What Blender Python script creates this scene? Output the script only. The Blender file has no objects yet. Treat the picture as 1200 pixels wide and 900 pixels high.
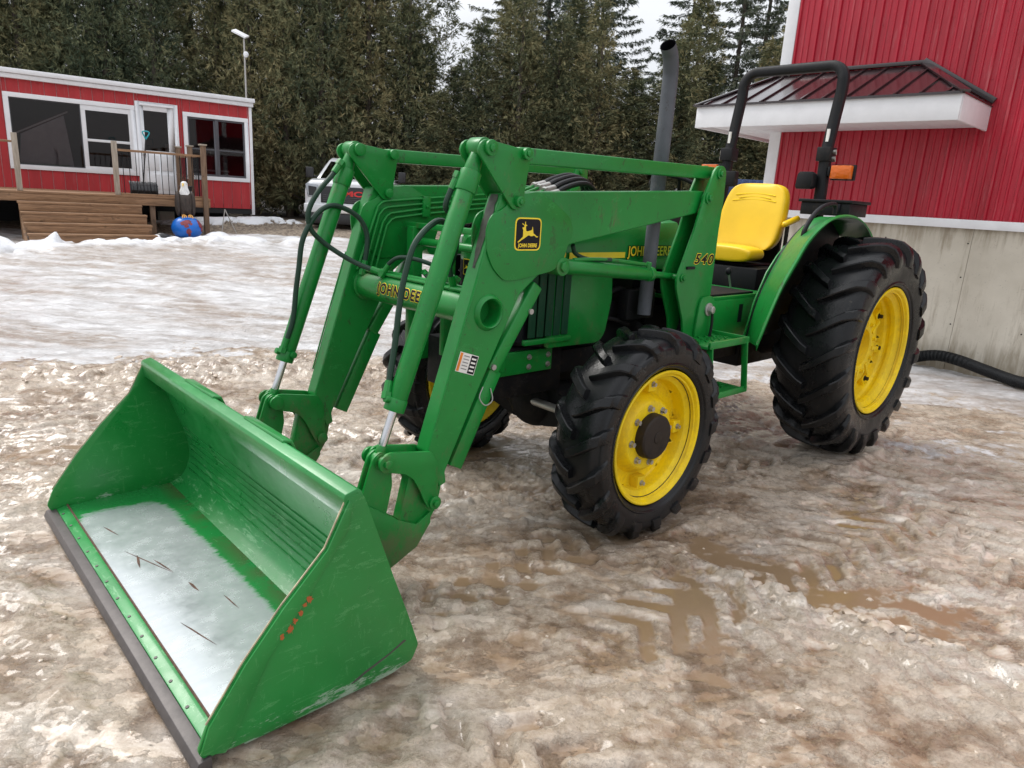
import bpy, bmesh, math, random
import numpy as np
from mathutils import Vector, Matrix

random.seed(7)
SC = bpy.context.scene
COL = SC.collection
PI = math.pi

# ------------------------------------------------------------------ camera
cam_d = bpy.data.cameras.new("camera")
cam = bpy.data.objects.new("camera", cam_d)
COL.objects.link(cam)
cam_d.sensor_width = 36.0
cam_d.lens = 825.16 / 1200 * 36
cam_d.clip_start = 0.05
cam_d.clip_end = 3000
_p, _r = math.radians(14.790), math.radians(3.4186)
_fw = Vector((0, math.cos(_p), -math.sin(_p)))
_rt = Vector((1, 0, 0))
_dn = _fw.cross(_rt)
_r2 = _rt * math.cos(_r) - _dn * math.sin(_r)
_d2 = _rt * math.sin(_r) + _dn * math.cos(_r)
_m = Matrix((_r2, -_d2, -_fw)).transposed().to_4x4()
_m.translation = Vector((0, 0, 1.5371))
cam.matrix_world = _m
SC.camera = cam

# ------------------------------------------------------------------ light: bright overcast
SUN_EL, SUN_AZ = math.radians(52), math.radians(-60)      # azimuth from +Y towards +X
w = bpy.data.worlds.new("World")
SC.world = w
w.use_nodes = True
nt = w.node_tree
nt.nodes.clear()
out = nt.nodes.new("ShaderNodeOutputWorld")
bg = nt.nodes.new("ShaderNodeBackground")
bg.inputs["Strength"].default_value = 0.1
sky = nt.nodes.new("ShaderNodeTexSky")
sky.sky_type = 'NISHITA'
sky.sun_disc = False
sky.sun_elevation = SUN_EL
sky.sun_rotation = SUN_AZ
sky.air_density = 1.0
sky.dust_density = 4.0
geo = nt.nodes.new("ShaderNodeTexCoord")
ns = nt.nodes.new("ShaderNodeTexNoise")
ns.inputs["Scale"].default_value = 2.2
ns.inputs["Detail"].default_value = 5
ns.inputs["Roughness"].default_value = 0.5
mp = nt.nodes.new("ShaderNodeMapping")
mp.inputs["Scale"].default_value = (1, 1, 2.5)
nt.links.new(geo.outputs["Generated"], mp.inputs["Vector"])
nt.links.new(mp.outputs["Vector"], ns.inputs["Vector"])
rmp = nt.nodes.new("ShaderNodeValToRGB")
rmp.color_ramp.elements[0].position = 0.32
rmp.color_ramp.elements[0].color = (8.0, 8.25, 8.7, 1)
rmp.color_ramp.elements[1].position = 0.70
rmp.color_ramp.elements[1].color = (10.6, 10.7, 10.9, 1)
nt.links.new(ns.outputs["Fac"], rmp.inputs["Fac"])
mx = nt.nodes.new("ShaderNodeMixRGB")
mx.inputs["Fac"].default_value = 0.88                      # the cloud cover over the clear sky
nt.links.new(sky.outputs["Color"], mx.inputs["Color1"])
# overcast sky: three times as bright overhead as at the horizon
sp = nt.nodes.new("ShaderNodeSeparateXYZ")
nt.links.new(geo.outputs["Generated"], sp.inputs[0])
mr = nt.nodes.new("ShaderNodeMapRange")
mr.inputs["From Min"].default_value = 0.0
mr.inputs["From Max"].default_value = 1.0
mr.inputs["To Min"].default_value = 0.42
mr.inputs["To Max"].default_value = 1.0
nt.links.new(sp.outputs["Z"], mr.inputs["Value"])
vm = nt.nodes.new("ShaderNodeVectorMath")
vm.operation = 'SCALE'
nt.links.new(rmp.outputs["Color"], vm.inputs[0])
nt.links.new(mr.outputs["Result"], vm.inputs["Scale"])
nt.links.new(vm.outputs["Vector"], mx.inputs["Color2"])
nt.links.new(mx.outputs["Color"], bg.inputs["Color"])
nt.links.new(bg.outputs["Background"], out.inputs["Surface"])

sun_d = bpy.data.lights.new("sun", 'SUN')
sun_d.energy = 1.3
sun_d.angle = math.radians(28)
sun_d.color = (1.0, 0.97, 0.93)
sun = bpy.data.objects.new("sun", sun_d)
COL.objects.link(sun)
_sd = Vector((math.sin(SUN_AZ) * math.cos(SUN_EL), math.cos(SUN_AZ) * math.cos(SUN_EL), math.sin(SUN_EL)))
sun.rotation_euler = _sd.to_track_quat('Z', 'Y').to_euler()
SC.view_settings.view_transform = 'Standard'
SC.view_settings.look = 'None'
SC.view_settings.exposure = 0.95
SC.view_settings.gamma = 1.0
SC.cycles.max_bounces = 8

# ------------------------------------------------------------------ node helpers
class NT:
    def __init__(s, name):
        s.m = bpy.data.materials.new(name)
        s.m.use_nodes = True
        s.t = s.m.node_tree
        s.t.nodes.clear()
        s.out = s.n("ShaderNodeOutputMaterial")
        s.b = s.n("ShaderNodeBsdfPrincipled")
        s.l(s.b.outputs[0], s.out.inputs["Surface"])
        s.tc = s.n("ShaderNodeTexCoord")
    def n(s, t, **k):
        x = s.t.nodes.new(t)
        for a, b in k.items():
            setattr(x, a, b)
        return x
    def l(s, a, b):
        s.t.links.new(a, b)
    def noise(s, scale, detail=4, rough=0.5, stretch=None, coord="Object", dist=0.0):
        x = s.n("ShaderNodeTexNoise")
        x.inputs["Scale"].default_value = scale
        x.inputs["Detail"].default_value = detail
        x.inputs["Roughness"].default_value = rough
        x.inputs["Distortion"].default_value = dist
        v = s.tc.outputs[coord]
        if stretch:
            m = s.n("ShaderNodeMapping")
            m.inputs["Scale"].default_value = stretch
            s.l(v, m.inputs["Vector"])
            v = m.outputs["Vector"]
        s.l(v, x.inputs["Vector"])
        return x.outputs["Fac"]
    def ramp(s, fac, stops):
        x = s.n("ShaderNodeValToRGB")
        cr = x.color_ramp
        while len(cr.elements) < len(stops):
            cr.elements.new(0.5)
        for e, (p, c) in zip(cr.elements, stops):
            e.position = p
            e.color = (c, c, c, 1) if isinstance(c, (int, float)) else (*c[:3], 1)
        s.l(fac, x.inputs["Fac"])
        return x.outputs["Color"]
    def mix(s, fac, a, b):
        x = s.n("ShaderNodeMixRGB")
        for i, v in (("Fac", fac), ("Color1", a), ("Color2", b)):
            if isinstance(v, (int, float)):
                x.inputs[i].default_value = v if i == "Fac" else (v, v, v, 1)
            elif isinstance(v, tuple):
                x.inputs[i].default_value = (*v[:3], 1)
            else:
                s.l(v, x.inputs[i])
        return x.outputs["Color"]
    def math(s, op, a, b=0.0, clamp=False):
        x = s.n("ShaderNodeMath", operation=op)
        x.use_clamp = clamp
        for i, v in enumerate((a, b)):
            if isinstance(v, (int, float)):
                x.inputs[i].default_value = v
            else:
                s.l(v, x.inputs[i])
        return x.outputs[0]
    def xyz(s, coord="Object"):
        x = s.n("ShaderNodeSeparateXYZ")
        s.l(s.tc.outputs[coord], x.inputs[0])
        return x.outputs
    def attr(s, name):
        x = s.n("ShaderNodeAttribute")
        x.attribute_name = name
        return x
    def bump(s, h, strength=0.3, dist=0.01, prev=None):
        x = s.n("ShaderNodeBump")
        x.inputs["Strength"].default_value = strength
        x.inputs["Distance"].default_value = dist
        s.l(h, x.inputs["Height"])
        if prev is not None:
            s.l(prev, x.inputs["Normal"])
        return x.outputs["Normal"]
    def set(s, **k):
        for a, v in k.items():
            i = s.b.inputs[{"col": "Base Color", "rough": "Roughness", "metal": "Metallic", "normal": "Normal",
                            "spec": "Specular IOR Level", "coat": "Coat Weight", "coatr": "Coat Roughness",
                            "ecol": "Emission Color", "estr": "Emission Strength", "alpha": "Alpha", "trans": "Transmission Weight"}[a]]
            if isinstance(v, (int, float)) and i.type == 'RGBA':
                i.default_value = (v, v, v, 1)
            elif isinstance(v, (int, float)):
                i.default_value = v
            elif isinstance(v, tuple):
                i.default_value = (*v[:3], 1)
            else:
                s.l(v, i)
        return s

M = {}
def plain(name, col, rough=0.5, metal=0.0, var=0.12, spec=0.5, scale=6.0, bump=0.0):
    a = NT(name)
    nz = a.noise(scale, 5, 0.6)
    c = a.mix(a.ramp(nz, [(0.3, 0.0), (0.7, 1.0)]), tuple(x * (1 - var) for x in col), tuple(min(1, x * (1 + var)) for x in col))
    a.set(col=c, rough=rough, metal=metal, spec=spec)
    if bump:
        a.set(normal=a.bump(a.noise(scale * 8, 4), bump, 0.004))
    M[name] = a.m
    return a.m

def painted(name, col, rough=0.32, spec=0.4, coat=0.10, mudc=(0.14, 0.095, 0.06), mud=0.5, lowmud=0.8, lowz=0.62, fade=0.25, spots=0.6):
    """weathered machine paint: faded patches, mud freckles that get denser low on the machine, fine scratches"""
    a = NT(name)
    big = a.noise(2.3, 4, 0.6)
    fine = a.noise(38, 5, 0.65)
    base = a.mix(a.ramp(big, [(0.3, 0.0), (0.75, 1.0)]), tuple(x * (1 - fade * 0.6) for x in col), tuple(min(1, x * (1 + fade) + 0.008 * fade) for x in col))
    base = a.mix(a.ramp(fine, [(0.35, 0.12), (0.7, 0.0)]), base, tuple(x * 0.6 for x in col))
    # scratches
    sc = a.noise(7, 7, 0.75, (1, 9, 2.2), dist=0.5)
    scm = a.ramp(sc, [(0.615, 0.0), (0.628, 0.45), (0.645, 0.0)])
    base = a.mix(scm, base, tuple(min(1, x * 1.6 + 0.05) for x in col))
    # rust flecks
    fl = a.ramp(a.math("MAXIMUM", a.noise(24, 6, 0.78), a.noise(17, 7, 0.8, (1, 1, 0.4), dist=0.3)), [(0.610, 0.0), (0.635, 1.0)])
    flm = a.math('MULTIPLY', fl, a.ramp(a.noise(3.1, 3), [(0.30, 0.12), (0.55, spots)]))
    base = a.mix(flm, base, (0.035, 0.026, 0.016))
    # mud
    z = a.xyz()[2]
    low = a.math('MULTIPLY', a.math('SUBTRACT', 1.0, a.math('DIVIDE', z, lowz), clamp=True), lowmud, clamp=True)
    mn = a.noise(8, 8, 0.78, (1, 1, 0.55))
    mm = a.ramp(a.math('ADD', mn, a.math('MULTIPLY', low, 0.28)), [(0.575, 0.0), (0.70, 1.0)])
    mm = a.math('MULTIPLY', mm, mud)
    base = a.mix(mm, base, mudc)
    a.set(col=base, rough=a.math('ADD', a.math('MULTIPLY', mm, 0.45), a.ramp(fine, [(0.2, rough), (0.8, rough + 0.16)])), spec=spec, coat=coat, coatr=0.12)
    a.set(normal=a.bump(a.noise(6, 3), 0.10, 0.006, a.bump(a.noise(90, 3), 0.05, 0.003)))
    M[name] = a.m
    return a.m

GREEN = (0.004, 0.195, 0.028)
painted("green", GREEN, 0.30)
painted("green_dark", (0.005, 0.050, 0.022), 0.5, spec=0.25, coat=0.0, mud=0.3)
painted("yellow", (0.88, 0.63, 0.003), 0.34, spec=0.35, coat=0.0, mud=0.20, fade=0.06, spots=0.10, lowmud=0.5)
painted("black_paint", (0.008, 0.0085, 0.010), 0.42, spec=0.22, coat=0.0, mud=0.15, fade=0.3)
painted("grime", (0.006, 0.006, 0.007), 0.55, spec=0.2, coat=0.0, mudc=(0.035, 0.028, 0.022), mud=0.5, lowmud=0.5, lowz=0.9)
painted("exhaust", (0.070, 0.076, 0.088), 0.55, spec=0.3, coat=0.0, mudc=(0.26, 0.24, 0.22), mud=0.5, fade=0.8)
plain("seat_yellow", (0.80, 0.51, 0.003), 0.45, var=0.05, bump=0.05)
plain("chrome", (0.62, 0.62, 0.64), 0.16, 1.0)
plain("zinc", (0.42, 0.41, 0.39), 0.42, 0.7)
plain("rubber_hose", (0.010, 0.011, 0.012), 0.5, spec=0.3)
plain("white_decal", (0.78, 0.77, 0.74), 0.4)
plain("black_decal", (0.008, 0.008, 0.012), 0.45, spec=0.2)
plain("yellow_decal", (0.88, 0.66, 0.03), 0.35)
plain("orange_decal", (0.75, 0.22, 0.02), 0.4)
plain("grey_text", (0.25, 0.25, 0.25), 0.5)
plain("red_letters", (0.62, 0.03, 0.03), 0.3)
plain("hose_green", (0.014, 0.042, 0.026), 0.5, spec=0.3)

def tyre_mat():
    a = NT("tyre_rubber")
    n = a.noise(5, 6, 0.7)
    c = a.mix(a.ramp(n, [(0.35, 0.0), (0.75, 1.0)]), (0.0045, 0.0048, 0.0055), (0.011, 0.012, 0.0135))
    mud = a.ramp(a.noise(16, 8, 0.80), [(0.61, 0.0), (0.69, 0.38)])
    c = a.mix(mud, c, (0.13, 0.11, 0.09))
    wetn = a.ramp(a.noise(4.5, 5, 0.65), [(0.38, 0.15), (0.62, 0.45)])
    a.set(col=c, rough=wetn, spec=0.30, normal=a.bump(a.noise(70, 4, 0.6), 0.22, 0.004))
    M["tyre"] = a.m
tyre_mat()

def amber_mat():
    a = NT("amber_lens")
    a.set(col=(0.62, 0.125, 0.008), rough=0.25, normal=a.bump(a.n("ShaderNodeTexVoronoi").outputs[0], 0.4, 0.004))
    M["amber"] = a.m
amber_mat()

# ------------------------------------------------------------------ mesh helpers
class G:
    """collects shapes, then becomes ONE mesh object"""
    def __init__(s):
        s.v, s.f, s.mi, s.cur = [], [], [], 0
    def mat(s, i):
        s.cur = i
        return s
    def add(s, v, f):
        b = len(s.v)
        s.v += [tuple(p) for p in v]
        s.f += [tuple(b + i for i in q) for q in f]
        s.mi += [s.cur] * len(f)
        return s
    def box(s, x0, x1, y0, y1, z0, z1):
        v = [(x, y, z) for z in (z0, z1) for y in (y0, y1) for x in (x0, x1)]
        return s.add(v, [(0, 2, 3, 1), (4, 5, 7, 6), (0, 1, 5, 4), (2, 6, 7, 3), (0, 4, 6, 2), (1, 3, 7, 5)])
    def obox(s, c, ax, ay, az, hx, hy, hz):
        c, ax, ay, az = Vector(c), Vector(ax).normalized(), Vector(ay).normalized(), Vector(az).normalized()
        v = [c + ax * hx * i + ay * hy * j + az * hz * k for k in (-1, 1) for j in (-1, 1) for i in (-1, 1)]
        return s.add(v, [(0, 2, 3, 1), (4, 5, 7, 6), (0, 1, 5, 4), (2, 6, 7, 3), (0, 4, 6, 2), (1, 3, 7, 5)])
    def beam(s, p, q, wd, ht, up=(0, 0, 1)):
        p, q = Vector(p), Vector(q)
        a = (q - p)
        L = a.length
        a.normalize()
        sd = Vector(up).cross(a).normalized()
        u = a.cross(sd)
        return s.obox((p + q) / 2, a, sd, u, L / 2, wd / 2, ht / 2)
    def prism(s, poly, y0, y1, ax='y'):
        """poly of (a,b): for ax y -> (x,z), ax x -> (y,z), ax z -> (x,y)"""
        n = len(poly)
        def P(a, b, t):
            return (a, t, b) if ax == 'y' else ((t, a, b) if ax == 'x' else (a, b, t))
        v = [P(a, b, y0) for a, b in poly] + [P(a, b, y1) for a, b in poly]
        f = [tuple(range(n)), tuple(range(2 * n - 1, n - 1, -1))]
        f += [(i, i + n, (i + 1) % n + n, (i + 1) % n) for i in range(n)]
        return s.add(v, f)
    def cyl(s, p, q, r0, r1=None, n=16, caps=True):
        p, q = Vector(p), Vector(q)
        r1 = r0 if r1 is None else r1
        a = (q - p).normalized()
        u = a.orthogonal().normalized()
        w_ = a.cross(u)
        v = []
        for c, r in ((p, r0), (q, r1)):
            v += [c + (u * math.cos(2 * PI * i / n) + w_ * math.sin(2 * PI * i / n)) * r for i in range(n)]
        f = [(i, (i + 1) % n, (i + 1) % n + n, i + n) for i in range(n)]
        if caps:
            f += [tuple(range(n - 1, -1, -1)), tuple(range(n, 2 * n))]
        return s.add(v, f)
    def tube(s, pts, r, n=8, sub=5, caps=True, closed=False):
        """smooth round tube through the points (Catmull-Rom)"""
        P = [Vector(p) for p in pts]
        if sub > 1 and len(P) > 2:
            Q = []
            m = len(P)
            for i in range(m if closed else m - 1):
                p1, p2 = P[i], P[(i + 1) % m]
                p0 = P[i - 1] if (i > 0 or closed) else p1 * 2 - p2
                p3 = P[(i + 2) % m] if (i + 2 < m or closed) else p2 * 2 - p1
                for k in range(sub):
                    t = k / sub
                    Q.append(0.5 * ((2 * p1) + (p2 - p0) * t + (2 * p0 - 5 * p1 + 4 * p2 - p3) * t * t + (3 * p1 - p0 - 3 * p2 + p3) * t ** 3))
            if not closed:
                Q.append(P[-1])
        else:
            Q = P
        m = len(Q)
        T = [(Q[(i + 1) % m if closed else min(i + 1, m - 1)] - Q[i - 1 if closed else max(i - 1, 0)]).normalized() for i in range(m)]
        u = T[0].orthogonal().normalized()
        v = []
        rr = r if callable(r) else (lambda t: r)
        for i in range(m):
            u = (u - T[i] * u.dot(T[i])).normalized()
            w_ = T[i].cross(u)
            R = rr(i / max(1, m - 1))
            v += [Q[i] + (u * math.cos(2 * PI * k / n) + w_ * math.sin(2 * PI * k / n)) * R for k in range(n)]
        f = []
        for i in range(m if closed else m - 1):
            a, b = i * n, ((i + 1) % m) * n
            f += [(a + k, a + (k + 1) % n, b + (k + 1) % n, b + k) for k in range(n)]
        if caps and not closed:
            f += [tuple(range(n - 1, -1, -1)), tuple(range((m - 1) * n, m * n))]
        return s.add(v, f)
    def ptube(s, pts, r, n=8):
        return s.tube(pts, r, n, 1)
    def lathe(s, prof, c, n=48, axis='y', closed=False):
        """prof of (offset along axis, radius) around c"""
        v, f = [], []
        c = Vector(c)
        for i in range(n):
            a = 2 * PI * i / n
            ca, sa = math.cos(a), math.sin(a)
            for t, r in prof:
                v.append(c + (Vector((r * ca, t, r * sa)) if axis == 'y' else (Vector((r * ca, r * sa, t)) if axis == 'z' else Vector((t, r * ca, r * sa)))))
        m = len(prof)
        for i in range(n):
            j = (i + 1) % n
            for k in range(m if closed else m - 1):
                l = (k + 1) % m
                f.append((i * m + k, i * m + l, j * m + l, j * m + k))
        return s.add(v, f)
    def sphere(s, c, r, nu=16, nv=10, sc=(1, 1, 1)):
        v, f = [], []
        for j in range(nv + 1):
            th = PI * j / nv
            for i in range(nu):
                a = 2 * PI * i / nu
                v.append((c[0] + r * sc[0] * math.sin(th) * math.cos(a), c[1] + r * sc[1] * math.sin(th) * math.sin(a), c[2] + r * sc[2] * math.cos(th)))
        for j in range(nv):
            for i in range(nu):
                f.append((j * nu + i, (j + 1) * nu + i, (j + 1) * nu + (i + 1) % nu, j * nu + (i + 1) % nu))
        return s.add(v, f)
    def mesh(s, name, mats, bevel=0.0, seg=2, angle=32, smooth=True):
        me = bpy.data.meshes.new(name)
        me.from_pydata(s.v, [], s.f)
        if not isinstance(mats, (list, tuple)):
            mats = [mats]
        for m_ in mats:
            me.materials.append(M[m_] if isinstance(m_, str) else m_)
        me.polygons.foreach_set("material_index", s.mi)
        bm = bmesh.new()
        bm.from_mesh(me)
        bmesh.ops.remove_doubles(bm, verts=bm.verts, dist=1e-6)
        bmesh.ops.recalc_face_normals(bm, faces=bm.faces)
        if bevel:
            ed = [e for e in bm.edges if len(e.link_faces) == 2 and e.calc_face_angle(0) > math.radians(30)]
            bmesh.ops.bevel(bm, geom=ed, offset=bevel, segments=seg, affect='EDGES', profile=0.5, clamp_overlap=True)
        bm.to_mesh(me)
        bm.free()
        if smooth:
            me.shade_smooth()
            me.set_sharp_from_angle(angle=math.radians(angle))
        return me
    def obj(s, name, mats, parent=None, bevel=0.0, seg=2, angle=32, smooth=True):
        return link(name, s.mesh(name, mats, bevel, seg, angle, smooth), parent)

def link(name, data, parent=None, loc=None, rot=None):
    o = bpy.data.objects.new(name, data)
    COL.objects.link(o)
    if parent:
        o.parent = parent
    if loc is not None:
        o.location = loc
    if rot is not None:
        o.rotation_euler = rot
    return o

def tag(o, label=None, cat=None, group=None, kind=None):
    if label: o["label"] = label
    if cat: o["category"] = cat
    if group: o["group"] = group
    if kind: o["kind"] = kind
    return o

def thing(name, label, cat, loc=(0, 0, 0), rz=0.0, group=None):
    return tag(link(name, None, None, loc, (0, 0, rz)), label, cat, group)

def copy_tree(o, parent=None):
    c = o.copy()
    COL.objects.link(c)
    c.parent = parent
    for ch in list(o.children):
        copy_tree(ch, c)
    return c

def text_mesh(body, size, extrude=0.0, offset=0.0, shear=0.0, spacing=1.0):
    cu = bpy.data.curves.new("lettering", 'FONT')
    cu.body = body
    cu.size = size
    cu.extrude = extrude
    cu.offset = offset
    cu.shear = shear
    cu.space_character = spacing
    cu.align_x = 'CENTER'
    cu.align_y = 'CENTER'
    o = bpy.data.objects.new("lettering", cu)
    COL.objects.link(o)
    me = bpy.data.meshes.new_from_object(o.evaluated_get(bpy.context.evaluated_depsgraph_get()))
    bpy.data.objects.remove(o)
    return me

def lettering(name, body, size, mat, parent, org, ex, ey, depth=0.0015, offset=0.0, shear=0.0, spacing=1.0, sx=1.0, warp=None):
    """flat lettering laid out from org along ex (reading direction) and ey (up)"""
    me = text_mesh(body, size, 0.0, offset, shear, spacing)
    ex, ey = Vector(ex), Vector(ey)
    nz = ex.cross(ey)
    org = Vector(org)
    for v in me.vertices:
        a, b = v.co.x * sx, v.co.y
        v.co = warp(a, b) if warp else org + ex * a + ey * b + nz * depth
    me.name = name
    me.materials.clear()
    me.materials.append(M[mat])
    return link(name, me, parent)

def outlined(name, body, size, parent, org, ex, ey, depth=0.001, bold=0.0010, edge=0.0032, inner="black_decal", outer="yellow_decal", spacing=1.2, sx=1.0, shear=0.0, warp=None):
    """lettering with a contrasting outline: the outline is the same letters shifted all round and laid beneath"""
    ex, ey, org = Vector(ex), Vector(ey), Vector(org)
    nz = ex.cross(ey).normalized()
    base = text_mesh(body, size, 0.0, bold, shear, spacing)
    if warp:                                                  # cut into narrow strips so that it can follow a curve
        bm = bmesh.new()
        bm.from_mesh(base)
        for k in range(-9, 10):
            bmesh.ops.bisect_plane(bm, geom=list(bm.verts) + list(bm.edges) + list(bm.faces), plane_co=(0, k * size * 0.06, 0), plane_no=(0, 1, 0))
        bm.to_mesh(base)
        bm.free()
    vs, fs = [], []
    for k in range(8):
        a_ = 2 * PI * k / 8
        dx, dy = edge * math.cos(a_), edge * math.sin(a_)
        b = len(vs)
        for v in base.vertices:
            a, c = v.co.x * sx + dx, v.co.y + dy
            vs.append(warp(a, c, depth + k * 0.00006) if warp else org + ex * a + ey * c + nz * (depth + k * 0.00006))
        fs += [tuple(b + i for i in p.vertices) for p in base.polygons]
    me = bpy.data.meshes.new(name)
    me.from_pydata([tuple(v) for v in vs], [], fs)
    me.materials.append(M[outer])
    link(name + "_outline", me, parent)
    for v in base.vertices:
        a, c = v.co.x * sx, v.co.y
        v.co = warp(a, c, depth + 0.0012) if warp else org + ex * a + ey * c + nz * (depth + 0.0012)
    base.name = name
    base.materials.clear()
    base.materials.append(M[inner])
    return link(name, base, parent)

# ------------------------------------------------------------------ noise on arrays
def _hash(ix, iy, seed):
    h = (ix.astype(np.int64) * 374761393 + iy.astype(np.int64) * 668265263 + seed * 974634777) & 0xFFFFFFFF
    h = ((h ^ (h >> 13)) * 1274126177) & 0xFFFFFFFF
    h = h ^ (h >> 16)
    return (h & 0xFFFFFF) / float(0xFFFFFF)

def vnoise(x, y, seed=0):
    ix, iy = np.floor(x), np.floor(y)
    fx, fy = x - ix, y - iy
    fx = fx * fx * fx * (fx * (fx * 6 - 15) + 10)
    fy = fy * fy * fy * (fy * (fy * 6 - 15) + 10)
    ix, iy = ix.astype(np.int64), iy.astype(np.int64)
    a, b = _hash(ix, iy, seed), _hash(ix + 1, iy, seed)
    c, d = _hash(ix, iy + 1, seed), _hash(ix + 1, iy + 1, seed)
    return (a * (1 - fx) + b * fx) * (1 - fy) + (c * (1 - fx) + d * fx) * fy

def fbm(x, y, seed=0, octv=4, gain=0.5, lac=2.03):
    s, a, t = 0.0, 1.0, 0.0
    c, sn = math.cos(0.6), math.sin(0.6)
    for i in range(octv):
        s = s + a * vnoise(x, y, seed + i * 17)
        t += a
        a *= gain
        x, y = (x * c - y * sn) * lac + 3.1, (x * sn + y * c) * lac - 1.7
    return s / t

def sstep(a, b, x):
    t = np.clip((x - a) / (b - a), 0, 1)
    return t * t * (3 - 2 * t)

def rise(y):
    """the yard climbs gently towards the cabin and the trees"""
    return 0.42 * sstep(7.0, 13.4, y) + 0.22 * sstep(12.5, 17.5, y)
def rise1(y):
    return float(rise(np.array(float(y))))
# ------------------------------------------------------------------ tractor frame in the world (used for tyre contact and tracks)
TO = Vector((1.6533, 5.1654, 0.0))
TA = math.radians(223.4286)
TFX, TFY = (math.cos(TA), math.sin(TA)), (-math.sin(TA), math.cos(TA))

def seq(stops):
    """coordinates from a list of (from, to, step) runs"""
    r = []
    for a, b, st in stops:
        n = max(1, int(round((b - a) / st)))
        r += list(np.linspace(a, b, n, endpoint=False))
    r.append(stops[-1][1])
    return np.array(r)

def make_ground():
    xs = seq([(-900, -60, 120), (-60, -16, 4), (-16, -8, 0.16), (-8, -3.2, 0.035), (-3.2, 3.4, 0.0125), (3.4, 6.5, 0.025), (6.5, 14, 0.25), (14, 60, 4), (60, 900, 120)])
    ys = seq([(-60, -2, 6), (-2, 1.1, 0.3), (1.1, 4.6, 0.0125), (4.6, 8, 0.022), (8, 13.5, 0.05), (13.5, 22, 0.12), (22, 40, 1.5), (40, 100, 10), (100, 1500, 200)])
    X, Y = np.meshgrid(xs, ys)
    near = (1 - sstep(9, 20, np.hypot(X, Y - 3)))
    # where what lies on the ground
    wob = (fbm(X * 0.8, Y * 0.8, 5, 6, 0.6) - 0.5) * 1.25
    bl = 5.35 + 0.36 * (X + 3.9)                                   # edge between brown slush and the white packed snow
    d = Y - bl + wob * 1.5
    snow = sstep(-0.75, 1.1, d) * (1 - sstep(-0.2, 0.8, X - 0.4 + wob))
    # snow by the barn
    bd = (X - 4.6) * 0.709 + (Y - 7.58) * 0.705                      # signed distance to the barn wall, negative in front
    snow2 = np.maximum(sstep(-2.5, -0.7, bd + wob * 1.6), 0.62 * sstep(-5.0, -2.0, bd + wob * 2.0) * sstep(0.40, 0.58, fbm(X * 1.3, Y * 1.9, 241, 4))) * sstep(1.6, 3.0, X)
    behind = sstep(6.0, 7.2, Y + wob) * sstep(-0.5, 0.6, X) * (1 - sstep(2.6, 3.2, X))
    snow = np.maximum(snow, np.maximum(snow2 * 0.95, behind * 0.75))
    # road grime streaks across the white part
    u = X * 0.985 + Y * -0.17
    litter = sstep(18.2, 19.6, Y + 0.6 * wob)
    v = X * 0.17 + Y * 0.985
    streak = fbm(u * 0.8, v * 2.6, 31, 7, 0.70)
    band = np.exp(-((v - 10.2) / 0.9) ** 2) * 0.5 + np.exp(-((v - 7.4) / 0.35) ** 2) * 0.15
    grimy = sstep(0.46, 0.66, streak + band * 0.35)
    # bare gravel near the trees
    cabd = (X + 6.7182) * 0.6104 - (Y - 13.8) * 0.7921             # distance in front of the deck face, positive towards the camera
    gravel = sstep(0.35, -0.15, cabd + wob * 0.5) * sstep(13.2, 13.9, Y + (X + 6) * 0.0 + wob * 1.2)
    gravel = np.maximum(gravel, sstep(14.4, 15.2, Y + wob * 1.0))
    patch = np.exp(-(((X + 5.0) / 1.2) ** 2 + ((Y - 6.6) / 0.28) ** 2)) * (0.4 + 1.0 * fbm(X * 5, Y * 9, 44, 3))
    icy = sstep(0.48, 0.70, fbm(X * 1.3 + 4, Y * 2.0, 71, 4))
    tan_right = sstep(1.3, 2.6, X) * sstep(5.6, 3.6, Y)
    # heights
    h = rise(Y)
    big = fbm(X * 0.9, Y * 0.9, 2, 3) - 0.5
    h = h + big * 0.07 * near
    rough = (1 - snow * 0.80) * (1 - gravel * 0.6)
    fade = 1 - sstep(4.0, 11.0, np.hypot(X, Y))
    # footprints, chunks, torn slush
    ch = fbm(X * 7, Y * 7, 11, 4, 0.55)
    rid = 1 - np.abs(2 * fbm(u * 3.1, v * 4.2, 61, 4, 0.55) - 1)
    rid = rid ** 3
    fine = fbm(X * 26, Y * 26, 91, 3, 0.6)
    cr = np.abs(2 * fbm(X * 11, Y * 13, 131, 4, 0.6) - 1)
    blk = sstep(0.48, 0.56, fbm(X * 8.0 + 5, Y * 9.0, 151, 3, 0.6)) * sstep(0.42, 0.6, fbm(X * 1.4, Y * 1.4, 153, 2))
    flat = sstep(0.42, 0.60, fbm(X * 1.15 + 9, Y * 1.15, 171, 3))      # smeared, half-melted sheets between the torn parts
    tex_ = 1 - 0.72 * flat
    smear = fbm(u * 2.2 + v * 1.2, v * 11 - u * 6, 191, 4, 0.55) - 0.5
    h = h + rough * fade * (tex_ * ((ch - 0.5) * 0.035 + (rid - 0.35) * 0.020 + (fine - 0.5) * 0.020 - sstep(0.16, 0.0, cr) * 0.009 + blk * 0.012) + smear * 0.016)
    tr = fbm(X * 2.6 + 1, Y * 3.4, 231, 5, 0.58) * 9
    ft = np.floor(tr)
    terr = (ft + sstep(0.30, 0.52, tr - ft)) / 9
    h = h + rough * fade * (terr - 0.5) * 0.062
    ruts = 0.0
    for v0, d0 in ((11.15, 1.0), (10.75, 0.9), (9.55, 0.5), (9.15, 0.6), (7.9, 0.35), (7.5, 0.5), (6.7, 0.3)):
        vv_ = v - v0 - 0.25 * (fbm(u * 0.35, u * 0 + v0, 251, 3) - 0.5)
        ruts = ruts + d0 * np.exp(-(vv_ / 0.11) ** 2) * (0.5 + fbm(u * 1.5, v * 4, 253, 3))
    h = h + snow * (-0.035 * ruts)
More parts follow.
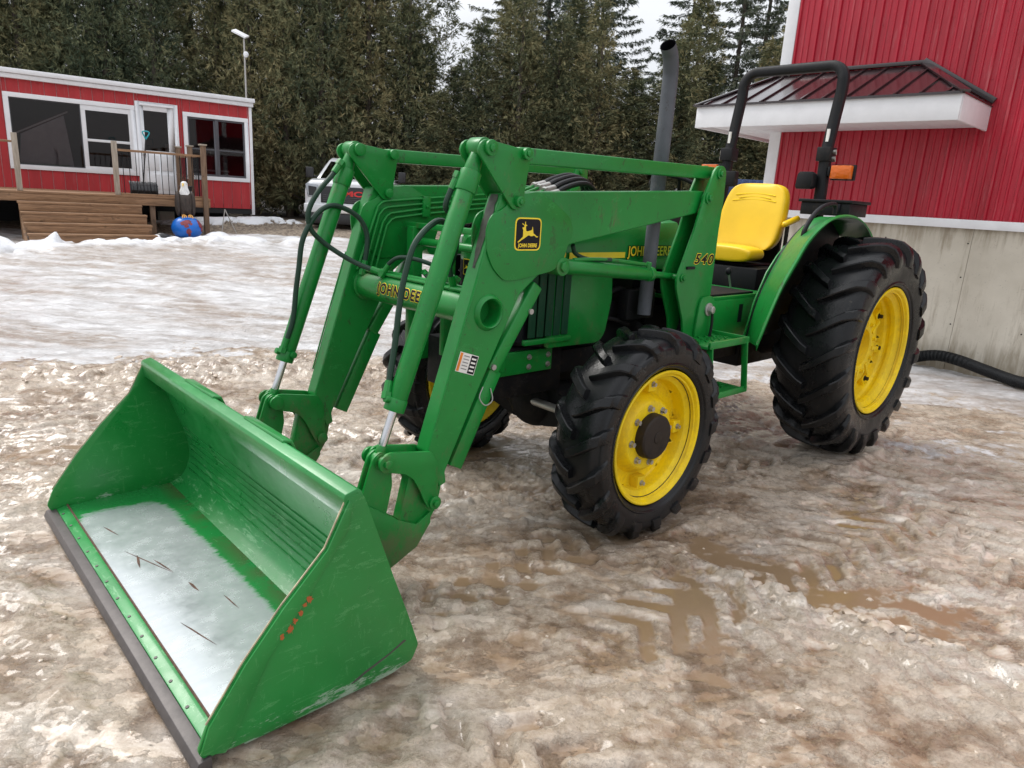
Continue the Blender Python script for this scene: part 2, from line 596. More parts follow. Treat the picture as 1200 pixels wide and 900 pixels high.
    band1 = np.exp(-((d + 0.45) / 0.5) ** 2)                         # churned belt along the snow edge
    h = h + band1 * (1 - sstep(-0.6, 0.4, X)) * (fbm(X * 8, Y * 8, 15, 5, 0.62) - 0.42) * 0.16
    h = h + snow * near * ((fbm(u * 1.8, v * 4.5, 23, 5, 0.62) - 0.5) * 0.030 + (fbm(X * 11, Y * 11, 29, 4, 0.65) - 0.5) * 0.030)
    # tread prints: bars at 45 degrees along wheel paths
    pr_bars, pr_top = np.zeros_like(X), np.zeros_like(X)
    def prints(ox, oy, ang, x0, x1, half, amp):
        nonlocal h
        c, s_ = math.cos(ang), math.sin(ang)
        a = (X - ox) * c + (Y - oy) * s_
        b = -(X - ox) * s_ + (Y - oy) * c
        inside = sstep(x0, x0 + 0.2, a) * sstep(x1, x1 - 0.2, a) * sstep(half, half - 0.04, np.abs(b))
        bars = 0.5 + 0.5 * np.cos((a + np.abs(b) * 0.9) / 0.17 * 2 * PI)
        bars = sstep(0.30, 0.75, bars + 0.35 * (fbm(X * 12, Y * 12, 261, 3) - 0.5))
        m = inside * sstep(0.32, 0.50, fbm(X * 1.9, Y * 1.9, 77, 3)) * rough
        h = h - m * 0.45 * (h - rise(Y) - big * 0.07) + m * (bars * amp - amp * 0.7)
        pr_bars[:] = np.maximum(pr_bars, m * (1 - bars)); pr_top[:] = np.maximum(pr_top, m * bars)
    prints(-1.9, 4.6, math.radians(12), -1.6, 1.5, 0.16, 0.030)
    prints(-1.4, 4.15, math.radians(12), -1.4, 1.6, 0.16, 0.027)
    prints(-2.2, 2.4, math.radians(120), -0.9, 1.2, 0.15, 0.026)
    prints(0.35, 3.1, math.radians(52), -1.2, 1.0, 0.17, 0.027)
    prints(1.6, 4.3, math.radians(20), -1.5, 1.6, 0.17, 0.025)
    prints(-0.2, 1.9, math.radians(150), -0.8, 0.9, 0.14, 0.030)
    prints(TO.x - TFY[0] * 0.0 + TFY[0] * 0.69, TO.y + TFY[1] * 0.69, TA, 2.4, 5.5, 0.17, 0.027)
    prints(TO.x - TFY[0] * 0.69, TO.y - TFY[1] * 0.69, TA, 2.4, 3.6, 0.17, 0.027)
    prints(2.6, 2.3, math.radians(100), -1.0, 3.0, 0.22, 0.026)
    prints(3.4, 2.9, math.radians(100), -1.5, 2.5, 0.20, 0.026)
    prints(0.5, 2.35, math.radians(35), -0.2, 2.2, 0.2, 0.026)
    prints(-2.9, 3.6, math.radians(75), -1.0, 2.5, 0.2, 0.026)
    # broken ice shelf running across the right foreground
    px, py = np.array([0.78, 1.135, 1.38, 1.686, 1.90, 2.3]), np.array([3.05, 2.681, 2.52, 2.377, 2.20, 1.9])
    ridge_y = np.interp(X, px, py) + (fbm(X * 6, Y * 0 + 3, 33, 3) - 0.5) * 0.12
    e = Y - ridge_y
    inx = sstep(0.75, 1.0, X) * sstep(3.6, 2.6, X)
    shelf = inx * sstep(0.03, -0.03, e) * sstep(-0.75, -0.1, e)
    groove = 0.5 + 0.5 * np.sin((X * 1.0 + e * 0.55) * 2 * PI / 0.21 + 2.5 * fbm(X * 2, Y * 2, 7, 2))
    h = h + shelf * (0.024 - 0.024 * sstep(0.55, 0.95, groove)) * sstep(0.30, 0.5, fbm(X * 3, Y * 3, 221, 2))
    h = h + inx * np.exp(-((e + 0.03) / 0.04) ** 2) * sstep(0.40, 0.62, fbm(X * 14, Y * 14, 39, 2)) * 0.026
    h = h - inx * sstep(0.0, 0.08, e) * sstep(0.8, 0.25, e) * 0.02
    # snow bank pushed up against the deck and steps
    bl2 = cabd - 1.30 + (fbm(X * 1.1, Y * 1.1, 81, 3) - 0.5) * 0.5
    along = (X + 6.7182) * 0.7921 + (Y - 13.8) * 0.6104
    lump = fbm(X * 3.0, Y * 3.0, 83, 4, 0.6)
    amp = (0.07 + 0.20 * sstep(-2.2, -3.4, along)) * sstep(4.2, 0.8, along)
    bank = np.exp(-(bl2 / 0.36) ** 2) * amp * (0.35 + 1.3 * sstep(0.35, 0.65, lump))
    bank += np.exp(-((along - 0.62) / 0.22) ** 2 - ((cabd - 0.75) / 0.18) ** 2) * 0.12 * (0.6 + lump * 0.8)
    bank += np.exp(-((along + 2.05) / 0.10) ** 2 - ((cabd - 1.15) / 0.12) ** 2) * 0.20
    bank += 0.18 * np.exp(-((cabd + 1.6) / 0.5) ** 2) * sstep(-1.0, 1.0, along) * sstep(4.0, 2.5, along) * sstep(0.45, 0.6, lump) 
    h = h + bank
    pure = sstep(0.03, 0.09, bank)
    snow = np.maximum(snow, pure)
    gravel = gravel * (1 - pure)
    # tyres settle into the slush
    def press(lx, ly, hw, hl, target):
        nonlocal h
        wx, wy = TO.x + TFX[0] * lx + TFY[0] * ly, TO.y + TFX[1] * lx + TFY[1] * ly
        a = (X - wx) * TFX[0] + (Y - wy) * TFX[1]
        b = (X - wx) * TFY[0] + (Y - wy) * TFY[1]
        m = sstep(hl + 0.25, hl - 0.02, np.abs(a)) * sstep(hw + 0.16, hw, np.abs(b))
        h = h * (1 - m) + m * (target + (h - rise(Y)) * 0.15)
        rim_ = np.exp(-((np.abs(b) - hw - 0.05) / 0.035) ** 2) * sstep(hl + 0.5, hl, np.abs(a))
        h = h + rim_ * 0.03 * fbm(X * 12, Y * 12, 55, 3)
    for s_ in (1, -1):
        press(2.07, 0.68 * s_, 0.14, 0.16, -0.020)
        press(0.0, 0.81 * s_, 0.20, 0.20, 0.028)
    bm_ = sstep(0.16, 0.0, np.maximum(np.abs((X - TO.x) * TFX[0] + (Y - TO.y) * TFX[1] - 3.92) - 0.40, 0)) * sstep(0.12, 0.0, np.maximum(np.abs((X - TO.x) * TFY[0] + (Y - TO.y) * TFY[1]) - 0.98, 0))
    h = h * (1 - bm_) + bm_ * (-0.012 + (h - rise(Y)) * 0.12)
    # standing melt water: flat sheets wherever the slush lies lower than the water
    fore = sstep(6.0, 4.2, Y + 0.15 * X) * sstep(-5.5, -3.5, X) * sstep(3.4, 2.2, X)
    pud = 0.85 * np.exp(-(((X - 0.40) / 0.80) ** 2 + ((Y - 2.75) / 0.45) ** 2)) + 0.8 * np.exp(-(((X + 2.55) / 0.7) ** 2 + ((Y - 3.9) / 0.35) ** 2)) \
        + 0.9 * np.exp(-(((X + 0.1) / 0.5) ** 2 + ((Y - 4.2) / 0.7) ** 2)) + 0.7 * np.exp(-(((X - 0.1) / 0.35) ** 2 + ((Y - 1.75) / 0.25) ** 2)) + 0.7 * np.exp(-(((X + 1.9) / 0.4) ** 2 + ((Y - 2.3) / 0.5) ** 2))
    wl = -0.030 + 0.024 * np.clip(pud, 0, 1.0) + 0.010 * (fbm(X * 2.3, Y * 2.3, 211, 3) - 0.5)
    hh = h - rise(Y)
    water = fore * sstep(0.0, 0.006, wl - hh)
    h = np.where(fore > 0.5, np.maximum(h, rise(Y) + wl), h)
    wet = np.clip(fore * (0.35 + sstep(0.05, 0.0, hh - wl) * 0.75), 0, 1)
    wet = np.maximum(wet, (1 - snow) * 0.45 * (1 - gravel))
    # keep ground below the built concrete
    n, m = X.shape
    co = np.stack([X, Y, h], -1).reshape(-1, 3)
    idx = np.arange(n * m).reshape(n, m)
    q = np.stack([idx[:-1, :-1], idx[:-1, 1:], idx[1:, 1:], idx[1:, :-1]], -1).reshape(-1, 4)
    me = bpy.data.meshes.new("ground")
    me.vertices.add(len(co))
    me.vertices.foreach_set("co", co.ravel())
    me.loops.add(q.size)
    me.loops.foreach_set("vertex_index", q.ravel())
    me.polygons.add(len(q))
    me.polygons.foreach_set("loop_start", np.arange(0, q.size, 4))
    me.update(calc_edges=True)
    hi = np.clip(sstep(0.36, 0.64, 0.45 * ch + 0.45 * terr + 0.10 * fine + 0.25 * (smear)) + 0.5 * pr_top - 0.7 * pr_bars + 0.3 * shelf, 0, 1)
    for nm, ar in (("snow", snow), ("grime", np.clip((grimy * 0.8 + np.clip(ruts, 0, 1.3) * 0.75) * (1 - pure) + patch * 1.2, 0, 1)), ("gravel", gravel), ("water", water),
                   ("wet", wet), ("icy", np.clip(icy * 0.8 + shelf * 0.8 + tan_right * 0.85, 0, 1)), ("pure", pure), ("high", hi), ("litter", litter), ("churn", np.clip(band1, 0, 1))):
        at = me.attributes.new(nm, 'FLOAT', 'POINT')
        at.data.foreach_set("value", np.broadcast_to(ar, X.shape).astype(np.float32).ravel())
    me.shade_smooth()
    # material
    a = NT("slush_and_snow")
    A = {k: a.attr(k).outputs["Fac"] for k in ("snow", "grime", "gravel", "water", "wet", "icy", "pure", "high", "churn", "litter")}
    n1 = a.noise(3.0, 6, 0.62)
    n2 = a.noise(19, 9, 0.74)
    n3 = a.noise(140, 3, 0.6)
    nS = a.noise(4.5, 9, 0.70, (0.6, 1.5, 1))
    mud = a.mix(a.ramp(a.noise(8, 8, 0.72), [(0.36, 0.0), (0.62, 1.0)]), (0.180, 0.115, 0.068), (0.390, 0.280, 0.190))
    slush = a.mix(a.ramp(n2, [(0.36, 0.0), (0.62, 1.0)]), (0.34, 0.255, 0.180), (0.67, 0.565, 0.455))
    c = a.mix(a.ramp(a.math('ADD', a.math('MULTIPLY', A["high"], 0.60), a.math('MULTIPLY', n2, 0.75)), [(0.42, 0.0), (0.86, 1.0)]), mud, slush)
    ice = a.mix(a.ramp(nS, [(0.3, 0.0), (0.7, 1.0)]), (0.56, 0.465, 0.37), (0.82, 0.755, 0.68))
    # melted plates with crisp edges
    pn_ = a.n('ShaderNodeTexNoise'); pn_.inputs['Scale'].default_value = 8.0; pn_.inputs['Detail'].default_value = 9; pn_.inputs['Roughness'].default_value = 0.64; pn_.inputs['Distortion'].default_value = 0.12
    pm_ = a.n('ShaderNodeMapping'); pm_.inputs['Rotation'].default_value = (0, 0, 0.45); pm_.inputs['Scale'].default_value = (0.8, 1.3, 1)
    a.l(a.tc.outputs['Object'], pm_.inputs['Vector']); a.l(pm_.outputs['Vector'], pn_.inputs['Vector'])
    pl_ = pn_.outputs['Fac']
    steps_ = a.ramp(pl_, [(0.30, 0.0), (0.40, 0.08), (0.41, 0.30), (0.475, 0.34), (0.482, 0.58), (0.54, 0.62), (0.548, 0.86), (0.64, 0.90), (0.65, 1.0)])
    film = a.math('SUBTRACT', 1.0, a.ramp(pl_, [(0.445, 0.0), (0.475, 1.0)]))
    c = a.mix(a.math('MULTIPLY', a.math('MULTIPLY', steps_, A["high"]), 0.30), a.mix(a.math('MULTIPLY', film, 0.35), c, (0.17, 0.110, 0.060)), a.mix(a.noise(26, 8, 0.75), (0.46, 0.35, 0.25), (0.82, 0.70, 0.565)))
    im = a.math('MULTIPLY', A["icy"], a.ramp(nS, [(0.40, 0.0), (0.62, 0.85)]))
    c = a.mix(im, c, ice)
    grit = a.ramp(n3, [(0.60, 0.0), (0.70, 0.75)])
    grit = a.math('MULTIPLY', grit, a.ramp(a.noise(2.4, 4, 0.6), [(0.45, 0.0), (0.62, 1.0)]))
    c = a.mix(grit, c, (0.50, 0.41, 0.28))
    dk = a.math('MULTIPLY', a.ramp(a.noise(75, 4, 0.7), [(0.64, 0.0), (0.70, 0.8)]), a.ramp(a.noise(1.7, 4, 0.6), [(0.48, 0.15), (0.66, 1.0)]))
    c = a.mix(dk, c, (0.07, 0.05, 0.035))
    packed = a.mix(a.ramp(nS, [(0.30, 0.0), (0.62, 1.0)]), (0.42, 0.395, 0.375), (0.78, 0.785, 0.80))
    gr2 = a.math('MULTIPLY', A["grime"], a.ramp(a.noise(7, 8, 0.75, (0.5, 1.5, 1)), [(0.34, 0.10), (0.56, 0.85)]))
    packed = a.mix(gr2, packed, (0.30, 0.225, 0.165))
    packed = a.mix(A["pure"], packed, (0.84, 0.86, 0.89))
    filmed = a.math("MULTIPLY", film, A["wet"])
    sm = a.ramp(a.math('ADD', A["snow"], a.math('MULTIPLY', a.math('SUBTRACT', a.noise(6, 9, 0.72), 0.5), 1.9)), [(0.40, 0.0), (0.58, 1.0)])
    sm = a.mix(A["pure"], sm, 1.0)
    c = a.mix(sm, c, packed)
    gv = a.n("ShaderNodeTexVoronoi")
    gv.inputs["Scale"].default_value = 22
    a.l(a.tc.outputs["Object"], gv.inputs["Vector"])
    gcol = a.mix(a.ramp(gv.outputs["Color"], [(0.2, 0.0), (0.8, 1.0)]), (0.12, 0.09, 0.065), (0.34, 0.28, 0.21))
    gm = a.ramp(a.math('ADD', A["gravel"], a.math('MULTIPLY', a.math('SUBTRACT', n1, 0.5), 0.8)), [(0.4, 0.0), (0.6, 1.0)])
    c = a.mix(gm, c, gcol)
    c = a.mix(A["litter"], c, a.mix(n2, (0.03, 0.024, 0.018), (0.09, 0.07, 0.05)))
    c = a.mix(A["water"], c, a.mix(n1, (0.20, 0.135, 0.078), (0.30, 0.21, 0.130)))
    r = a.ramp(n2, [(0.25, 0.25), (0.75, 0.55)])
    r = a.mix(A["wet"], r, a.ramp(n2, [(0.36, 0.08), (0.66, 0.36)]))
    r = a.mix(filmed, r, 0.07)
    r = a.mix(sm, r, a.ramp(nS, [(0.35, 0.30), (0.6, 0.65)]))
    r = a.mix(gm, r, 0.75)
    r = a.mix(A["water"], r, 0.045)
    vo = a.n('ShaderNodeTexVoronoi')
    vo.feature = 'SMOOTH_F1'
    vo.inputs['Scale'].default_value = 15
    wv = a.n('ShaderNodeMixRGB'); wv.inputs['Fac'].default_value = 0.08
    a.l(a.tc.outputs['Object'], wv.inputs['Color1'])
    nn_ = a.n('ShaderNodeTexNoise'); nn_.inputs['Scale'].default_value = 6; nn_.inputs['Detail'].default_value = 4
    a.l(a.tc.outputs['Object'], nn_.inputs['Vector']); a.l(nn_.outputs['Color'], wv.inputs['Color2'])
    a.l(wv.outputs['Color'], vo.inputs['Vector'])
    hb = a.math('ADD', a.math('ADD', a.math('MULTIPLY', n2, 0.9), a.math('MULTIPLY', a.noise(42, 8, 0.75), 0.6)), a.math('ADD', a.math('MULTIPLY', vo.outputs['Distance'], 0.22), a.math('MULTIPLY', steps_, 0.55)))
    nb = a.n("ShaderNodeBump")
    nb.inputs["Distance"].default_value = 0.034
    a.l(a.math('MULTIPLY', a.math('SUBTRACT', 1.0, a.math("MAXIMUM", A["water"], a.math("MULTIPLY", filmed, 0.8))), 0.85), nb.inputs["Strength"])
    a.l(hb, nb.inputs["Height"])
    nb2 = a.bump(n3, 0.25, 0.004, nb.outputs["Normal"])
    # a thin film of melt water lies over everything that is not dry snow
    fb = a.bump(a.noise(9, 4, 0.55), 0.22, 0.016)
    a.set(col=c, rough=r, normal=nb2, spec=0.5)
    a.l(fb, a.b.inputs["Coat Normal"])
    wetf = a.ramp(a.noise(2.6, 6, 0.68), [(0.40, 0.35), (0.56, 1.0)])
    a.l(a.math("MULTIPLY", a.math("MULTIPLY", wetf, a.math("SUBTRACT", 1.0, a.math("MULTIPLY", sm, 0.6))), a.math("SUBTRACT", 1.0, gm)), a.b.inputs["Coat Weight"])
    a.b.inputs["Coat Roughness"].default_value = 0.12
    a.b.inputs["Coat IOR"].default_value = 1.40
    me.materials.append(a.m)
    o = link("ground", me)
    tag(o, "wet yard of brown slush, melt water and packed snow", kind="structure")
    return xs, ys, h

GX, GY, GH = make_ground()
def gz(x, y):
    """height of the finished ground"""
    i = int(np.clip(np.searchsorted(GX, x) - 1, 0, len(GX) - 2))
    j = int(np.clip(np.searchsorted(GY, y) - 1, 0, len(GY) - 2))
    return float(GH[j, i])

# loose ice lumps along the broken shelf and in the slush
def lump_mesh(seed, mat):
    rnd = random.Random(seed)
    bm = bmesh.new()
    bmesh.ops.create_icosphere(bm, subdivisions=2, radius=1.0)
    for v in bm.verts:
        k = 0.75 + 0.5 * rnd.random()
        n_ = v.co.normalized()
        f = 1 + 0.25 * math.sin(n_.x * 3 + seed) * math.cos(n_.y * 4 + seed)
        v.co = Vector((n_.x * 1.15, n_.y * 0.85, n_.z * 0.62)) * f * (0.9 + 0.2 * rnd.random())
    me = bpy.data.meshes.new("ice_lump")
    bm.to_mesh(me)
    bm.free()
    me.materials.append(M[mat])
    me.shade_smooth()
    me.set_sharp_from_angle(angle=math.radians(38))
    return me
a = NT("dirty_ice")
a.set(col=a.mix(a.noise(9, 5, 0.7), (0.36, 0.27, 0.19), (0.66, 0.57, 0.48)), rough=0.22, spec=0.5, normal=a.bump(a.noise(30, 4), 0.3, 0.01))
M["ice"] = a.m
a = NT("clean_snow")
a.set(col=(0.84, 0.86, 0.89), rough=0.7, normal=a.bump(a.noise(20, 5), 0.4, 0.02))
M["snow"] = a.m
def scatter_lumps():
    rnd = random.Random(3)
    ms = [lump_mesh(i, "ice") for i in range(4)]
    vs, fs = [], []
    def put(x, y, s):
        me = rnd.choice(ms)
        a_ = rnd.random() * 6.28
        c, s_ = math.cos(a_), math.sin(a_)
        z = gz(x, y)
        b = len(vs)
        q = rnd.uniform(0.75, 1.3)
        for v in me.vertices:
            X_, Y_, Z_ = v.co.x * s * q, v.co.y * s / q, v.co.z * s
            vs.append((x + X_ * c - Y_ * s_, y + X_ * s_ + Y_ * c, z + Z_ * 0.9))
        for p in me.polygons:
            fs.append(tuple(b + i for i in p.vertices))
    for k in range(46):
        t = rnd.random()
        x = 1.0 + 1.25 * t
        y = np.interp(x, [0.78, 1.135, 1.38, 1.686, 1.90, 2.3], [3.05, 2.681, 2.52, 2.377, 2.20, 1.9]) + rnd.gauss(0, 0.035)
        put(x, y, rnd.uniform(0.012, 0.035))
    for k in range(150):
        x, y = rnd.uniform(-3.2, 3.2), rnd.uniform(1.5, 5.2)
        put(x, y, 0.005 + 0.010 * rnd.random() ** 2)
    for k in range(90):
        x = rnd.uniform(-4.4, -0.5)
        y = 5.0 + 0.36 * (x + 3.9) + rnd.gauss(0, 0.3)
        put(x, y, 0.012 + 0.03 * rnd.random() ** 2)
    me = bpy.data.meshes.new("ice_chunks")
    me.from_pydata(vs, [], fs)
    me.materials.append(M["ice"])
    me.shade_smooth()
    me.set_sharp_from_angle(angle=math.radians(38))
    tag(link("ice_chunks", me), "loose lumps of dirty ice and slush scattered over the wet ground", "ice", kind="stuff")
scatter_lumps()
# ================================================================== TRACTOR
tractor = tag(link("tractor", None, None, TO, (0, 0, TA)), "green and yellow farm tractor with a front loader and wide bucket, parked on the slush", "tractor")

def cr2(pts, sub=4):
    """smooth 2D polyline"""
    out_ = []
    n = len(pts)
    for i in range(n - 1):
        p0 = pts[max(i - 1, 0)]; p1 = pts[i]; p2 = pts[i + 1]; p3 = pts[min(i + 2, n - 1)]
        for k in range(sub):
            t = k / sub
            out_.append(tuple(0.5 * (2 * p1[j] + (p2[j] - p0[j]) * t + (2 * p0[j] - 5 * p1[j] + 4 * p2[j] - p3[j]) * t * t + (3 * p1[j] - p0[j] - 3 * p2[j] + p3[j]) * t ** 3) for j in (0, 1)))
    out_.append(tuple(pts[-1]))
    return out_

def rounded(poly, r, n=4):
    """round the corners of a 2D polygon"""
    o = []
    m = len(poly)
    for i in range(m):
        p = Vector((*poly[i], 0)); a = Vector((*poly[i - 1], 0)); b = Vector((*poly[(i + 1) % m], 0))
        da, db = (a - p), (b - p)
        rr = min(r, da.length * 0.45, db.length * 0.45)
        q0, q1 = p + da.normalized() * rr, p + db.normalized() * rr
        for k in range(n + 1):
            t = k / n
            q = q0 * (1 - t) ** 2 + p * 2 * t * (1 - t) + q1 * t * t
            o.append((q.x, q.y))
    return o

# ------------------------------------------------------------------ wheels
def tyre_meshes(R, W, rb, lugs, lh, rimw, name):
    Rc = R - lh
    H = Rc - rb
    half = [(rimw - 0.03, rb - 0.035), (rimw - 0.016, rb - 0.004), (rimw + 0.002, rb + 0.004), (rimw + 0.014, rb + 0.020), (W * 0.98, rb + 0.33 * H), (W, rb + 0.52 * H), (W * 0.97, rb + 0.72 * H), (W * 0.88, Rc - 0.035), (W * 0.74, Rc - 0.010), (W * 0.4, Rc), (0, Rc + 0.002)]
    prof = cr2(half + [(-a, b) for a, b in half[-2::-1]], 3)
    g = G()
    g.lathe(prof, (0, 0, 0), 96)
    # raised rings on the sidewall
    for s_ in (1, -1):
        g.lathe([(s_ * (rimw + 0.012), rb + 0.020), (s_ * (rimw + 0.021), rb + 0.024), (s_ * (rimw + 0.024), rb + 0.030), (s_ * (rimw + 0.018), rb + 0.036)], (0, 0, 0), 72)
    carc = g.mesh(name, "tyre", angle=50)
    # one lug
    P = cr2(half[::-1], 6)                                   # from crown outwards down the sidewall
    path = []
    L = 0
    for i, (t, r) in enumerate(P):
        if i: L += math.hypot(t - P[i - 1][0], r - P[i - 1][1])
        path.append((L, t, r))
    Lend = W * 1.05 + 0.26 * H
    def at(l):
        for i in range(len(path) - 1):
            if path[i + 1][0] >= l:
                a, b = path[i], path[i + 1]
                k = (l - a[0]) / max(1e-9, b[0] - a[0])
                t, r = a[1] + (b[1] - a[1]) * k, a[2] + (b[2] - a[2]) * k
                nt_, nr = -(b[2] - a[2]), (b[1] - a[1])
                q = math.hypot(nt_, nr)
                return t, r, nt_ / q, nr / q
        return (*path[-1][1:], 1, 0)
    lugm = G()
    ks = 11
    for i in range(lugs):
        for side in (1, -1):
            ph0 = 2 * PI * (i + (0.5 if side < 0 else 0)) / lugs
            rings = []
            for k in range(ks + 1):
                l = -0.0 + Lend * k / ks
                t, r, nt_, nr = at(max(l, 0))
                if k == 0: t = -0.012
                kk = k / ks
                skew = 0.92 * min(l, W * 0.92) / R + 0.25 * max(0, l - W * 0.92) / R
                bend = 0.05 * math.sin(kk * PI)
                ph = ph0 + skew - bend * 0.5
                wd = (0.0215 + 0.013 * kk) * (R / 0.7) ** 0.3
                hh = lh * (1.0 if l < W * 0.8 else max(0.25, 1 - (l - W * 0.8) / (Lend - W * 0.8) * 0.8))
                if k == 0: hh *= 0.92
                # top follows the outer radius on the tread
                sec = []
                for u_, hk in ((-1.35, -0.006), (-0.96, hh * 0.86), (-0.72, hh), (0.72, hh), (0.96, hh * 0.86), (1.35, -0.006)):
                    a_ = ph + u_ * wd / r
                    tt, rr = t + nt_ * hk, r + nr * hk
                    sec.append((rr * math.cos(a_), side * tt, rr * math.sin(a_)))
                rings.append(sec)
            v = [p for s2 in rings for p in s2]
            f = []
            for k in range(ks):
                for j in range(5):
                    f.append((k * 6 + j, k * 6 + j + 1, (k + 1) * 6 + j + 1, (k + 1) * 6 + j))
            f.append((0, 1, 2, 3, 4, 5)); f.append(tuple(ks * 6 + j for j in (5, 4, 3, 2, 1, 0)))
            lugm.add(v, f)
    return carc, lugm.mesh("tread_lugs", "tyre", angle=28)

def hexbolt(g, p, d, r=0.011, h=0.010):
    p, d = Vector(p), Vector(d).normalized()
    g.cyl(p, p + d * 0.003, r * 1.45, n=14)
    g.cyl(p + d * 0.003, p + d * (0.003 + h), r, n=6)
    return g

def build_front_wheel():
    carc, lug = tyre_meshes(0.5139, 0.142, 0.3325, 17, 0.032, 0.116, "tyre")
    root = link("front_wheel", None, tractor)
    link("tyre", carc, root); link("tread_lugs", lug, root)
    t0 = 0.118                                             # rim flange plane relative to wheel centre
    pr = [(-0.118 * 1.0 + 0.0, 0.328)]
    prof = [(t0 - 0.012, 0.300), (t0 - 0.004, 0.329), (t0 + 0.004, 0.330), (t0 + 0.008, 0.324), (t0 + 0.003, 0.314), (t0 - 0.010, 0.308), (t0 - 0.030, 0.302), (t0 - 0.040, 0.294), (t0 - 0.050, 0.276), (t0 - 0.075, 0.272), (t0 - 0.110, 0.270),
            (t0 - 0.120, 0.262), (t0 - 0.122, 0.235), (t0 - 0.115, 0.205), (t0 - 0.094, 0.190), (t0 - 0.068, 0.176), (t0 - 0.058, 0.165), (t0 - 0.056, 0.150), (t0 - 0.056, 0.06)]
    g = G().lathe(prof, (0, 0, 0), 72)
    g.lathe([(t0 - 0.11, 0.270), (-0.09, 0.29), (-0.118, 0.33), (-0.124, 0.32), (-0.10, 0.27)], (0, 0, 0), 60)
    for k in range(4):
        a = PI / 4 + k * PI / 2 + 0.45
        c = Vector((math.cos(a), 0, math.sin(a)))
        sd = Vector((-math.sin(a), 0, math.cos(a)))
        g.obox(c * 0.245 + Vector((0, t0 - 0.095, 0)), c, sd, (0, 1, 0), 0.030, 0.030, 0.026)
    g.obj("rim", "yellow", root, bevel=0.0015, angle=24)
    h = G().cyl((0, t0 - 0.058, 0), (0, t0 - 0.014, 0), 0.112, 0.108, 40).cyl((0, t0 - 0.014, 0), (0, t0 - 0.006, 0), 0.108, 0.101, 40).cyl((0, t0 - 0.006, 0), (0, t0 - 0.002, 0), 0.03, 0.028, 24)
    h.obj("hub_cap", "black_paint", root, bevel=0.002)
    for k in range(8):
        a = 2 * PI * k / 8 + 0.3
        b = G(); hexbolt(b, (0.138 * math.cos(a), t0 - 0.056, 0.138 * math.sin(a)), (0, 1, 0), 0.012, 0.018)
        b.obj("wheel_bolt", "zinc", root)
    for k in range(4):
        a = PI / 4 + k * PI / 2 + 0.45
        b = G(); hexbolt(b, (0.248 * math.cos(a), t0 - 0.069, 0.248 * math.sin(a)), (0, 1, 0), 0.010, 0.014)
        b.obj("rim_bolt", "zinc", root)
    return root

def build_rear_wheel():
    carc, lug = tyre_meshes(0.7041, 0.217, 0.412, 20, 0.042, 0.188, "tyre")
    root = link("rear_wheel", None, tractor)
    link("tyre", carc, root); link("tread_lugs", lug, root)
    t0 = 0.190
    prof = [(t0 - 0.014, 0.375), (t0 - 0.006, 0.408), (t0 + 0.003, 0.410), (t0 + 0.008, 0.403), (t0 + 0.002, 0.390), (t0 - 0.012, 0.383), (t0 - 0.040, 0.377), (t0 - 0.052, 0.366), (t0 - 0.060, 0.350), (t0 - 0.085, 0.346), (t0 - 0.098, 0.352),
            (t0 - 0.112, 0.352), (t0 - 0.125, 0.338), (t0 - 0.165, 0.334), (t0 - 0.18, 0.32), (t0 - 0.175, 0.29), (t0 - 0.155, 0.262), (t0 - 0.132, 0.235), (t0 - 0.122, 0.20), (t0 - 0.120, 0.135), (t0 - 0.126, 0.120), (t0 - 0.20, 0.112), (t0 - 0.21, 0.10), (t0 - 0.21, 0.0)]
    g = G().lathe(prof, (0, 0, 0), 84)
    g.lathe([(t0 - 0.165, 0.334), (-0.13, 0.35), (-0.18, 0.40), (-0.188, 0.39), (-0.15, 0.34)], (0, 0, 0), 60)
    for k in range(8):
        a = 2 * PI * k / 8 + 0.2
        c = Vector((math.cos(a), 0, math.sin(a))); sd = Vector((-math.sin(a), 0, math.cos(a)))
        g.obox(c * 0.302 + Vector((0, t0 - 0.160, 0)), c, sd, (0, 1, 0), 0.034, 0.034, 0.020)
        g.obox(c * 0.20 + Vector((0, t0 - 0.128, 0)), c, sd, (0, 1, 0), 0.055, 0.012, 0.016)
    g.obj("rim", "yellow", root, bevel=0.002, angle=24)
    for k in range(8):
        a = 2 * PI * k / 8 + 0.2
        b = G(); hexbolt(b, (0.300 * math.cos(a), t0 - 0.140, 0.300 * math.sin(a)), (0, 1, 0), 0.013, 0.022)
        b.obj("rim_bolt", "black_paint", root)
    for k in range(8):
        a = 2 * PI * k / 8 + 0.6
        b = G(); hexbolt(b, (0.165 * math.cos(a), t0 - 0.1205, 0.165 * math.sin(a)), (0, 1, 0), 0.012, 0.014)
        b.obj("wheel_bolt", "yellow", root)
    return root

fw_ = build_front_wheel()
fw_.location = (2.0692, 0.8094 - 0.118, 0.4817)
fw_.rotation_euler = (0, -0.35, 0)
f2 = copy_tree(fw_, tractor); f2.location = (2.0692, -(0.8094 - 0.118), 0.4817); f2.rotation_euler = (0, 0.2, PI)
# the far wheel's tread points the same way: mirror by half-turn also flips rolling sense, so build it turned over
rw_ = build_rear_wheel()
rw_.location = (0, 1.005 - 0.190, 0.7254)
rw_.rotation_euler = (0, 0.1, 0)
r2_ = copy_tree(rw_, tractor); r2_.location = (0, -(1.005 - 0.190), 0.7254); r2_.rotation_euler = (0, 0.4, PI)

plain("rub_mark", (0.028, 0.036, 0.022), 0.6, var=0.6, scale=25)
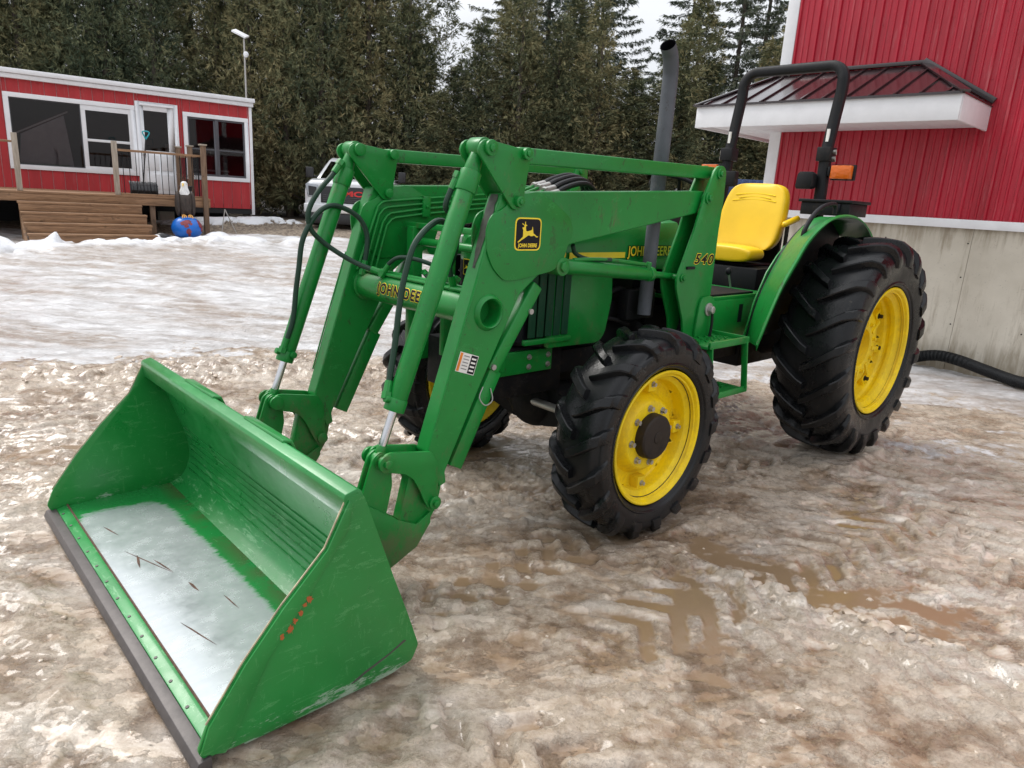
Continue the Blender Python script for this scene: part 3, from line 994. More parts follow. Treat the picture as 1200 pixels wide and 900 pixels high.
# ------------------------------------------------------------------ loader arms
BOOM = [(3.098, 0.449), (3.090, 0.400), (3.125, 0.385), (3.190, 0.549), (2.962, 1.269), (2.905, 1.45), (2.868, 1.549), (2.663, 1.567), (1.463, 1.628), (1.507, 1.515), (2.474, 1.353), (2.742, 1.150), (2.941, 0.769)]
GUS = [(2.861, 1.493), (2.80, 1.548), (2.668, 1.569), (2.55, 1.511), (2.473, 1.47), (2.447, 1.40), (2.480, 1.353), (2.499, 1.29), (2.561, 1.245), (2.746, 1.215), (2.84, 1.211), (2.901, 1.262), (2.938, 1.329), (2.946, 1.41), (2.925, 1.47)]
BELL = [(3.012, 1.700), (3.003, 1.728), (2.978, 1.742), (2.805, 1.723), (2.757, 1.724), (2.744, 1.695), (2.764, 1.578), (2.769, 1.512), (2.795, 1.490), (2.826, 1.495), (2.928, 1.601), (3.001, 1.68)]
TOWER = [(1.660, 1.130), (1.668, 1.190), (1.634, 1.262), (1.561, 1.431), (1.504, 1.612), (1.437, 1.738), (1.413, 1.757), (1.360, 1.760), (1.332, 1.735), (1.324, 1.599), (1.335, 1.434), (1.333, 1.071), (1.36, 0.80), (1.534, 0.80), (1.570, 0.96)]
PINA, PINB, PINC = (2.9586, 1.7117), (2.772, 1.7055), (2.7977, 1.5236)
PINE, PINF = (3.3899, 0.5518), (3.1624, 0.3288)

def ysp(s_, a, b):
    return (s_ * a, s_ * b) if s_ > 0 else (s_ * b, s_ * a)

for s_ in (1, -1):
    far = s_ < 0
    def Y(v): return v * s_
    g = G().prism(BOOM, *ysp(s_, 0.425, 0.505))
    arm = g.obj("loader_arm", "green", tractor, bevel=0.007, seg=3)
    # bore the round socket for the cross tube through the outer web
    cut = link("cut", G().cyl((2.907, Y(0.440), 1.087), (2.907, Y(0.540), 1.087), 0.0555, n=40).mesh("cut", "green_dark"), tractor)
    bpy.context.view_layer.update()
    md = arm.modifiers.new("bore", 'BOOLEAN')
    md.object = cut
    md.operation = 'DIFFERENCE'
    md.solver = 'EXACT'
    bored = bpy.data.meshes.new_from_object(arm.evaluated_get(bpy.context.evaluated_depsgraph_get()))
    arm.modifiers.clear()
    arm.data = bored
    bored.name = "loader_arm"
    bored.shade_smooth()
    bored.set_sharp_from_angle(angle=math.radians(11))
    bpy.data.objects.remove(cut)
    if s_ > 0:
        rr0 = random.Random(4)
        L0, R0_ = [], []
        for k in range(15):
            t = k / 14
            if t < 0.66:
                q = t / 0.66; x, z = 2.9645 - 0.057 * q, 1.262 + 0.187 * q
            else:
                q = (t - 0.66) / 0.34; x, z = 2.9075 - 0.037 * q, 1.449 + 0.098 * q
            wv = min(1.0, 0.25 + t * 1.6)
            L0.append((x + 0.0008, 0.466 - 0.026 * wv * rr0.uniform(0.7, 1.05), z + 0.0003)); R0_.append((x + 0.0008, 0.470 + 0.024 * wv * rr0.uniform(0.6, 1.05), z + 0.0003))
        G().add(L0 + R0_, [(i, i + 1, i + 16, i + 15) for i in range(14)]).obj("rubbed_patch", "rub_mark", arm)
    # fabricated knee: doubling plates, outer and inner
    for nm, y0, y1 in (("gusset_plate", 0.5045, 0.5125), ("gusset_plate", 0.4175, 0.4255)):
        G().prism(rounded(GUS, 0.03), *ysp(s_, y0, y1)).obj(nm, "green", arm, bevel=0.0015)
    # weld seam lines
    w_ = G().tube([(3.155, Y(0.506), 0.655 + 0.01), (3.06, Y(0.506), 0.965), (2.97, Y(0.506), 1.235)], 0.004, 6, 3)
    w_.obj("weld_seam", "green", arm)
    # torsion tube socket seen as a round hole in the arm
    g = G()
    g.lathe([(0.0, 0.054), (0.014 * s_, 0.055), (0.018 * s_, 0.060), (0.012 * s_, 0.068), (0.0, 0.074)], (2.907, Y(0.505), 1.087), 40)
    g.obj("tube_socket", "green", arm, angle=50)
    # bell crank: twin plates with bosses
    g = G()
    for y0, y1 in ((0.513, 0.525), (0.405, 0.417)):
        g.prism(rounded(BELL, 0.012, 3), *ysp(s_, y0, y1))
    bell = g.obj("bell_crank", "green", tractor, bevel=0.002)
    for (px_, pz_), r_ in ((PINA, 0.029), (PINB, 0.023), (PINC, 0.022)):
        b = G()
        b.cyl((px_, Y(0.398), pz_), (px_, Y(0.534), pz_), r_ * 0.62, n=20)
        b.cyl((px_, Y(0.524), pz_), (px_, Y(0.542), pz_), r_, n=24)
        b.cyl((px_, Y(0.541), pz_), (px_, Y(0.550), pz_), r_ * 0.55, n=6)
        b.cyl((px_, Y(0.388), pz_), (px_, Y(0.406), pz_), r_, n=24)
        b.obj("pivot_pin", "green", bell, bevel=0.002)
    g = G().beam((2.772, Y(0.463), 1.700), (1.375, Y(0.463), 1.722), 0.058, 0.062)
    lk = g.obj("levelling_link", "green", tractor, bevel=0.006, seg=3)
    # tower: two plates with a spacer
    g = G()
    for y0, y1 in ((0.522, 0.536), (0.430, 0.4445)):
        g.prism(rounded(TOWER, 0.02, 3), *ysp(s_, y0, y1))
    tw = g.obj("loader_tower", "green", tractor, bevel=0.002)
    G().prism([(1.355, 0.82), (1.50, 0.82), (1.44, 1.05), (1.41, 1.36), (1.385, 1.52), (1.36, 1.52), (1.345, 1.10)], *ysp(s_, 0.445, 0.5215)).obj('spacer_plate', 'grime', tw)  # near-black colour paints in the shade between the plates, along with dirt
    for (px_, pz_), r_ in (((1.394, 1.718), 0.026), ((1.472, 1.594), 0.030), ((1.624, 1.188), 0.022)):
        b = G()
        b.cyl((px_, Y(0.418), pz_), (px_, Y(0.536), pz_), r_ * 0.7, n=18)
        b.cyl((px_, Y(0.536), pz_), (px_, Y(0.545), pz_), r_, n=22)
        b.cyl((px_, Y(0.545), pz_), (px_, Y(0.556), pz_), r_ * 0.6, n=6)
        b.obj("tower_pin", "green", tw, bevel=0.0015)
    # mounting bracket and its bolt
    BR = [(1.455, 0.80), (1.465, 0.90), (1.448, 1.046), (1.425, 1.080), (1.340, 1.085), (1.305, 1.06), (1.285, 0.80)]
    G().prism(rounded(BR, 0.02, 3), *ysp(s_, 0.537, 0.551)).obj("mounting_bracket", "green", tw, bevel=0.002)
    b = G()
    b.cyl((1.363, Y(0.551), 1.012), (1.363, Y(0.560), 1.012), 0.036, n=24)
    b.cyl((1.363, Y(0.560), 1.012), (1.363, Y(0.585), 1.012), 0.021, n=6)
    b.obj("mounting_bolt", "zinc", tw, bevel=0.001)
    G().tube([(1.350, Y(0.572), 0.99), (1.345, Y(0.574), 0.93), (1.350, Y(0.572), 0.86)], 0.008, 8).obj("lock_handle", "black_paint", tw)
    G().beam((1.62, Y(0.43), 0.83), (1.30, Y(0.43), 0.83), 0.17, 0.06).obj("tower_foot", "green", tw, bevel=0.004)
    # lift cylinder
    a_, b_ = Vector((2.50, Y(0.470), 1.262)), Vector((1.806, Y(0.470), 1.206))
    d = (b_ - a_).normalized()
    g = G().cyl(a_ + d * 0.02, b_, 0.034, n=28).cyl(b_ - d * 0.03, b_ + d * 0.002, 0.037, n=28)
    g.cyl((2.50, Y(0.425), 1.262), (2.50, Y(0.515), 1.262), 0.040, n=26)
    g.cyl((2.50, Y(0.515), 1.262), (2.50, Y(0.528), 1.262), 0.024, n=6)
    g.tube([(2.40, Y(0.478), 1.287), (2.2, Y(0.484), 1.286), (1.93, Y(0.484), 1.262), (1.86, Y(0.482), 1.255)], 0.009, 8)
    g.cyl((1.855, Y(0.48), 1.21), (1.855, Y(0.49), 1.268), 0.014, n=10)
    lc = g.obj("lift_cylinder", "green", tractor, bevel=0.0015)
    G().cyl(b_, Vector((1.60, Y(0.470), 1.188)), 0.0165, n=20).obj("piston_rod", "green", lc)
    G().cyl(b_ + d * 0.002, b_ + d * 0.014, 0.0185, n=20).obj("rod_seal", "chrome", lc)
    # bucket cylinder
    A_, E_ = Vector((PINA[0], Y(0.463), PINA[1])), Vector((PINE[0], Y(0.463), PINE[1]))
    d = (E_ - A_).normalized()
    bend = A_ + d * (0.795 if s_ > 0 else 0.80) * 1.28
    end = A_ + d * 1.045
    g = G().cyl(A_ + d * 0.10, end, 0.037, n=32).cyl(A_ + d * 0.095, A_ + d * 0.175, 0.0415, n=32).cyl(end - d * 0.05, end, 0.0405, n=32)
    g.cyl(A_ + d * 0.02, A_ + d * 0.11, 0.026, 0.034, 24)
    g.cyl((A_.x, Y(0.428), A_.z), (A_.x, Y(0.500), A_.z), 0.038, n=28)
    fr = Vector((0.94, 0, 0.33)).normalized()
    p0, p1 = A_ + d * 0.13 - fr * 0.0 + Vector((0.02, -0.036 * s_, 0)), end - d * 0.04 + Vector((-0.01, -0.040 * s_, 0))
    g.cyl(p1 - Vector((0, 0, 0.0)), p1 + Vector((0, -0.018 * s_, 0)), 0.016, n=12)
    g.cyl(end - d * 0.04, end - d * 0.04 + fr * 0.056, 0.015, n=12)
    bc = g.obj("bucket_cylinder", "green", tractor, bevel=0.0015)
    G().cyl(end, E_ - d * 0.01, 0.0165, n=24).obj("piston_rod", "chrome", bc)
    G().cyl(E_ - d * 0.055, E_ - d * 0.008, 0.020, n=20).cyl((E_.x, Y(0.432), E_.z), (E_.x, Y(0.492), E_.z), 0.030, n=24).obj("rod_eye", "green", bc, bevel=0.002)
    # guide link ("dog bone") plates at the arm's foot
    DB = [(3.392, 0.585), (3.365, 0.590), (3.180, 0.556), (3.145, 0.50), (3.140, 0.33), (3.158, 0.303), (3.185, 0.312), (3.205, 0.345), (3.232, 0.405), (3.262, 0.458), (3.30, 0.488), (3.362, 0.506), (3.395, 0.520), (3.412, 0.552)]
    g = G()
    for y0, y1 in ((0.506, 0.519), (0.411, 0.424)):
        g.prism(rounded(DB, 0.012, 3), *ysp(s_, y0, y1))
    db = g.obj("guide_link", "green", tractor, bevel=0.002)
    for (px_, pz_), r_ in ((PINE, 0.030), ((3.160, 0.335), 0.024)):
        b = G()
        b.cyl((px_, Y(0.405), pz_), (px_, Y(0.519), pz_), r_ * 0.7, n=20)
        b.cyl((px_, Y(0.519), pz_), (px_, Y(0.530), pz_), r_ * 1.15, n=24)
        b.cyl((px_, Y(0.530), pz_), (px_, Y(0.543), pz_), r_ * 0.62, n=6)
        b.cyl((px_, Y(0.398), pz_), (px_, Y(0.411), pz_), r_ * 1.1, n=22)
        b.obj("pivot_pin", "green", db, bevel=0.0015)
    # bucket links from the rod eye down to the bucket
    LK = [(3.425, 0.570), (3.395, 0.590), (3.358, 0.575), (3.345, 0.53), (3.340, 0.44), (3.365, 0.33), (3.42, 0.22), (3.52, 0.24), (3.50, 0.36), (3.465, 0.45), (3.442, 0.52)]
    g = G()
    g.prism(rounded(LK, 0.012, 3), *ysp(s_, 0.440, 0.452)); g.prism(rounded(LK, 0.012, 3), *ysp(s_, 0.476, 0.488))
    g.prism([(3.365, 0.50), (3.425, 0.50), (3.455, 0.40), (3.47, 0.30), (3.40, 0.31), (3.37, 0.42)], *ysp(s_, 0.452, 0.476))
    g.obj("bucket_link", "green", tractor, bevel=0.0015)
    # parking stand behind the lower arm
    ax = Vector((2.635 - 2.868, 0, 1.185 - 0.835)); L_ = ax.length; ax.normalize()
    sd = Vector((ax.z, 0, -ax.x))
    g = G()
    base = Vector((2.868 - 0.012, Y(0.466), 0.835))
    g.obox(base + ax * L_ / 2 - sd * 0.0, ax, sd, (0, 1, 0), L_ / 2, 0.031, 0.030)
    st = g.obj("parking_stand", "green", arm, bevel=0.009, seg=3)
    g = G()
    p0, p1 = Vector((2.838, Y(0.466), 0.835)), Vector((3.034, Y(0.466), 0.448))
    aa = (p1 - p0).normalized(); ss = Vector((aa.z, 0, -aa.x))
    g.obox((p0 + p1) / 2, aa, ss, (0, 1, 0), (p1 - p0).length / 2, 0.034, 0.026)
    g.obj("stand_leg", "green", arm, bevel=0.004)
    b = G()
    for p in ((2.664, 1.075), (2.86, 0.855)):
        b.cyl((p[0], Y(0.495), p[1]), (p[0], Y(0.505), p[1]), 0.012, n=14)
    b.tube([(2.905, Y(0.49), 0.775), (2.930, Y(0.50), 0.735), (2.905, Y(0.51), 0.70), (2.862, Y(0.505), 0.715), (2.868, Y(0.495), 0.765)], 0.0028, 6, 4)
    b.obj("stand_pin", "zinc", arm)

# cross tube between the arms
g = G().cyl((2.907, -0.425, 1.087), (2.907, 0.425, 1.087), 0.069, n=48)
g.lathe([(0, 0.069), (0, 0.078), (0.018, 0.078), (0.022, 0.069)], (2.907, -0.4245, 1.087), 40)
g.lathe([(0, 0.069), (0, 0.078), (-0.018, 0.078), (-0.022, 0.069)], (2.907, 0.4245, 1.087), 40)
tt = g.obj("torsion_tube", "green", tractor, bevel=0.0)
def tubewarp(rad, z0=0.0, y0=0.0):
    def f_(a, b):
        th = (b / rad) + z0
        return Vector((2.907 + rad * math.cos(th), y0 + a, 1.087 + rad * math.sin(th)))
    return f_
def onring(a, b, dp):
    rad = 0.0695 + dp
    th = b / rad + 0.14
    return Vector((2.907 + rad * math.cos(th), a, 1.087 + rad * math.sin(th)))
outlined("lettering", "JOHN DEERE", 0.066, tt, (0, 0, 0), (0, 1, 0), (0, 0, 1), depth=0.0008, bold=0.0026, edge=0.0028, spacing=1.26, sx=0.92, warp=onring)
g = G()
for yy in (-0.13, 0.0, 0.13):
    pass
g.tube([(2.94, -0.40, 1.160), (2.94, 0.40, 1.160)], 0.009, 8, 1).tube([(2.92, -0.40, 1.168), (2.92, 0.36, 1.168)], 0.008, 8, 1)
g.obj("tube_line", "green", tt)

# hydraulic steel lines on the inner side of the far arm
far_arm = [o for o in tractor.children if o.name.startswith("loader_arm")][1]
for i, pts in enumerate(([(2.967, 1.160), (2.852, 1.461), (2.83, 1.48), (2.81, 1.486), (2.596, 1.507), (1.75, 1.585)], [(2.932, 1.150), (2.846, 1.420), (2.822, 1.448), (2.798, 1.458), (2.595, 1.481), (1.75, 1.562)],
                         [(2.900, 1.150), (2.825, 1.385), (2.80, 1.418), (2.779, 1.430), (2.594, 1.456), (1.75, 1.54)], [(2.868, 1.150), (2.803, 1.370), (2.775, 1.400), (2.754, 1.409), (2.594, 1.431), (1.75, 1.516)])):
    g = G().ptube([(x, -0.405, z) for x, z in pts], 0.0065, 8)
    g.obj("hydraulic_line", "green", far_arm)
    # the near arm carries the same set
    G().ptube([(x, 0.405, z) for x, z in pts], 0.0065, 8).obj("hydraulic_line", "green", arm if False else [o for o in tractor.children if o.name.startswith("loader_arm")][0])
G().box(2.548, 2.594, -0.417, -0.394, 1.418, 1.520).cyl((2.571, -0.394, 1.469), (2.571, -0.386, 1.469), 0.009, n=6).obj("line_clamp", "green", far_arm, bevel=0.002)

# hoses
def hose(pts, r=0.0105, mat="hose_green", fit=True, nm="hydraulic_hose"):
    o = G().tube(pts, r, 10, 6).obj(nm, mat, tractor)
    if fit:
        for p, q in ((pts[0], pts[1]), (pts[-1], pts[-2])):
            p, q = Vector(p), Vector(q)
            d_ = (q - p).normalized()
            G().cyl(p - d_ * 0.005, p + d_ * 0.05, r * 1.35, r * 1.25, 10).cyl(p - d_ * 0.02, p + d_ * 0.006, r * 1.7, n=6).obj("hose_fitting", "green", o)
    return o
hose([(2.93, 0.30, 1.165), (2.962, 0.31, 1.25), (2.975, 0.33, 1.361), (3.005, 0.35, 1.415), (3.08, 0.37, 1.432), (3.188, 0.39, 1.354), (3.236, 0.395, 1.235), (3.262, 0.40, 1.12), (3.290, 0.415, 0.976), (3.325, 0.435, 0.85), (3.345, 0.45, 0.80)], 0.012)
hose([(3.035, 0.432, 1.600), (3.062, 0.428, 1.545), (3.075, 0.42, 1.49), (3.03, 0.40, 1.455), (2.97, 0.36, 1.40), (2.945, 0.32, 1.30), (2.935, 0.22, 1.165)], 0.011)
hose([(3.045, -0.43, 1.640), (3.095, -0.425, 1.580), (3.150, -0.42, 1.525), (3.197, -0.42, 1.454), (3.211, -0.42, 1.397), (3.191, -0.42, 1.335), (3.120, -0.40, 1.270), (3.02, -0.33, 1.20), (2.95, -0.22, 1.165)], 0.012)
hose([(2.945, -0.385, 1.155), (2.925, -0.39, 1.25), (2.918, -0.40, 1.33), (2.952, -0.41, 1.400), (3.02, -0.42, 1.441), (3.098, -0.42, 1.454), (3.173, -0.42, 1.409), (3.238, -0.42, 1.302), (3.261, -0.42, 1.168), (3.274, -0.425, 1.071), (3.292, -0.43, 0.925), (3.335, -0.44, 0.80)], 0.012)
hose([(2.95, -0.20, 1.165), (2.935, -0.17, 1.215), (2.90, -0.12, 1.245), (2.82, -0.02, 1.225), (2.72, 0.05, 1.16)], 0.010)
hose([(2.93, 0.20, 1.162), (2.90, 0.16, 1.156), (2.85, 0.02, 1.160), (2.80, -0.08, 1.175)], 0.009)
# black hoses looping over the near arm behind the knee
for i, (dy, dz) in enumerate(((0.0, 0.0), (0.035, -0.012), (-0.03, 0.006), (0.06, -0.03))):
    hose([(2.37, 0.255 + dy, 1.600 + dz), (2.29, 0.240 + dy, 1.628 + dz), (2.18, 0.225 + dy, 1.650 + dz), (2.08, 0.205 + dy, 1.640 + dz), (2.01, 0.185 + dy, 1.58 + dz), (1.99, 0.17 + dy, 1.44)], 0.013, "rubber_hose", fit=False)
    G().cyl((2.44, 0.275 + dy, 1.588 + dz), (2.36, 0.253 + dy, 1.603 + dz), 0.015, n=12).cyl((2.455, 0.28 + dy, 1.584 + dz), (2.435, 0.274 + dy, 1.589 + dz), 0.019, n=6).obj("hose_coupling", "zinc", tractor)
    G().ptube([(2.80, 0.37 + dy, 1.50 + dz), (2.45, 0.278 + dy, 1.586 + dz)], 0.008).obj("steel_line", "green", tractor)
hose([(2.40, 0.468, 1.35), (2.36, 0.455, 1.31), (2.28, 0.47, 1.285), (2.15, 0.487, 1.284)], 0.010, fit=False)

# decals on the near arm
near_arm = [o for o in tractor.children if o.name.startswith("loader_arm")][0]
def rrect(cx, cz, hx, hz, r):
    return rounded([(cx - hx, cz - hz), (cx + hx, cz - hz), (cx + hx, cz + hz), (cx - hx, cz + hz)], r, 6)
cx, cz = 2.7225, 1.398
fr_ = G().prism(rrect(cx, cz, 0.0735, 0.0655, 0.025), 0.5120, 0.5138).obj("badge", "yellow_decal", near_arm)
G().prism(rrect(cx, cz, 0.0675, 0.0600, 0.021), 0.5138, 0.5144).obj("badge_field", "black_decal", near_arm)
DEER = [(2.745, 1.381), (2.760, 1.374), (2.777, 1.3635), (2.780, 1.367), (2.765, 1.378), (2.752, 1.388), (2.752, 1.400), (2.752, 1.414), (2.756, 1.420), (2.757, 1.4245), (2.748, 1.426), (2.746, 1.430), (2.749, 1.4335), (2.757, 1.436), (2.759, 1.4415),
        (2.755, 1.4405), (2.752, 1.437), (2.745, 1.4345), (2.7435, 1.441), (2.744, 1.4475), (2.7405, 1.4475), (2.7395, 1.438), (2.7365, 1.435), (2.7315, 1.4335), (2.7320, 1.4305), (2.7365, 1.431), (2.7385, 1.427), (2.7375, 1.419), (2.735, 1.4105),
        (2.727, 1.4095), (2.712, 1.4125), (2.7045, 1.4145), (2.7015, 1.421), (2.7025, 1.428), (2.6995, 1.4275), (2.6975, 1.418), (2.6955, 1.409), (2.6935, 1.401), (2.6885, 1.399), (2.683, 1.396), (2.674, 1.3895), (2.6665, 1.3895), (2.6665, 1.3865),
        (2.676, 1.3855), (2.685, 1.391), (2.692, 1.3935), (2.697, 1.391), (2.707, 1.390), (2.714, 1.3925), (2.722, 1.3935), (2.730, 1.3895), (2.738, 1.385)]
G().prism(DEER, 0.5144, 0.5149).obj("badge_deer", "yellow_decal", near_arm, smooth=False)
lettering("badge_lettering", "JOHN DEERE", 0.0205, "yellow_decal", near_arm, (cx, 0.5146, cz - 0.0455), (-1, 0, 0), (0, 0, 1), 0.0004, offset=0.0007, sx=0.90)
# warning label
wd = Vector((3.046 - 2.948, 0, 0.943 - 0.911)); ux = Vector((-wd.x, 0, -wd.z)).normalized(); uz = Vector((0.30, 0, 0.954)) if False else Vector((-ux.z, 0, ux.x)) * -1
uz = Vector((0, 1, 0)).cross(ux) * -1
uz = ux.cross(Vector((0, 1, 0))) * -1
if uz.z < 0: uz = -uz
def lab(mat, a0, a1, b0, b1, t, nm):
    c = Vector((3.008, 0.5055 + t, 0.889))
    pts = [c + ux * a0 + uz * b0, c + ux * a1 + uz * b0, c + ux * a1 + uz * b1, c + ux * a0 + uz * b1]
    G().add(pts + [p + Vector((0, 0.0005, 0)) for p in pts], [(0, 1, 2, 3), (7, 6, 5, 4), (0, 4, 5, 1), (1, 5, 6, 2), (2, 6, 7, 3), (3, 7, 4, 0)]).obj(nm, mat, near_arm, smooth=False)
lab("white_decal", -0.050, 0.050, -0.040, 0.040, 0.0, "warning_label")
lab("orange_decal", -0.047, -0.034, -0.037, 0.037, 0.0008, "label_band")
lab("black_decal", 0.012, 0.047, -0.037, 0.037, 0.0008, "label_band")
for i in range(5):
    lab("grey_text", -0.026, 0.004, 0.026 - i * 0.013, 0.030 - i * 0.013, 0.0008, "label_line")
for i in range(4):
    lab("white_decal", 0.017, 0.041, 0.020 - i * 0.016, 0.027 - i * 0.016, 0.0014, "label_line")
# model number on the near tower
near_tower = [o for o in tractor.children if o.name.startswith("loader_tower")][0]
outlined("model_number", "540", 0.072, near_tower, (1.448, 0.5365, 1.280), (-1, 0, -0.035), (-0.035, 0, 1), depth=0.0008, bold=0.0018, edge=0.0034, spacing=1.22, sx=1.42, shear=0.2)
G().box(1.53, 1.60, 0.537, 0.546, 1.232, 1.246).obj("grease_fitting", "black_paint", near_tower)

# ------------------------------------------------------------------ bucket
def big_(a): return a.noise(2.0, 5, 0.6)
def bucket_mats():
    a = NT("bucket_paint")
    big = a.noise(2.0, 5, 0.6)
    base = a.mix(a.ramp(big, [(0.3, 0.0), (0.7, 1.0)]), (0.005, 0.165, 0.025), (0.012, 0.240, 0.042))
    s1 = a.ramp(a.noise(5, 9, 0.80, (1.5, 1, 6), dist=0.8), [(0.585, 0.0), (0.60, 0.7), (0.62, 0.10), (0.7, 0.0)])
    s2 = a.ramp(a.noise(6, 9, 0.80, (5, 1.0, 1.4), dist=1.0), [(0.60, 0.0), (0.612, 0.7), (0.63, 0.05), (0.7, 0.0)])
    base = a.mix(a.math('MULTIPLY', a.math('MAXIMUM', s1, s2), 0.85), base, (0.14, 0.40, 0.16))
    z = a.xyz()[2]
    low = a.math('SUBTRACT', 1.0, a.math('DIVIDE', z, 0.11), clamp=True)
    wn = a.noise(11, 8, 0.75, (1, 1, 2.5), dist=0.3)
    wn = a.math('ADD', a.math('MULTIPLY', wn, 0.6), a.math('MULTIPLY', a.noise(34, 8, 0.8, (0.4, 1, 3.5)), 0.42))
    wear = a.ramp(a.math('ADD', wn, a.math('MULTIPLY', low, 0.15)), [(0.625, 0.0), (0.66, 1.0)])
    wear = a.math('MULTIPLY', wear, a.ramp(low, [(0.0, 0.0), (0.5, 0.55)]))
    base = a.mix(wear, base, (0.50, 0.56, 0.50))
    r = a.ramp(a.noise(24, 6, 0.75, dist=0.5), [(0.69, 0.0), (0.72, 1.0)])
    r = a.math('MULTIPLY', r, a.ramp(a.noise(3.3, 3), [(0.52, 0.0), (0.6, 0.9)]))
    base = a.mix(r, base, (0.16, 0.055, 0.022))
    a.set(col=base, rough=a.ramp(a.noise(8, 5, 0.6), [(0.3, 0.24), (0.7, 0.48)]), coat=0.15, normal=a.bump(a.noise(30, 4), 0.08, 0.004))
    M["bucket"] = a.m
    a = NT("bucket_back_paint")
    base = a.mix(a.ramp(big_(a), [(0.3, 0.0), (0.7, 1.0)]), (0.006, 0.165, 0.028), (0.020, 0.260, 0.060))
    s1 = a.ramp(a.noise(9, 8, 0.78, (6, 1.0, 5), dist=0.5), [(0.56, 0.0), (0.62, 0.5), (0.70, 0.1)])
    s2 = a.ramp(a.noise(16, 8, 0.78, (1.2, 5, 1.2), dist=0.5), [(0.60, 0.0), (0.64, 0.5), (0.70, 0.0)])
    low = a.math('SUBTRACT', 1.0, a.math('DIVIDE', a.xyz()[2], 0.45), clamp=True)
    k_ = a.math('MULTIPLY', a.math('MAXIMUM', s1, s2), a.math('ADD', 0.35, low), clamp=True)
    base = a.mix(k_, base, (0.22, 0.46, 0.24))
    r = a.ramp(a.noise(24, 6, 0.75, dist=0.5), [(0.68, 0.0), (0.71, 1.0)])
    base = a.mix(a.math('MULTIPLY', r, a.ramp(a.noise(3.3, 3), [(0.50, 0.0), (0.6, 0.8)])), base, (0.12, 0.06, 0.03))
    a.set(col=base, rough=a.ramp(a.noise(8, 5, 0.6), [(0.3, 0.24), (0.7, 0.45)]), coat=0.15, normal=a.bump(a.noise(30, 4), 0.08, 0.004))
    M["bucket_back"] = a.m
    a = NT("bucket_floor_paint")
    X_, Y_, Z_ = a.xyz()
    n = a.math('ADD', a.math('MULTIPLY', a.noise(7.0, 9, 0.80, (1.2, 5, 1), dist=0.6), 0.6), a.math('MULTIPLY', a.noise(3.4, 8, 0.7, dist=0.4), 0.4))
    n2 = a.noise(2.2, 4, 0.5)
    fx = a.ramp(a.math('DIVIDE', a.math('SUBTRACT', X_, 3.66), 0.5), [(0.0, 0.0), (0.20, 0.18), (0.40, 0.58), (0.70, 0.74), (0.96, 0.72), (1.0, 0.55)])
    fy = a.ramp(a.math('DIVIDE', a.math('ADD', Y_, 0.95), 1.9), [(0.0, 0.0), (0.07, 0.40), (0.14, 0.84), (0.5, 0.97), (0.93, 1.06), (1.0, 0.75)])
    m = a.math('ADD', a.math('MULTIPLY', a.math('MULTIPLY', fx, fy), 0.80), a.math('MULTIPLY', a.math('ADD', n, a.math('MULTIPLY', n2, 0.25)), 0.52))
    worn = a.ramp(m, [(0.580, 0.0), (0.625, 0.45), (0.68, 1.0)])
    steel = a.mix(a.noise(13, 7, 0.7, (1, 4, 1)), (0.52, 0.57, 0.59), (0.74, 0.77, 0.79))
    dk = a.ramp(a.noise(9, 7, 0.75, (1.5, 5, 1), dist=0.5), [(0.665, 0.0), (0.70, 0.85)])
    base = a.mix(worn, a.mix(big, (0.006, 0.120, 0.020), (0.02, 0.20, 0.045)) if False else a.mix(n2, (0.008, 0.15, 0.028), (0.022, 0.25, 0.06)), steel)
    base = a.mix(dk, base, (0.035, 0.022, 0.016))
    rs = a.math('MULTIPLY', a.ramp(a.math('DIVIDE', a.math('SUBTRACT', 3.80, X_), 0.12, clamp=True), [(0.0, 0.0), (1.0, 1.0)]), a.ramp(a.noise(6, 6, 0.7), [(0.44, 0.0), (0.56, 0.85)]))
    base = a.mix(rs, base, (0.10, 0.06, 0.035))
    a.set(col=base, metal=a.math('MULTIPLY', worn, 0.6), rough=a.ramp(a.noise(10, 6, 0.7), [(0.3, 0.14), (0.7, 0.34)]), normal=a.bump(n, 0.10, 0.004))
    M["bucket_floor"] = a.m
    a = NT("worn_steel_edge")
    n = a.noise(14, 7, 0.7)
    a.set(col=a.mix(n, (0.045, 0.04, 0.04), (0.14, 0.125, 0.12)), metal=0.35, rough=0.5, normal=a.bump(a.noise(40, 5), 0.3, 0.004))
    M["edge_steel"] = a.m
    a = NT("rust_smear")
    a.set(col=a.mix(a.noise(20, 5), (0.30, 0.07, 0.02), (0.50, 0.14, 0.03)), rough=0.7)
    M["rust"] = a.m
    plain("bare_edge", (0.42, 0.36, 0.24), 0.5, var=0.4, scale=30)
    plain("rust_dark", (0.09, 0.045, 0.028), 0.8, var=0.5, scale=40)
bucket_mats()
BW = 0.953
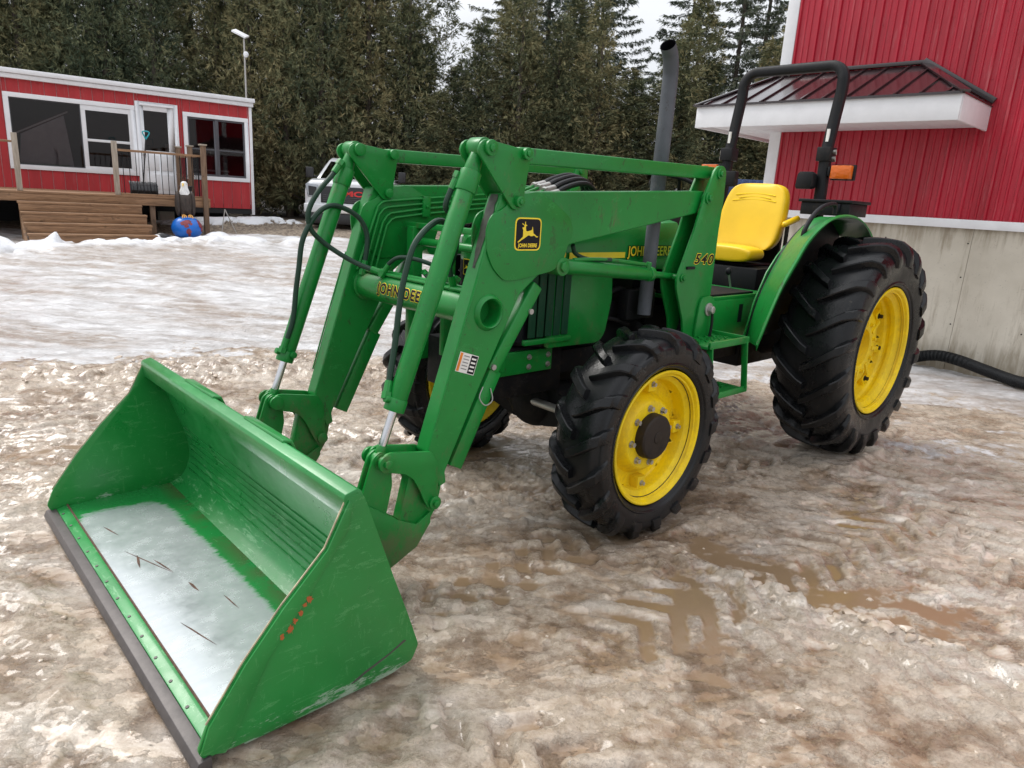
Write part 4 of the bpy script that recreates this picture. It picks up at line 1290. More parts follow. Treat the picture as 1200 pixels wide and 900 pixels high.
# side plates
SIDE = [(4.238, 0.032), (4.150, 0.022), (3.640, 0.018), (3.560, 0.036), (3.536, 0.085), (3.580, 0.215), (3.638, 0.372), (3.742, 0.667), (3.755, 0.684), (3.800, 0.680), (3.870, 0.540), (4.004, 0.406), (4.117, 0.275), (4.221, 0.130), (4.250, 0.060)]
INNER = cr2([(3.765, 0.668), (3.700, 0.49), (3.648, 0.34), (3.622, 0.235), (3.625, 0.150), (3.660, 0.080), (3.720, 0.046)], 5)
bk = G().prism(rounded(SIDE, 0.010, 2), BW - 0.011, BW)
bucket = link("bucket", None, tractor)
for s_ in (1, -1):
    y0, y1 = ysp(s_, BW - 0.011, BW)
    G().prism(rounded(SIDE, 0.010, 2), y0, y1).obj("side_plate", "bucket", bucket, bevel=0.0015)
    # wear strip doubling the front edge of the side
    WS = [(3.797, 0.672), (3.868, 0.538), (4.002, 0.404), (4.115, 0.273), (4.219, 0.128), (4.246, 0.052), (4.18, 0.026), (4.145, 0.08), (4.052, 0.261), (3.929, 0.412), (3.800, 0.585), (3.785, 0.66)]
    y0, y1 = ysp(s_, BW, BW + 0.009)
    G().prism(WS, y0, y1).obj("wear_strip", "bucket", bucket, bevel=0.0015)
    # bare metal along the thin front edge
    ed = [(3.800, 0.683), (3.873, 0.542), (4.007, 0.408), (4.120, 0.277), (4.224, 0.132)]
    g = G()
    for a_, b_ in zip(ed[:-1], ed[1:]):
        g.beam((a_[0], s_ * (BW - 0.004), a_[1]), (b_[0], s_ * (BW - 0.004), b_[1]), 0.004, 0.0035, (0, 1, 0))
    g.obj("bare_edge", "bare_edge", bucket)
# floor and curved back sheet
g = G()
fl = [(4.150, 0.040), (3.720, 0.046)]
g.add([(4.172, -BW + 0.011, 0.040), (4.172, BW - 0.011, 0.040), (3.720, BW - 0.011, 0.046), (3.720, -BW + 0.011, 0.046), (4.172, -BW + 0.011, 0.018), (4.172, BW - 0.011, 0.018), (3.70, BW - 0.011, 0.016), (3.70, -BW + 0.011, 0.016)],
      [(0, 1, 2, 3), (7, 6, 5, 4), (0, 4, 5, 1), (2, 6, 7, 3)])
g.obj("floor_plate", "bucket_floor", bucket)
prof = INNER
outp = []
for i, (x, z) in enumerate(prof):
    a_ = prof[max(i - 1, 0)]; b_ = prof[min(i + 1, len(prof) - 1)]
    tx, tz = b_[0] - a_[0], b_[1] - a_[1]
    q = math.hypot(tx, tz)
    outp.append((x + tz / q * 0.010, z - tx / q * 0.010))
g = G().prism(prof + outp[::-1], -BW + 0.011, BW - 0.011)
g.obj("back_sheet", "bucket_back", bucket, angle=50)
# shallow pressed ribs in the curve of the back sheet
g = G()
for k in range(7):
    i = 10 + k * 2
    x, z = prof[i]
    g.beam((x + 0.0000, -BW + 0.05, z), (x + 0.0000, BW - 0.05, z), 0.014, 0.0045)
g.obj("pressed_ribs", "bucket_back", bucket, bevel=0.0015)
# underside and heel
G().prism([(3.70, 0.006), (4.12, 0.006), (4.12, 0.017), (3.70, 0.015)], -BW + 0.012, BW - 0.012).obj("skid_plate", "bucket", bucket)
G().prism([(3.545, 0.09), (3.565, 0.04), (3.64, 0.008), (3.70, 0.004), (3.70, 0.030), (3.63, 0.06), (3.60, 0.11), (3.59, 0.20), (3.575, 0.20)], -BW + 0.012, BW - 0.012).obj("heel_plate", "bucket", bucket)
# top lip: folded bar
LIP = [(3.735, 0.640), (3.752, 0.690), (3.768, 0.700), (3.806, 0.690), (3.812, 0.676), (3.800, 0.610), (3.792, 0.612), (3.796, 0.668), (3.764, 0.676), (3.750, 0.636)]
G().prism(LIP, -BW + 0.001, BW - 0.001).obj("top_lip", "bucket_back", bucket, bevel=0.003)
for yy in (-0.30, 0.32):
    G().prism([(3.722, 0.662), (3.738, 0.700), (3.770, 0.708), (3.775, 0.700), (3.745, 0.690), (3.732, 0.660)], yy - 0.16, yy + 0.16).obj("lip_reinforcement", "bucket", bucket, bevel=0.002)
# front: green bolt strip and bare cutting edge
G().prism([(4.216, 0.016), (4.216, 0.036), (4.186, 0.045), (4.172, 0.045), (4.172, 0.018)], -BW + 0.012, BW - 0.012).obj("bolt_strip", "bucket_back", bucket, bevel=0.002)
G().prism([(4.262, -0.004), (4.264, 0.008), (4.252, 0.030), (4.2175, 0.037), (4.2175, -0.004)], -BW - 0.012, BW + 0.010).obj("cutting_edge", "edge_steel", bucket, bevel=0.002)
for k in range(13):
    yy = -0.86 + k * 0.145
    G().cyl((4.203, yy, 0.034), (4.2045, yy, 0.0418), 0.0058, n=10).obj("edge_bolt", "edge_steel", bucket)
g = G()
rnd = random.Random(5)
for (x, z, s2) in ((3.925, 0.405, 0.017), (3.955, 0.372, 0.014), (3.985, 0.330, 0.018), (3.972, 0.352, 0.012), (4.01, 0.318, 0.012), (3.94, 0.39, 0.012)):
    n_ = 18
    poly = [(x + math.cos(2 * PI * i / n_) * s2 * rnd.uniform(0.25, 1.0) * 0.8, z + math.sin(2 * PI * i / n_) * s2 * rnd.uniform(0.25, 1.0)) for i in range(n_)]
    g.prism(poly, BW + 0.009, BW + 0.0098)
g.obj("rust_patch", "rust", bucket)
g = G().prism([(3.585, 0.120), (3.595, 0.126), (3.65, 0.100), (3.74, 0.074), (3.79, 0.052), (3.78, 0.050), (3.73, 0.068), (3.66, 0.090)], BW, BW + 0.0006)
g.obj("dirt_smear", "edge_steel", bucket)
G().prism([(4.166, 0.040), (4.178, 0.040), (4.174, 0.0490), (4.169, 0.0490)], -BW + 0.012, BW - 0.012).obj('weld_bead', 'rust_dark', bucket)
for (sx0, sy0, sx1, sy1, w0) in ((4.09, -0.34, 3.99, -0.05, 0.004), (4.06, -0.28, 4.08, -0.16, 0.010), (4.02, -0.20, 3.99, -0.06, 0.007), (3.97, 0.05, 3.96, 0.14, 0.010), (4.08, 0.30, 4.03, 0.50, 0.005), (3.90, 0.22, 3.89, 0.34, 0.005), (4.10, -0.62, 4.07, -0.50, 0.006)):
    a_, b_ = Vector((sx0, sy0, 0)), Vector((sx1, sy1, 0))
    zf = lambda x: 0.0406 + (4.172 - x) / 0.452 * 0.006
    d_ = (b_ - a_).normalized(); n_ = Vector((-d_.y, d_.x, 0))
    pts_ = [a_, a_ + (b_ - a_) * 0.3 + n_ * w0 * 0.6, a_ + (b_ - a_) * 0.7 + n_ * w0 * 0.3, b_, a_ + (b_ - a_) * 0.6 - n_ * w0 * 0.5, a_ + (b_ - a_) * 0.25 - n_ * w0 * 0.3]
    G().add([(p.x, p.y, zf(p.x)) for p in pts_] + [(p.x, p.y, zf(p.x) + 0.0007) for p in pts_], [(5, 4, 3, 2, 1, 0), (6, 7, 8, 9, 10, 11)] + [(i, (i + 1) % 6, (i + 1) % 6 + 6, i + 6) for i in range(6)]).obj("scrape_mark", "rust_dark", bucket)
# brackets on the back
for s_ in (1, -1):
    HK = [(3.62, 0.44), (3.60, 0.10), (3.545, 0.035), (3.345, 0.096), (3.226, 0.150), (3.160, 0.240), (3.162, 0.288), (3.228, 0.250), (3.311, 0.288), (3.42, 0.368), (3.52, 0.43)]
    for y0, y1 in ((0.488, 0.500), (0.428, 0.440)):
        G().prism(HK, *ysp(s_, y0, y1)).obj("mounting_ear", "green", bucket, bevel=0.002)
    G().prism([(3.200, 0.17), (3.225, 0.235), (3.43, 0.355), (3.55, 0.41), (3.60, 0.30), (3.56, 0.09), (3.44, 0.085), (3.33, 0.12)], *ysp(s_, 0.441, 0.487)).obj("mounting_block", "green", bucket, bevel=0.002)
    G().prism([(3.10, 0.40), (3.18, 0.54), (3.262, 0.462), (3.305, 0.285), (3.25, 0.20), (3.16, 0.24), (3.12, 0.30)], *ysp(s_, 0.4405, 0.4875)).obj("arm_foot", "green", [o for o in tractor.children if o.name.startswith("loader_arm")][0 if s_ > 0 else 1], bevel=0.003)
# ------------------------------------------------------------------ hood and nose
def loft(g, secs, caps=True, closed=True):
    n = len(secs[0])
    v = [p for s2 in secs for p in s2]
    f = []
    for k in range(len(secs) - 1):
        for j in range(n if closed else n - 1):
            f.append((k * n + j, k * n + (j + 1) % n, (k + 1) * n + (j + 1) % n, (k + 1) * n + j))
    if caps:
        f.append(tuple(range(n))); f.append(tuple(range(len(secs) * n - 1, (len(secs) - 1) * n - 1, -1)))
    return g.add(v, f)
def hood_sec(x, hw, zt_, zb, r=0.07):
    pts = [(-hw, zb), (-hw, zt_ - r * 1.6), (-hw * 0.965, zt_ - r * 0.9), (-hw * 0.86, zt_ - r * 0.28), (-hw * 0.62, zt_ - 0.004), (0, zt_ + 0.008), (hw * 0.62, zt_ - 0.004), (hw * 0.86, zt_ - r * 0.28), (hw * 0.965, zt_ - r * 0.9), (hw, zt_ - r * 1.6), (hw, zb)]
    return [(x, y, z) for y, z in pts]
g = G()
loft(g, [hood_sec(1.30, 0.285, 1.475, 1.235), hood_sec(1.45, 0.300, 1.470, 1.235), hood_sec(1.90, 0.300, 1.445, 1.235), hood_sec(2.20, 0.295, 1.42, 1.235), hood_sec(2.36, 0.275, 1.405, 1.235), hood_sec(2.48, 0.205, 1.392, 1.235), hood_sec(2.56, 0.120, 1.375, 1.235), hood_sec(2.60, 0.045, 1.345, 1.235)])
hood = g.obj("hood", "green", tractor, bevel=0.003, angle=40)
for s_ in (1, -1):
    SP = [(1.894, 1.057), (1.91, 1.235), (1.905, 1.262), (2.36, 1.262), (2.36, 0.846), (1.990, 0.842), (1.955, 0.855), (1.927, 0.890)]
    sp = G().prism(rounded(SP, 0.02, 3), *ysp(s_, 0.292, 0.308)).obj("side_panel", "green", hood, bevel=0.004)
    G().prism([(1.36, 1.200), (1.36, 1.262), (1.90, 1.262), (1.90, 1.235), (1.80, 1.215)], *ysp(s_, 0.290, 0.303)).obj("side_panel", "green", hood, bevel=0.003)
    # louvred grille
    G().box(2.20, 2.505, *ysp(s_, 0.240, 0.290), 0.88, 1.24).obj("grille_backing", "black_decal", hood)
    for k in range(5):
        x0 = 2.222 + k * 0.056
        G().prism([(x0, 0.906), (x0 + 0.046, 0.908), (x0 + 0.046, 1.225), (x0, 1.220)], *ysp(s_, 0.3085 - 0.030 * (k > 2) * 0, 0.318)).obj("louvre", "green_dark", hood, bevel=0.009, seg=3)
    G().box(2.20, 2.515, *ysp(s_, 0.300, 0.322), 0.875, 0.900).obj("grille_sill", "green", hood, bevel=0.003)
    # yellow side stripe and lettering
    G().box(1.815, 2.235, *ysp(s_, 0.3005, 0.3032), 1.271, 1.300).obj("side_stripe", "yellow_decal", hood)
    ex = (-1, 0, 0) if s_ > 0 else (1, 0, 0)
    if True:
        outlined("lettering", "JOHN DEERE", 0.070, hood, (1.605, s_ * 0.3035, 1.302), ex, (0, 0, 1), depth=0.0006, bold=0.0016, edge=0.0036, inner="yellow_decal", outer="black_decal", spacing=1.05, sx=0.90)
        outlined("model_number", "5510", 0.062, hood, (2.325, s_ * 0.3035, 1.290), ex, (0, 0, 1), depth=0.0006, bold=0.0016, edge=0.0036, inner="yellow_decal", outer="black_decal", spacing=1.05, sx=0.95)
# nose: grille screens folding back from a narrow prow, with the small badge
NO = [(2.36, 0.285), (2.48, 0.205), (2.56, 0.120), (2.60, 0.045), (2.60, -0.045), (2.56, -0.120), (2.48, -0.205), (2.36, -0.285)]
G().prism([(x, y) for x, y in NO], 0.85, 1.236, ax='z').obj("front_grille", "grime", hood, bevel=0.004)
for k in range(9):
    z = 0.89 + k * 0.036
    G().tube([(x + 0.006, y * 1.02, z) for x, y in NO], 0.004, 6, 1).obj("grille_bar", "black_paint", hood)
G().prism([(-0.030, 1.170), (0.030, 1.170), (0.032, 1.245), (-0.032, 1.245)], 2.607, 2.612, ax='x').obj("nose_badge", "yellow_decal", hood)
G().prism([(-0.026, 1.174), (0.026, 1.174), (0.028, 1.241), (-0.028, 1.241)], 2.612, 2.6135, ax='x').obj("nose_badge_field", "black_decal", hood)
G().prism([((x - 2.7225) * 0.40, 1.203 + (z - 1.395) * 0.5) for x, z in DEER], 2.6135, 2.6145, ax='x').obj("nose_badge_deer", "yellow_decal", hood, smooth=False)
for s_ in (1, -1):
    G().obox((2.535, s_ * 0.155, 1.315), (0.72, s_ * 0.69, 0), (-0.69, s_ * 0.72, 0), (0, 0, 1), 0.012, 0.050, 0.030).obj("head_lamp", "white_decal", hood, bevel=0.006)
# grille guard fixed to the loader frame
g = G()
for y in (-0.325, -0.045, 0.325):
    g.box(2.66, 2.72, y - 0.028 if abs(y) > .1 else y - 0.016, y + 0.028 if abs(y) > .1 else y + 0.016, 0.78, 1.375)
g.box(2.655, 2.70, -0.40, 0.40, 1.365, 1.392)
g.cyl((2.69, -0.36, 1.305), (2.69, 0.36, 1.305), 0.020, n=16)
g.obj("grille_guard", "green", tractor, bevel=0.004)
# loader sub-frame rails
for s_ in (1, -1):
    g = G().box(2.256, 2.74, *ysp(s_, 0.235, 0.255), 0.722, 0.832)
    rl = g.obj("frame_rail", "green", tractor, bevel=0.003)
    for x in (2.285, 2.415):
        for z in (0.752, 0.800):
            b = G(); hexbolt(b, (x, s_ * 0.255, z), (0, s_, 0), 0.010, 0.008)
            b.obj("rail_bolt", "zinc", rl)
    g = G().box(1.30, 2.25, *ysp(s_, 0.20, 0.225), 0.68, 0.80)
    g.obj("frame_rail", "grime", tractor, bevel=0.003)

# ------------------------------------------------------------------ drivetrain (dark, oily)
g = G()
g.box(1.42, 2.14, -0.17, 0.17, 0.62, 1.06).box(1.50, 2.06, -0.13, 0.13, 1.06, 1.21).box(1.55, 2.05, -0.11, 0.11, 0.50, 0.62)
for k in range(3):
    g.cyl((1.58 + k * 0.18, 0.16, 0.98), (1.58 + k * 0.18, 0.21, 0.98), 0.05, n=16)
g.cyl((1.72, 0.15, 0.74), (1.72, 0.26, 0.74), 0.055, n=18).cyl((1.95, 0.17, 0.86), (1.95, 0.25, 0.86), 0.045, n=18).cyl((1.48, 0.16, 0.84), (1.62, 0.26, 0.80), 0.06, n=18)
g.tube([(2.0, 0.2, 1.12), (1.9, 0.25, 1.08), (1.75, 0.24, 1.1), (1.6, 0.26, 1.04), (1.48, 0.22, 1.12)], 0.016, 8)
g.tube([(2.0, 0.22, 0.92), (1.85, 0.26, 0.95), (1.66, 0.25, 0.90)], 0.012, 8)
g.obj("engine_block", "grime", tractor, bevel=0.006)
G().box(2.06, 2.34, -0.26, 0.26, 0.84, 1.22).obj("radiator", "grime", tractor, bevel=0.004)
g = G().box(2.16, 2.66, -0.235, 0.235, 0.60, 0.845).box(2.5, 2.70, -0.18, 0.18, 0.62, 0.86)
g.obj("front_support", "grime", tractor, bevel=0.008)
g = G().box(0.30, 1.44, -0.20, 0.20, 0.58, 0.98).box(-0.28, 0.36, -0.22, 0.22, 0.50, 0.98)
g.cyl((0.95, -0.26, 0.66), (0.95, 0.26, 0.66), 0.12, n=24).box(0.9, 1.35, -0.24, 0.24, 0.50, 0.60)
g.obj("gearbox_housing", "grime", tractor, bevel=0.012)
g = G().cyl((0, -0.72, 0.7254), (0, 0.72, 0.7254), 0.085, n=24).cyl((0, 0.20, 0.7254), (0, 0.44, 0.7254), 0.17, 0.12, 28).cyl((0, -0.20, 0.7254), (0, -0.44, 0.7254), 0.17, 0.12, 28)
g.obj("rear_axle", "grime", tractor, bevel=0.005)
g = G()
g.prism([(-0.56, 0.42), (-0.30, 0.40), (-0.12, 0.36), (0.12, 0.36), (0.30, 0.40), (0.56, 0.42), (0.56, 0.53), (0.22, 0.56), (0.12, 0.62), (-0.12, 0.62), (-0.22, 0.56), (-0.56, 0.53)], 2.00, 2.14, ax='x')
for s_ in (1, -1):
    g.cyl((2.0692, s_ * 0.50, 0.4817), (2.0692, s_ * 0.64, 0.4817), 0.125, 0.14, 28)
    g.cyl((2.0692, s_ * 0.52, 0.36), (2.0692, s_ * 0.52, 0.62), 0.07, n=20)
g.sphere((2.07, 0.0, 0.49), 0.165, 24, 12)
g.cyl((2.0, 0, 0.52), (1.4, 0, 0.60), 0.05, n=16)
g.obj("front_axle", "grime", tractor, bevel=0.006)
G().cyl((2.19, -0.46, 0.50), (2.19, 0.46, 0.50), 0.022, n=14).obj("steering_cylinder", "zinc", tractor)
# battery box and filter, filling the dark bay ahead of the tower
G().box(1.52, 1.76, 0.24, 0.31, 0.94, 1.10).obj("filter_bracket", "grime", tractor, bevel=0.008)

# exhaust
R0 = 0.0355
g = G().tube([(1.700, 0.375, 0.98), (1.697, 0.375, 1.30), (1.695, 0.375, 1.62)], R0, 28, 2, caps=False)
g.tube([(1.695, 0.375, 1.60), (1.690, 0.375, 1.90), (1.688, 0.375, 2.12), (1.696, 0.378, 2.19), (1.720, 0.385, 2.245), (1.762, 0.395, 2.283)], 0.0380, 30, 5, caps=False)
ex_ = g.obj("exhaust_stack", "exhaust", tractor, angle=60)
G().tube([(1.690, 0.375, 1.90), (1.688, 0.375, 2.12), (1.696, 0.378, 2.19), (1.720, 0.385, 2.245), (1.7605, 0.3945, 2.2818)], 0.0350, 30, 5, caps=False).obj("pipe_bore", "black_decal", ex_, angle=60)
G().cyl((1.695, 0.375, 1.575), (1.695, 0.375, 1.605), 0.044, n=28).obj("pipe_clamp", "exhaust", ex_)

# ------------------------------------------------------------------ operator platform
g = G().box(0.50, 1.36, -0.44, 0.44, 1.028, 1.050)
pf = g.obj("platform", "green", tractor, bevel=0.003)
G().box(0.66, 1.34, -0.42, 0.42, 1.050, 1.062).obj("floor_mat", "grime", pf)
for s_ in (1, -1):
    G().box(0.62, 1.33, *ysp(s_, 0.432, 0.446), 0.80, 1.029).obj("riser_panel", "green", pf, bevel=0.003)
    G().box(0.805, 0.850, *ysp(s_, 0.446, 0.4475), 0.885, 0.995).obj("riser_slot", "black_decal", pf)
g = G()
g.box(1.235, 1.62, 0.735, 0.750, 0.850, 0.885).box(1.235, 1.62, 0.45, 0.735, 0.850, 0.862)
g.box(1.235, 1.25, 0.45, 0.735, 0.850, 0.885)
for x in (1.255, 1.60):
    g.beam((x, 0.735, 0.86), (x - 0.012, 0.760, 0.60), 0.035, 0.010, (1, 0, 0))
g.box(1.215, 1.60, 0.752, 0.766, 0.578, 0.612).box(1.215, 1.60, 0.60, 0.752, 0.585, 0.596)
stp = g.obj("boarding_step", "green", tractor, bevel=0.0025)
g = G()
for z, y0, y1, xx in ((0.862, 0.47, 0.72, 1.27), (0.596, 0.62, 0.745, 1.24)):
    for i in range(11):
        for j in range(int((y1 - y0) / 0.042)):
            x_, y_ = xx + i * 0.032 + (j % 2) * 0.012, y0 + j * 0.042
            g.beam((x_, y_, z + 0.002), (x_ + 0.020, y_ + 0.020 * (1 if (i + j) % 2 else -1), z + 0.002), 0.007, 0.010)
tag(g.obj("step_grip", "green", stp), kind="stuff")
# dash, steering
g = G().prism([(1.18, 1.05), (1.30, 1.05), (1.30, 1.475), (1.22, 1.50), (1.10, 1.42), (1.14, 1.25)], -0.20, 0.20)
g.obj("dashboard", "black_paint", tractor, bevel=0.01)
axs = Vector((-0.50, 0, 0.86)).normalized()
c = Vector((0.955, 0.0, 1.625))
uu = Vector((axs.z, 0, -axs.x)); vv = Vector((0, 1, 0))
g = G().tube([c + (uu * math.cos(2 * PI * k / 28) + vv * math.sin(2 * PI * k / 28)) * 0.19 for k in range(28)], 0.0125, 10, 1, closed=True)
for k in range(3):
    a_ = 2 * PI * k / 3 + 0.5
    g.beam(c - axs * 0.015, c + (uu * math.cos(a_) + vv * math.sin(a_)) * 0.185, 0.022, 0.008, axs)
g.cyl(c - axs * 0.05, c + axs * 0.01, 0.035, n=18).cyl(c - axs * 0.32, c - axs * 0.04, 0.02, n=14)
g.obj("steering_wheel", "black_paint", tractor, bevel=0.001)
# levers and pedals
for x, y, h_, tip in ((0.62, 0.24, 0.10, "black_paint"), (0.55, -0.30, 0.28, "orange_decal"), (0.42, -0.32, 0.25, "yellow")):
    lv = G().cyl((x, y, 1.06), (x + 0.05, y, 1.06 + h_), 0.006, n=8).obj("control_lever", "zinc", tractor)
    G().sphere((x + 0.052, y, 1.065 + h_), 0.019, 12, 8, (1, 1, 1.3)).obj("lever_knob", tip, lv)
for y in (0.17, 0.25, -0.22):
    G().beam((1.20, y, 1.10), (1.08, y, 1.15), 0.05, 0.01).cyl((1.20, y, 1.10), (1.26, y, 1.22), 0.008, n=8).obj("pedal", "grime", tractor)
# seat
seat = link("seat", None, tractor)
def pillow(secs, nm, mat, parent):
    g_ = G(); loft(g_, secs); o_ = g_.obj(nm, mat, parent, angle=60)
    md = o_.modifiers.new("smooth", 'SUBSURF'); md.levels = 1; md.render_levels = 2
    return o_
def ring(x, hw, z0, z1, n=20, k=3.2, tilt=0.0, bulge=0.0):
    o_ = []
    for i in range(n):
        t = 2 * PI * i / n
        ct, st_ = math.cos(t), math.sin(t)
        yy = hw * abs(ct) ** (2 / k) * (1 if ct > 0 else -1)
        zz_ = abs(st_) ** (2 / k) * (1 if st_ > 0 else -1)
        o_.append((x + tilt * zz_ - bulge * (yy / hw) ** 2, yy, (z0 + z1) / 2 + (z1 - z0) / 2 * zz_))
    return o_
def back_sec(z, hw, x0, x1):
    o_ = []
    for i in range(20):
        t = 2 * PI * i / 20
        ct, st_ = math.cos(t), math.sin(t)
        yy = hw * abs(ct) ** (2 / 3.6) * (1 if ct > 0 else -1)
        xx = abs(st_) ** (2 / 3) * (1 if st_ > 0 else -1)
        wing = 0.055 * (abs(yy) / max(hw, 1e-3)) ** 4
        o_.append(((x0 + x1) / 2 + (x1 - x0) / 2 * xx + wing, yy, z))
    return o_
pillow([back_sec(1.275, 0.13, 0.02, 0.10), back_sec(1.285, 0.20, 0.00, 0.135), back_sec(1.34, 0.238, -0.055, 0.115), back_sec(1.45, 0.248, -0.085, 0.085), back_sec(1.56, 0.243, -0.115, 0.060), back_sec(1.66, 0.225, -0.140, 0.030), back_sec(1.715, 0.190, -0.145, 0.012), back_sec(1.738, 0.12, -0.13, -0.01)], "backrest", "seat_yellow", seat)
for z_, h2, s2 in ((1.665, 0.150, 1), (1.645, 0.12, 1), (1.625, 0.165, 1)):
    G().tube([(0.046 + 0.0 - (z_ - 1.6) * 0.30 + 0.012 * abs(t) ** 2, t * h2, z_ - 0.012 * t * t) for t in (-1, -0.5, 0, 0.5, 1)], 0.0035, 6, 3).obj("seam", "yellow", seat)
pillow([ring(0.425, 0.215, 1.212, 1.300), ring(0.415, 0.234, 1.205, 1.315), ring(0.33, 0.236, 1.205, 1.322), ring(0.22, 0.236, 1.21, 1.315), ring(0.19, 0.21, 1.22, 1.305)], "cushion", "seat_yellow", seat)
G().box(-0.12, 0.42, -0.30, 0.30, 0.97, 1.18).box(0.02, 0.36, -0.18, 0.18, 1.181, 1.20).box(-0.14, -0.10, -0.16, 0.16, 1.1, 1.6).obj("seat_base", "black_paint", seat, bevel=0.01)
for s_ in (1, -1):
    arm_ = G().tube([(0.110, s_ * 0.285, 1.470), (0.04, s_ * 0.292, 1.492), (-0.03, s_ * 0.297, 1.512)], 0.021, 14, 4).sphere((0.110, s_ * 0.285, 1.470), 0.021, 14, 8)
    arm_.obj("armrest", "seat_yellow", seat, angle=60)
    G().beam((0.05, s_ * 0.275, 1.46), (0.02, s_ * 0.262, 1.18), 0.02, 0.02, (1, 0, 0)).obj("armrest_post", "black_paint", seat)

# fenders
OUT = [(1.150, 0.832), (1.085, 0.95), (1.010, 1.080), (0.935, 1.185), (0.83, 1.300), (0.730, 1.400), (0.60, 1.478), (0.46, 1.530), (0.30, 1.552), (0.14, 1.548), (0.0, 1.520), (-0.12, 1.470), (-0.20, 1.420)]
INN = [(0.86, 0.80), (0.835, 0.92), (0.800, 1.02), (0.755, 1.105), (0.700, 1.185), (0.640, 1.255), (0.540, 1.355), (0.430, 1.435), (0.31, 1.495), (0.17, 1.530), (0.0, 1.525), (-0.12, 1.475), (-0.20, 1.425)]
for s_ in (1, -1):
    g = G()
    o2, i2 = cr2(OUT, 3), cr2(INN, 3)
    n = len(o2)
    secs = []
    for (xo, zo), (xi, zi) in zip(o2, i2):
        crown = 0.012 * max(0.15, min(1.0, (1.5 - zo) / 0.3))
        lp_ = 0.034 if zo < 1.35 else max(0.014, 0.034 - (zo - 1.35) * 0.12)
        secs.append([(xo - 0.004, s_ * 0.752, zo - lp_), (xo, s_ * 0.755, zo - 0.006), (xo - 0.004, s_ * 0.742, zo + 0.003), (xo * 0.66 + xi * 0.34, s_ * 0.68, zo * 0.66 + zi * 0.34 + crown), (xo * 0.3 + xi * 0.7, s_ * 0.60, zo * 0.3 + zi * 0.7 + crown), (xi, s_ * 0.535, zi + 0.002), (xi - 0.008, s_ * 0.525, zi - 0.010), (xi - 0.012, s_ * 0.53, zi - 0.014), (xo - 0.012, s_ * 0.74, zo - 0.010), (xo - 0.012, s_ * 0.745, zo - lp_)])
    loft(g, secs)
    fd = g.obj("fender", "green", tractor, angle=40)
    # inner wall
    poly = [(x - 0.01, z - 0.008) for x, z in i2] + [(-0.25, 0.95), (0.62, 0.80), (0.86, 0.80)]
    G().prism(poly, *ysp(s_, 0.515, 0.525)).obj("fender_wall", "black_paint", fd)
    G().prism([(0.60, 0.80), (0.87, 0.80), (0.80, 1.02), (0.70, 1.19), (0.60, 1.29), (0.52, 1.35)], *ysp(s_, 0.505, 0.5145)).obj("fender_cheek", "green", fd, bevel=0.002)
    hd = G().tube([(0.530, s_ * 0.62, 1.400), (0.520, s_ * 0.62, 1.450), (0.47, s_ * 0.62, 1.510), (0.396, s_ * 0.62, 1.563), (0.30, s_ * 0.62, 1.600), (0.18, s_ * 0.62, 1.615), (0.15, s_ * 0.62, 1.600), (0.145, s_ * 0.62, 1.555)], 0.0145, 12, 5)
    hd.obj("grab_handle", "black_paint", fd)
# black box between roll bar and fender, near side
g = G().box(-0.26, 0.02, 0.33, 0.655, 1.545, 1.625).box(-0.275, 0.035, 0.315, 0.67, 1.625, 1.645)
tb = g.obj("tool_box", "black_paint", tractor, bevel=0.005)
G().box(0.02, 0.036, 0.55, 0.60, 1.57, 1.62).obj("box_latch", "black_decal", tb, bevel=0.002)
# roll bar
rb_ = link("roll_bar", None, tractor)
lo = []
R_ = 0.085
def ropspath(t0, t1):
    pass
zt_, xt_ = 2.515, -0.250
pts = [(-0.146, 0.378, 1.60), (-0.157, 0.366, 1.97)]
up = [(-0.157, 0.366, 1.97), (-0.235, 0.366, 2.36)]
cy = 0.366 - 0.10
arc = [(xt_ + 0.018 * (1 - k / 6), cy + 0.10 * math.cos(PI / 2 * k / 6), zt_ - 0.10 + 0.10 * math.sin(PI / 2 * k / 6)) for k in range(7)]
path = up + arc + [(x, -y, z) for x, y, z in arc[::-1]] + [(x, -y, z) for x, y, z in up[::-1]]
def sqtube(g_, path_, hw):
    secs = []
    P_ = [Vector(p) for p in path_]
    for i, p in enumerate(P_):
        d_ = (P_[min(i + 1, len(P_) - 1)] - P_[max(i - 1, 0)]).normalized()
        a_ = Vector((1, 0, 0)); a_ = (a_ - d_ * a_.dot(d_)).normalized(); b_ = d_.cross(a_)
        k = hw; c_ = hw * 0.62
        secs.append([tuple(p + a_ * u_ + b_ * v_) for u_, v_ in ((k, c_), (c_, k), (-c_, k), (-k, c_), (-k, -c_), (-c_, -k), (c_, -k), (k, -c_))])
    return loft(g_, secs)
sqtube(G(), path, 0.0325).obj("roll_hoop", "black_paint", rb_, angle=50)
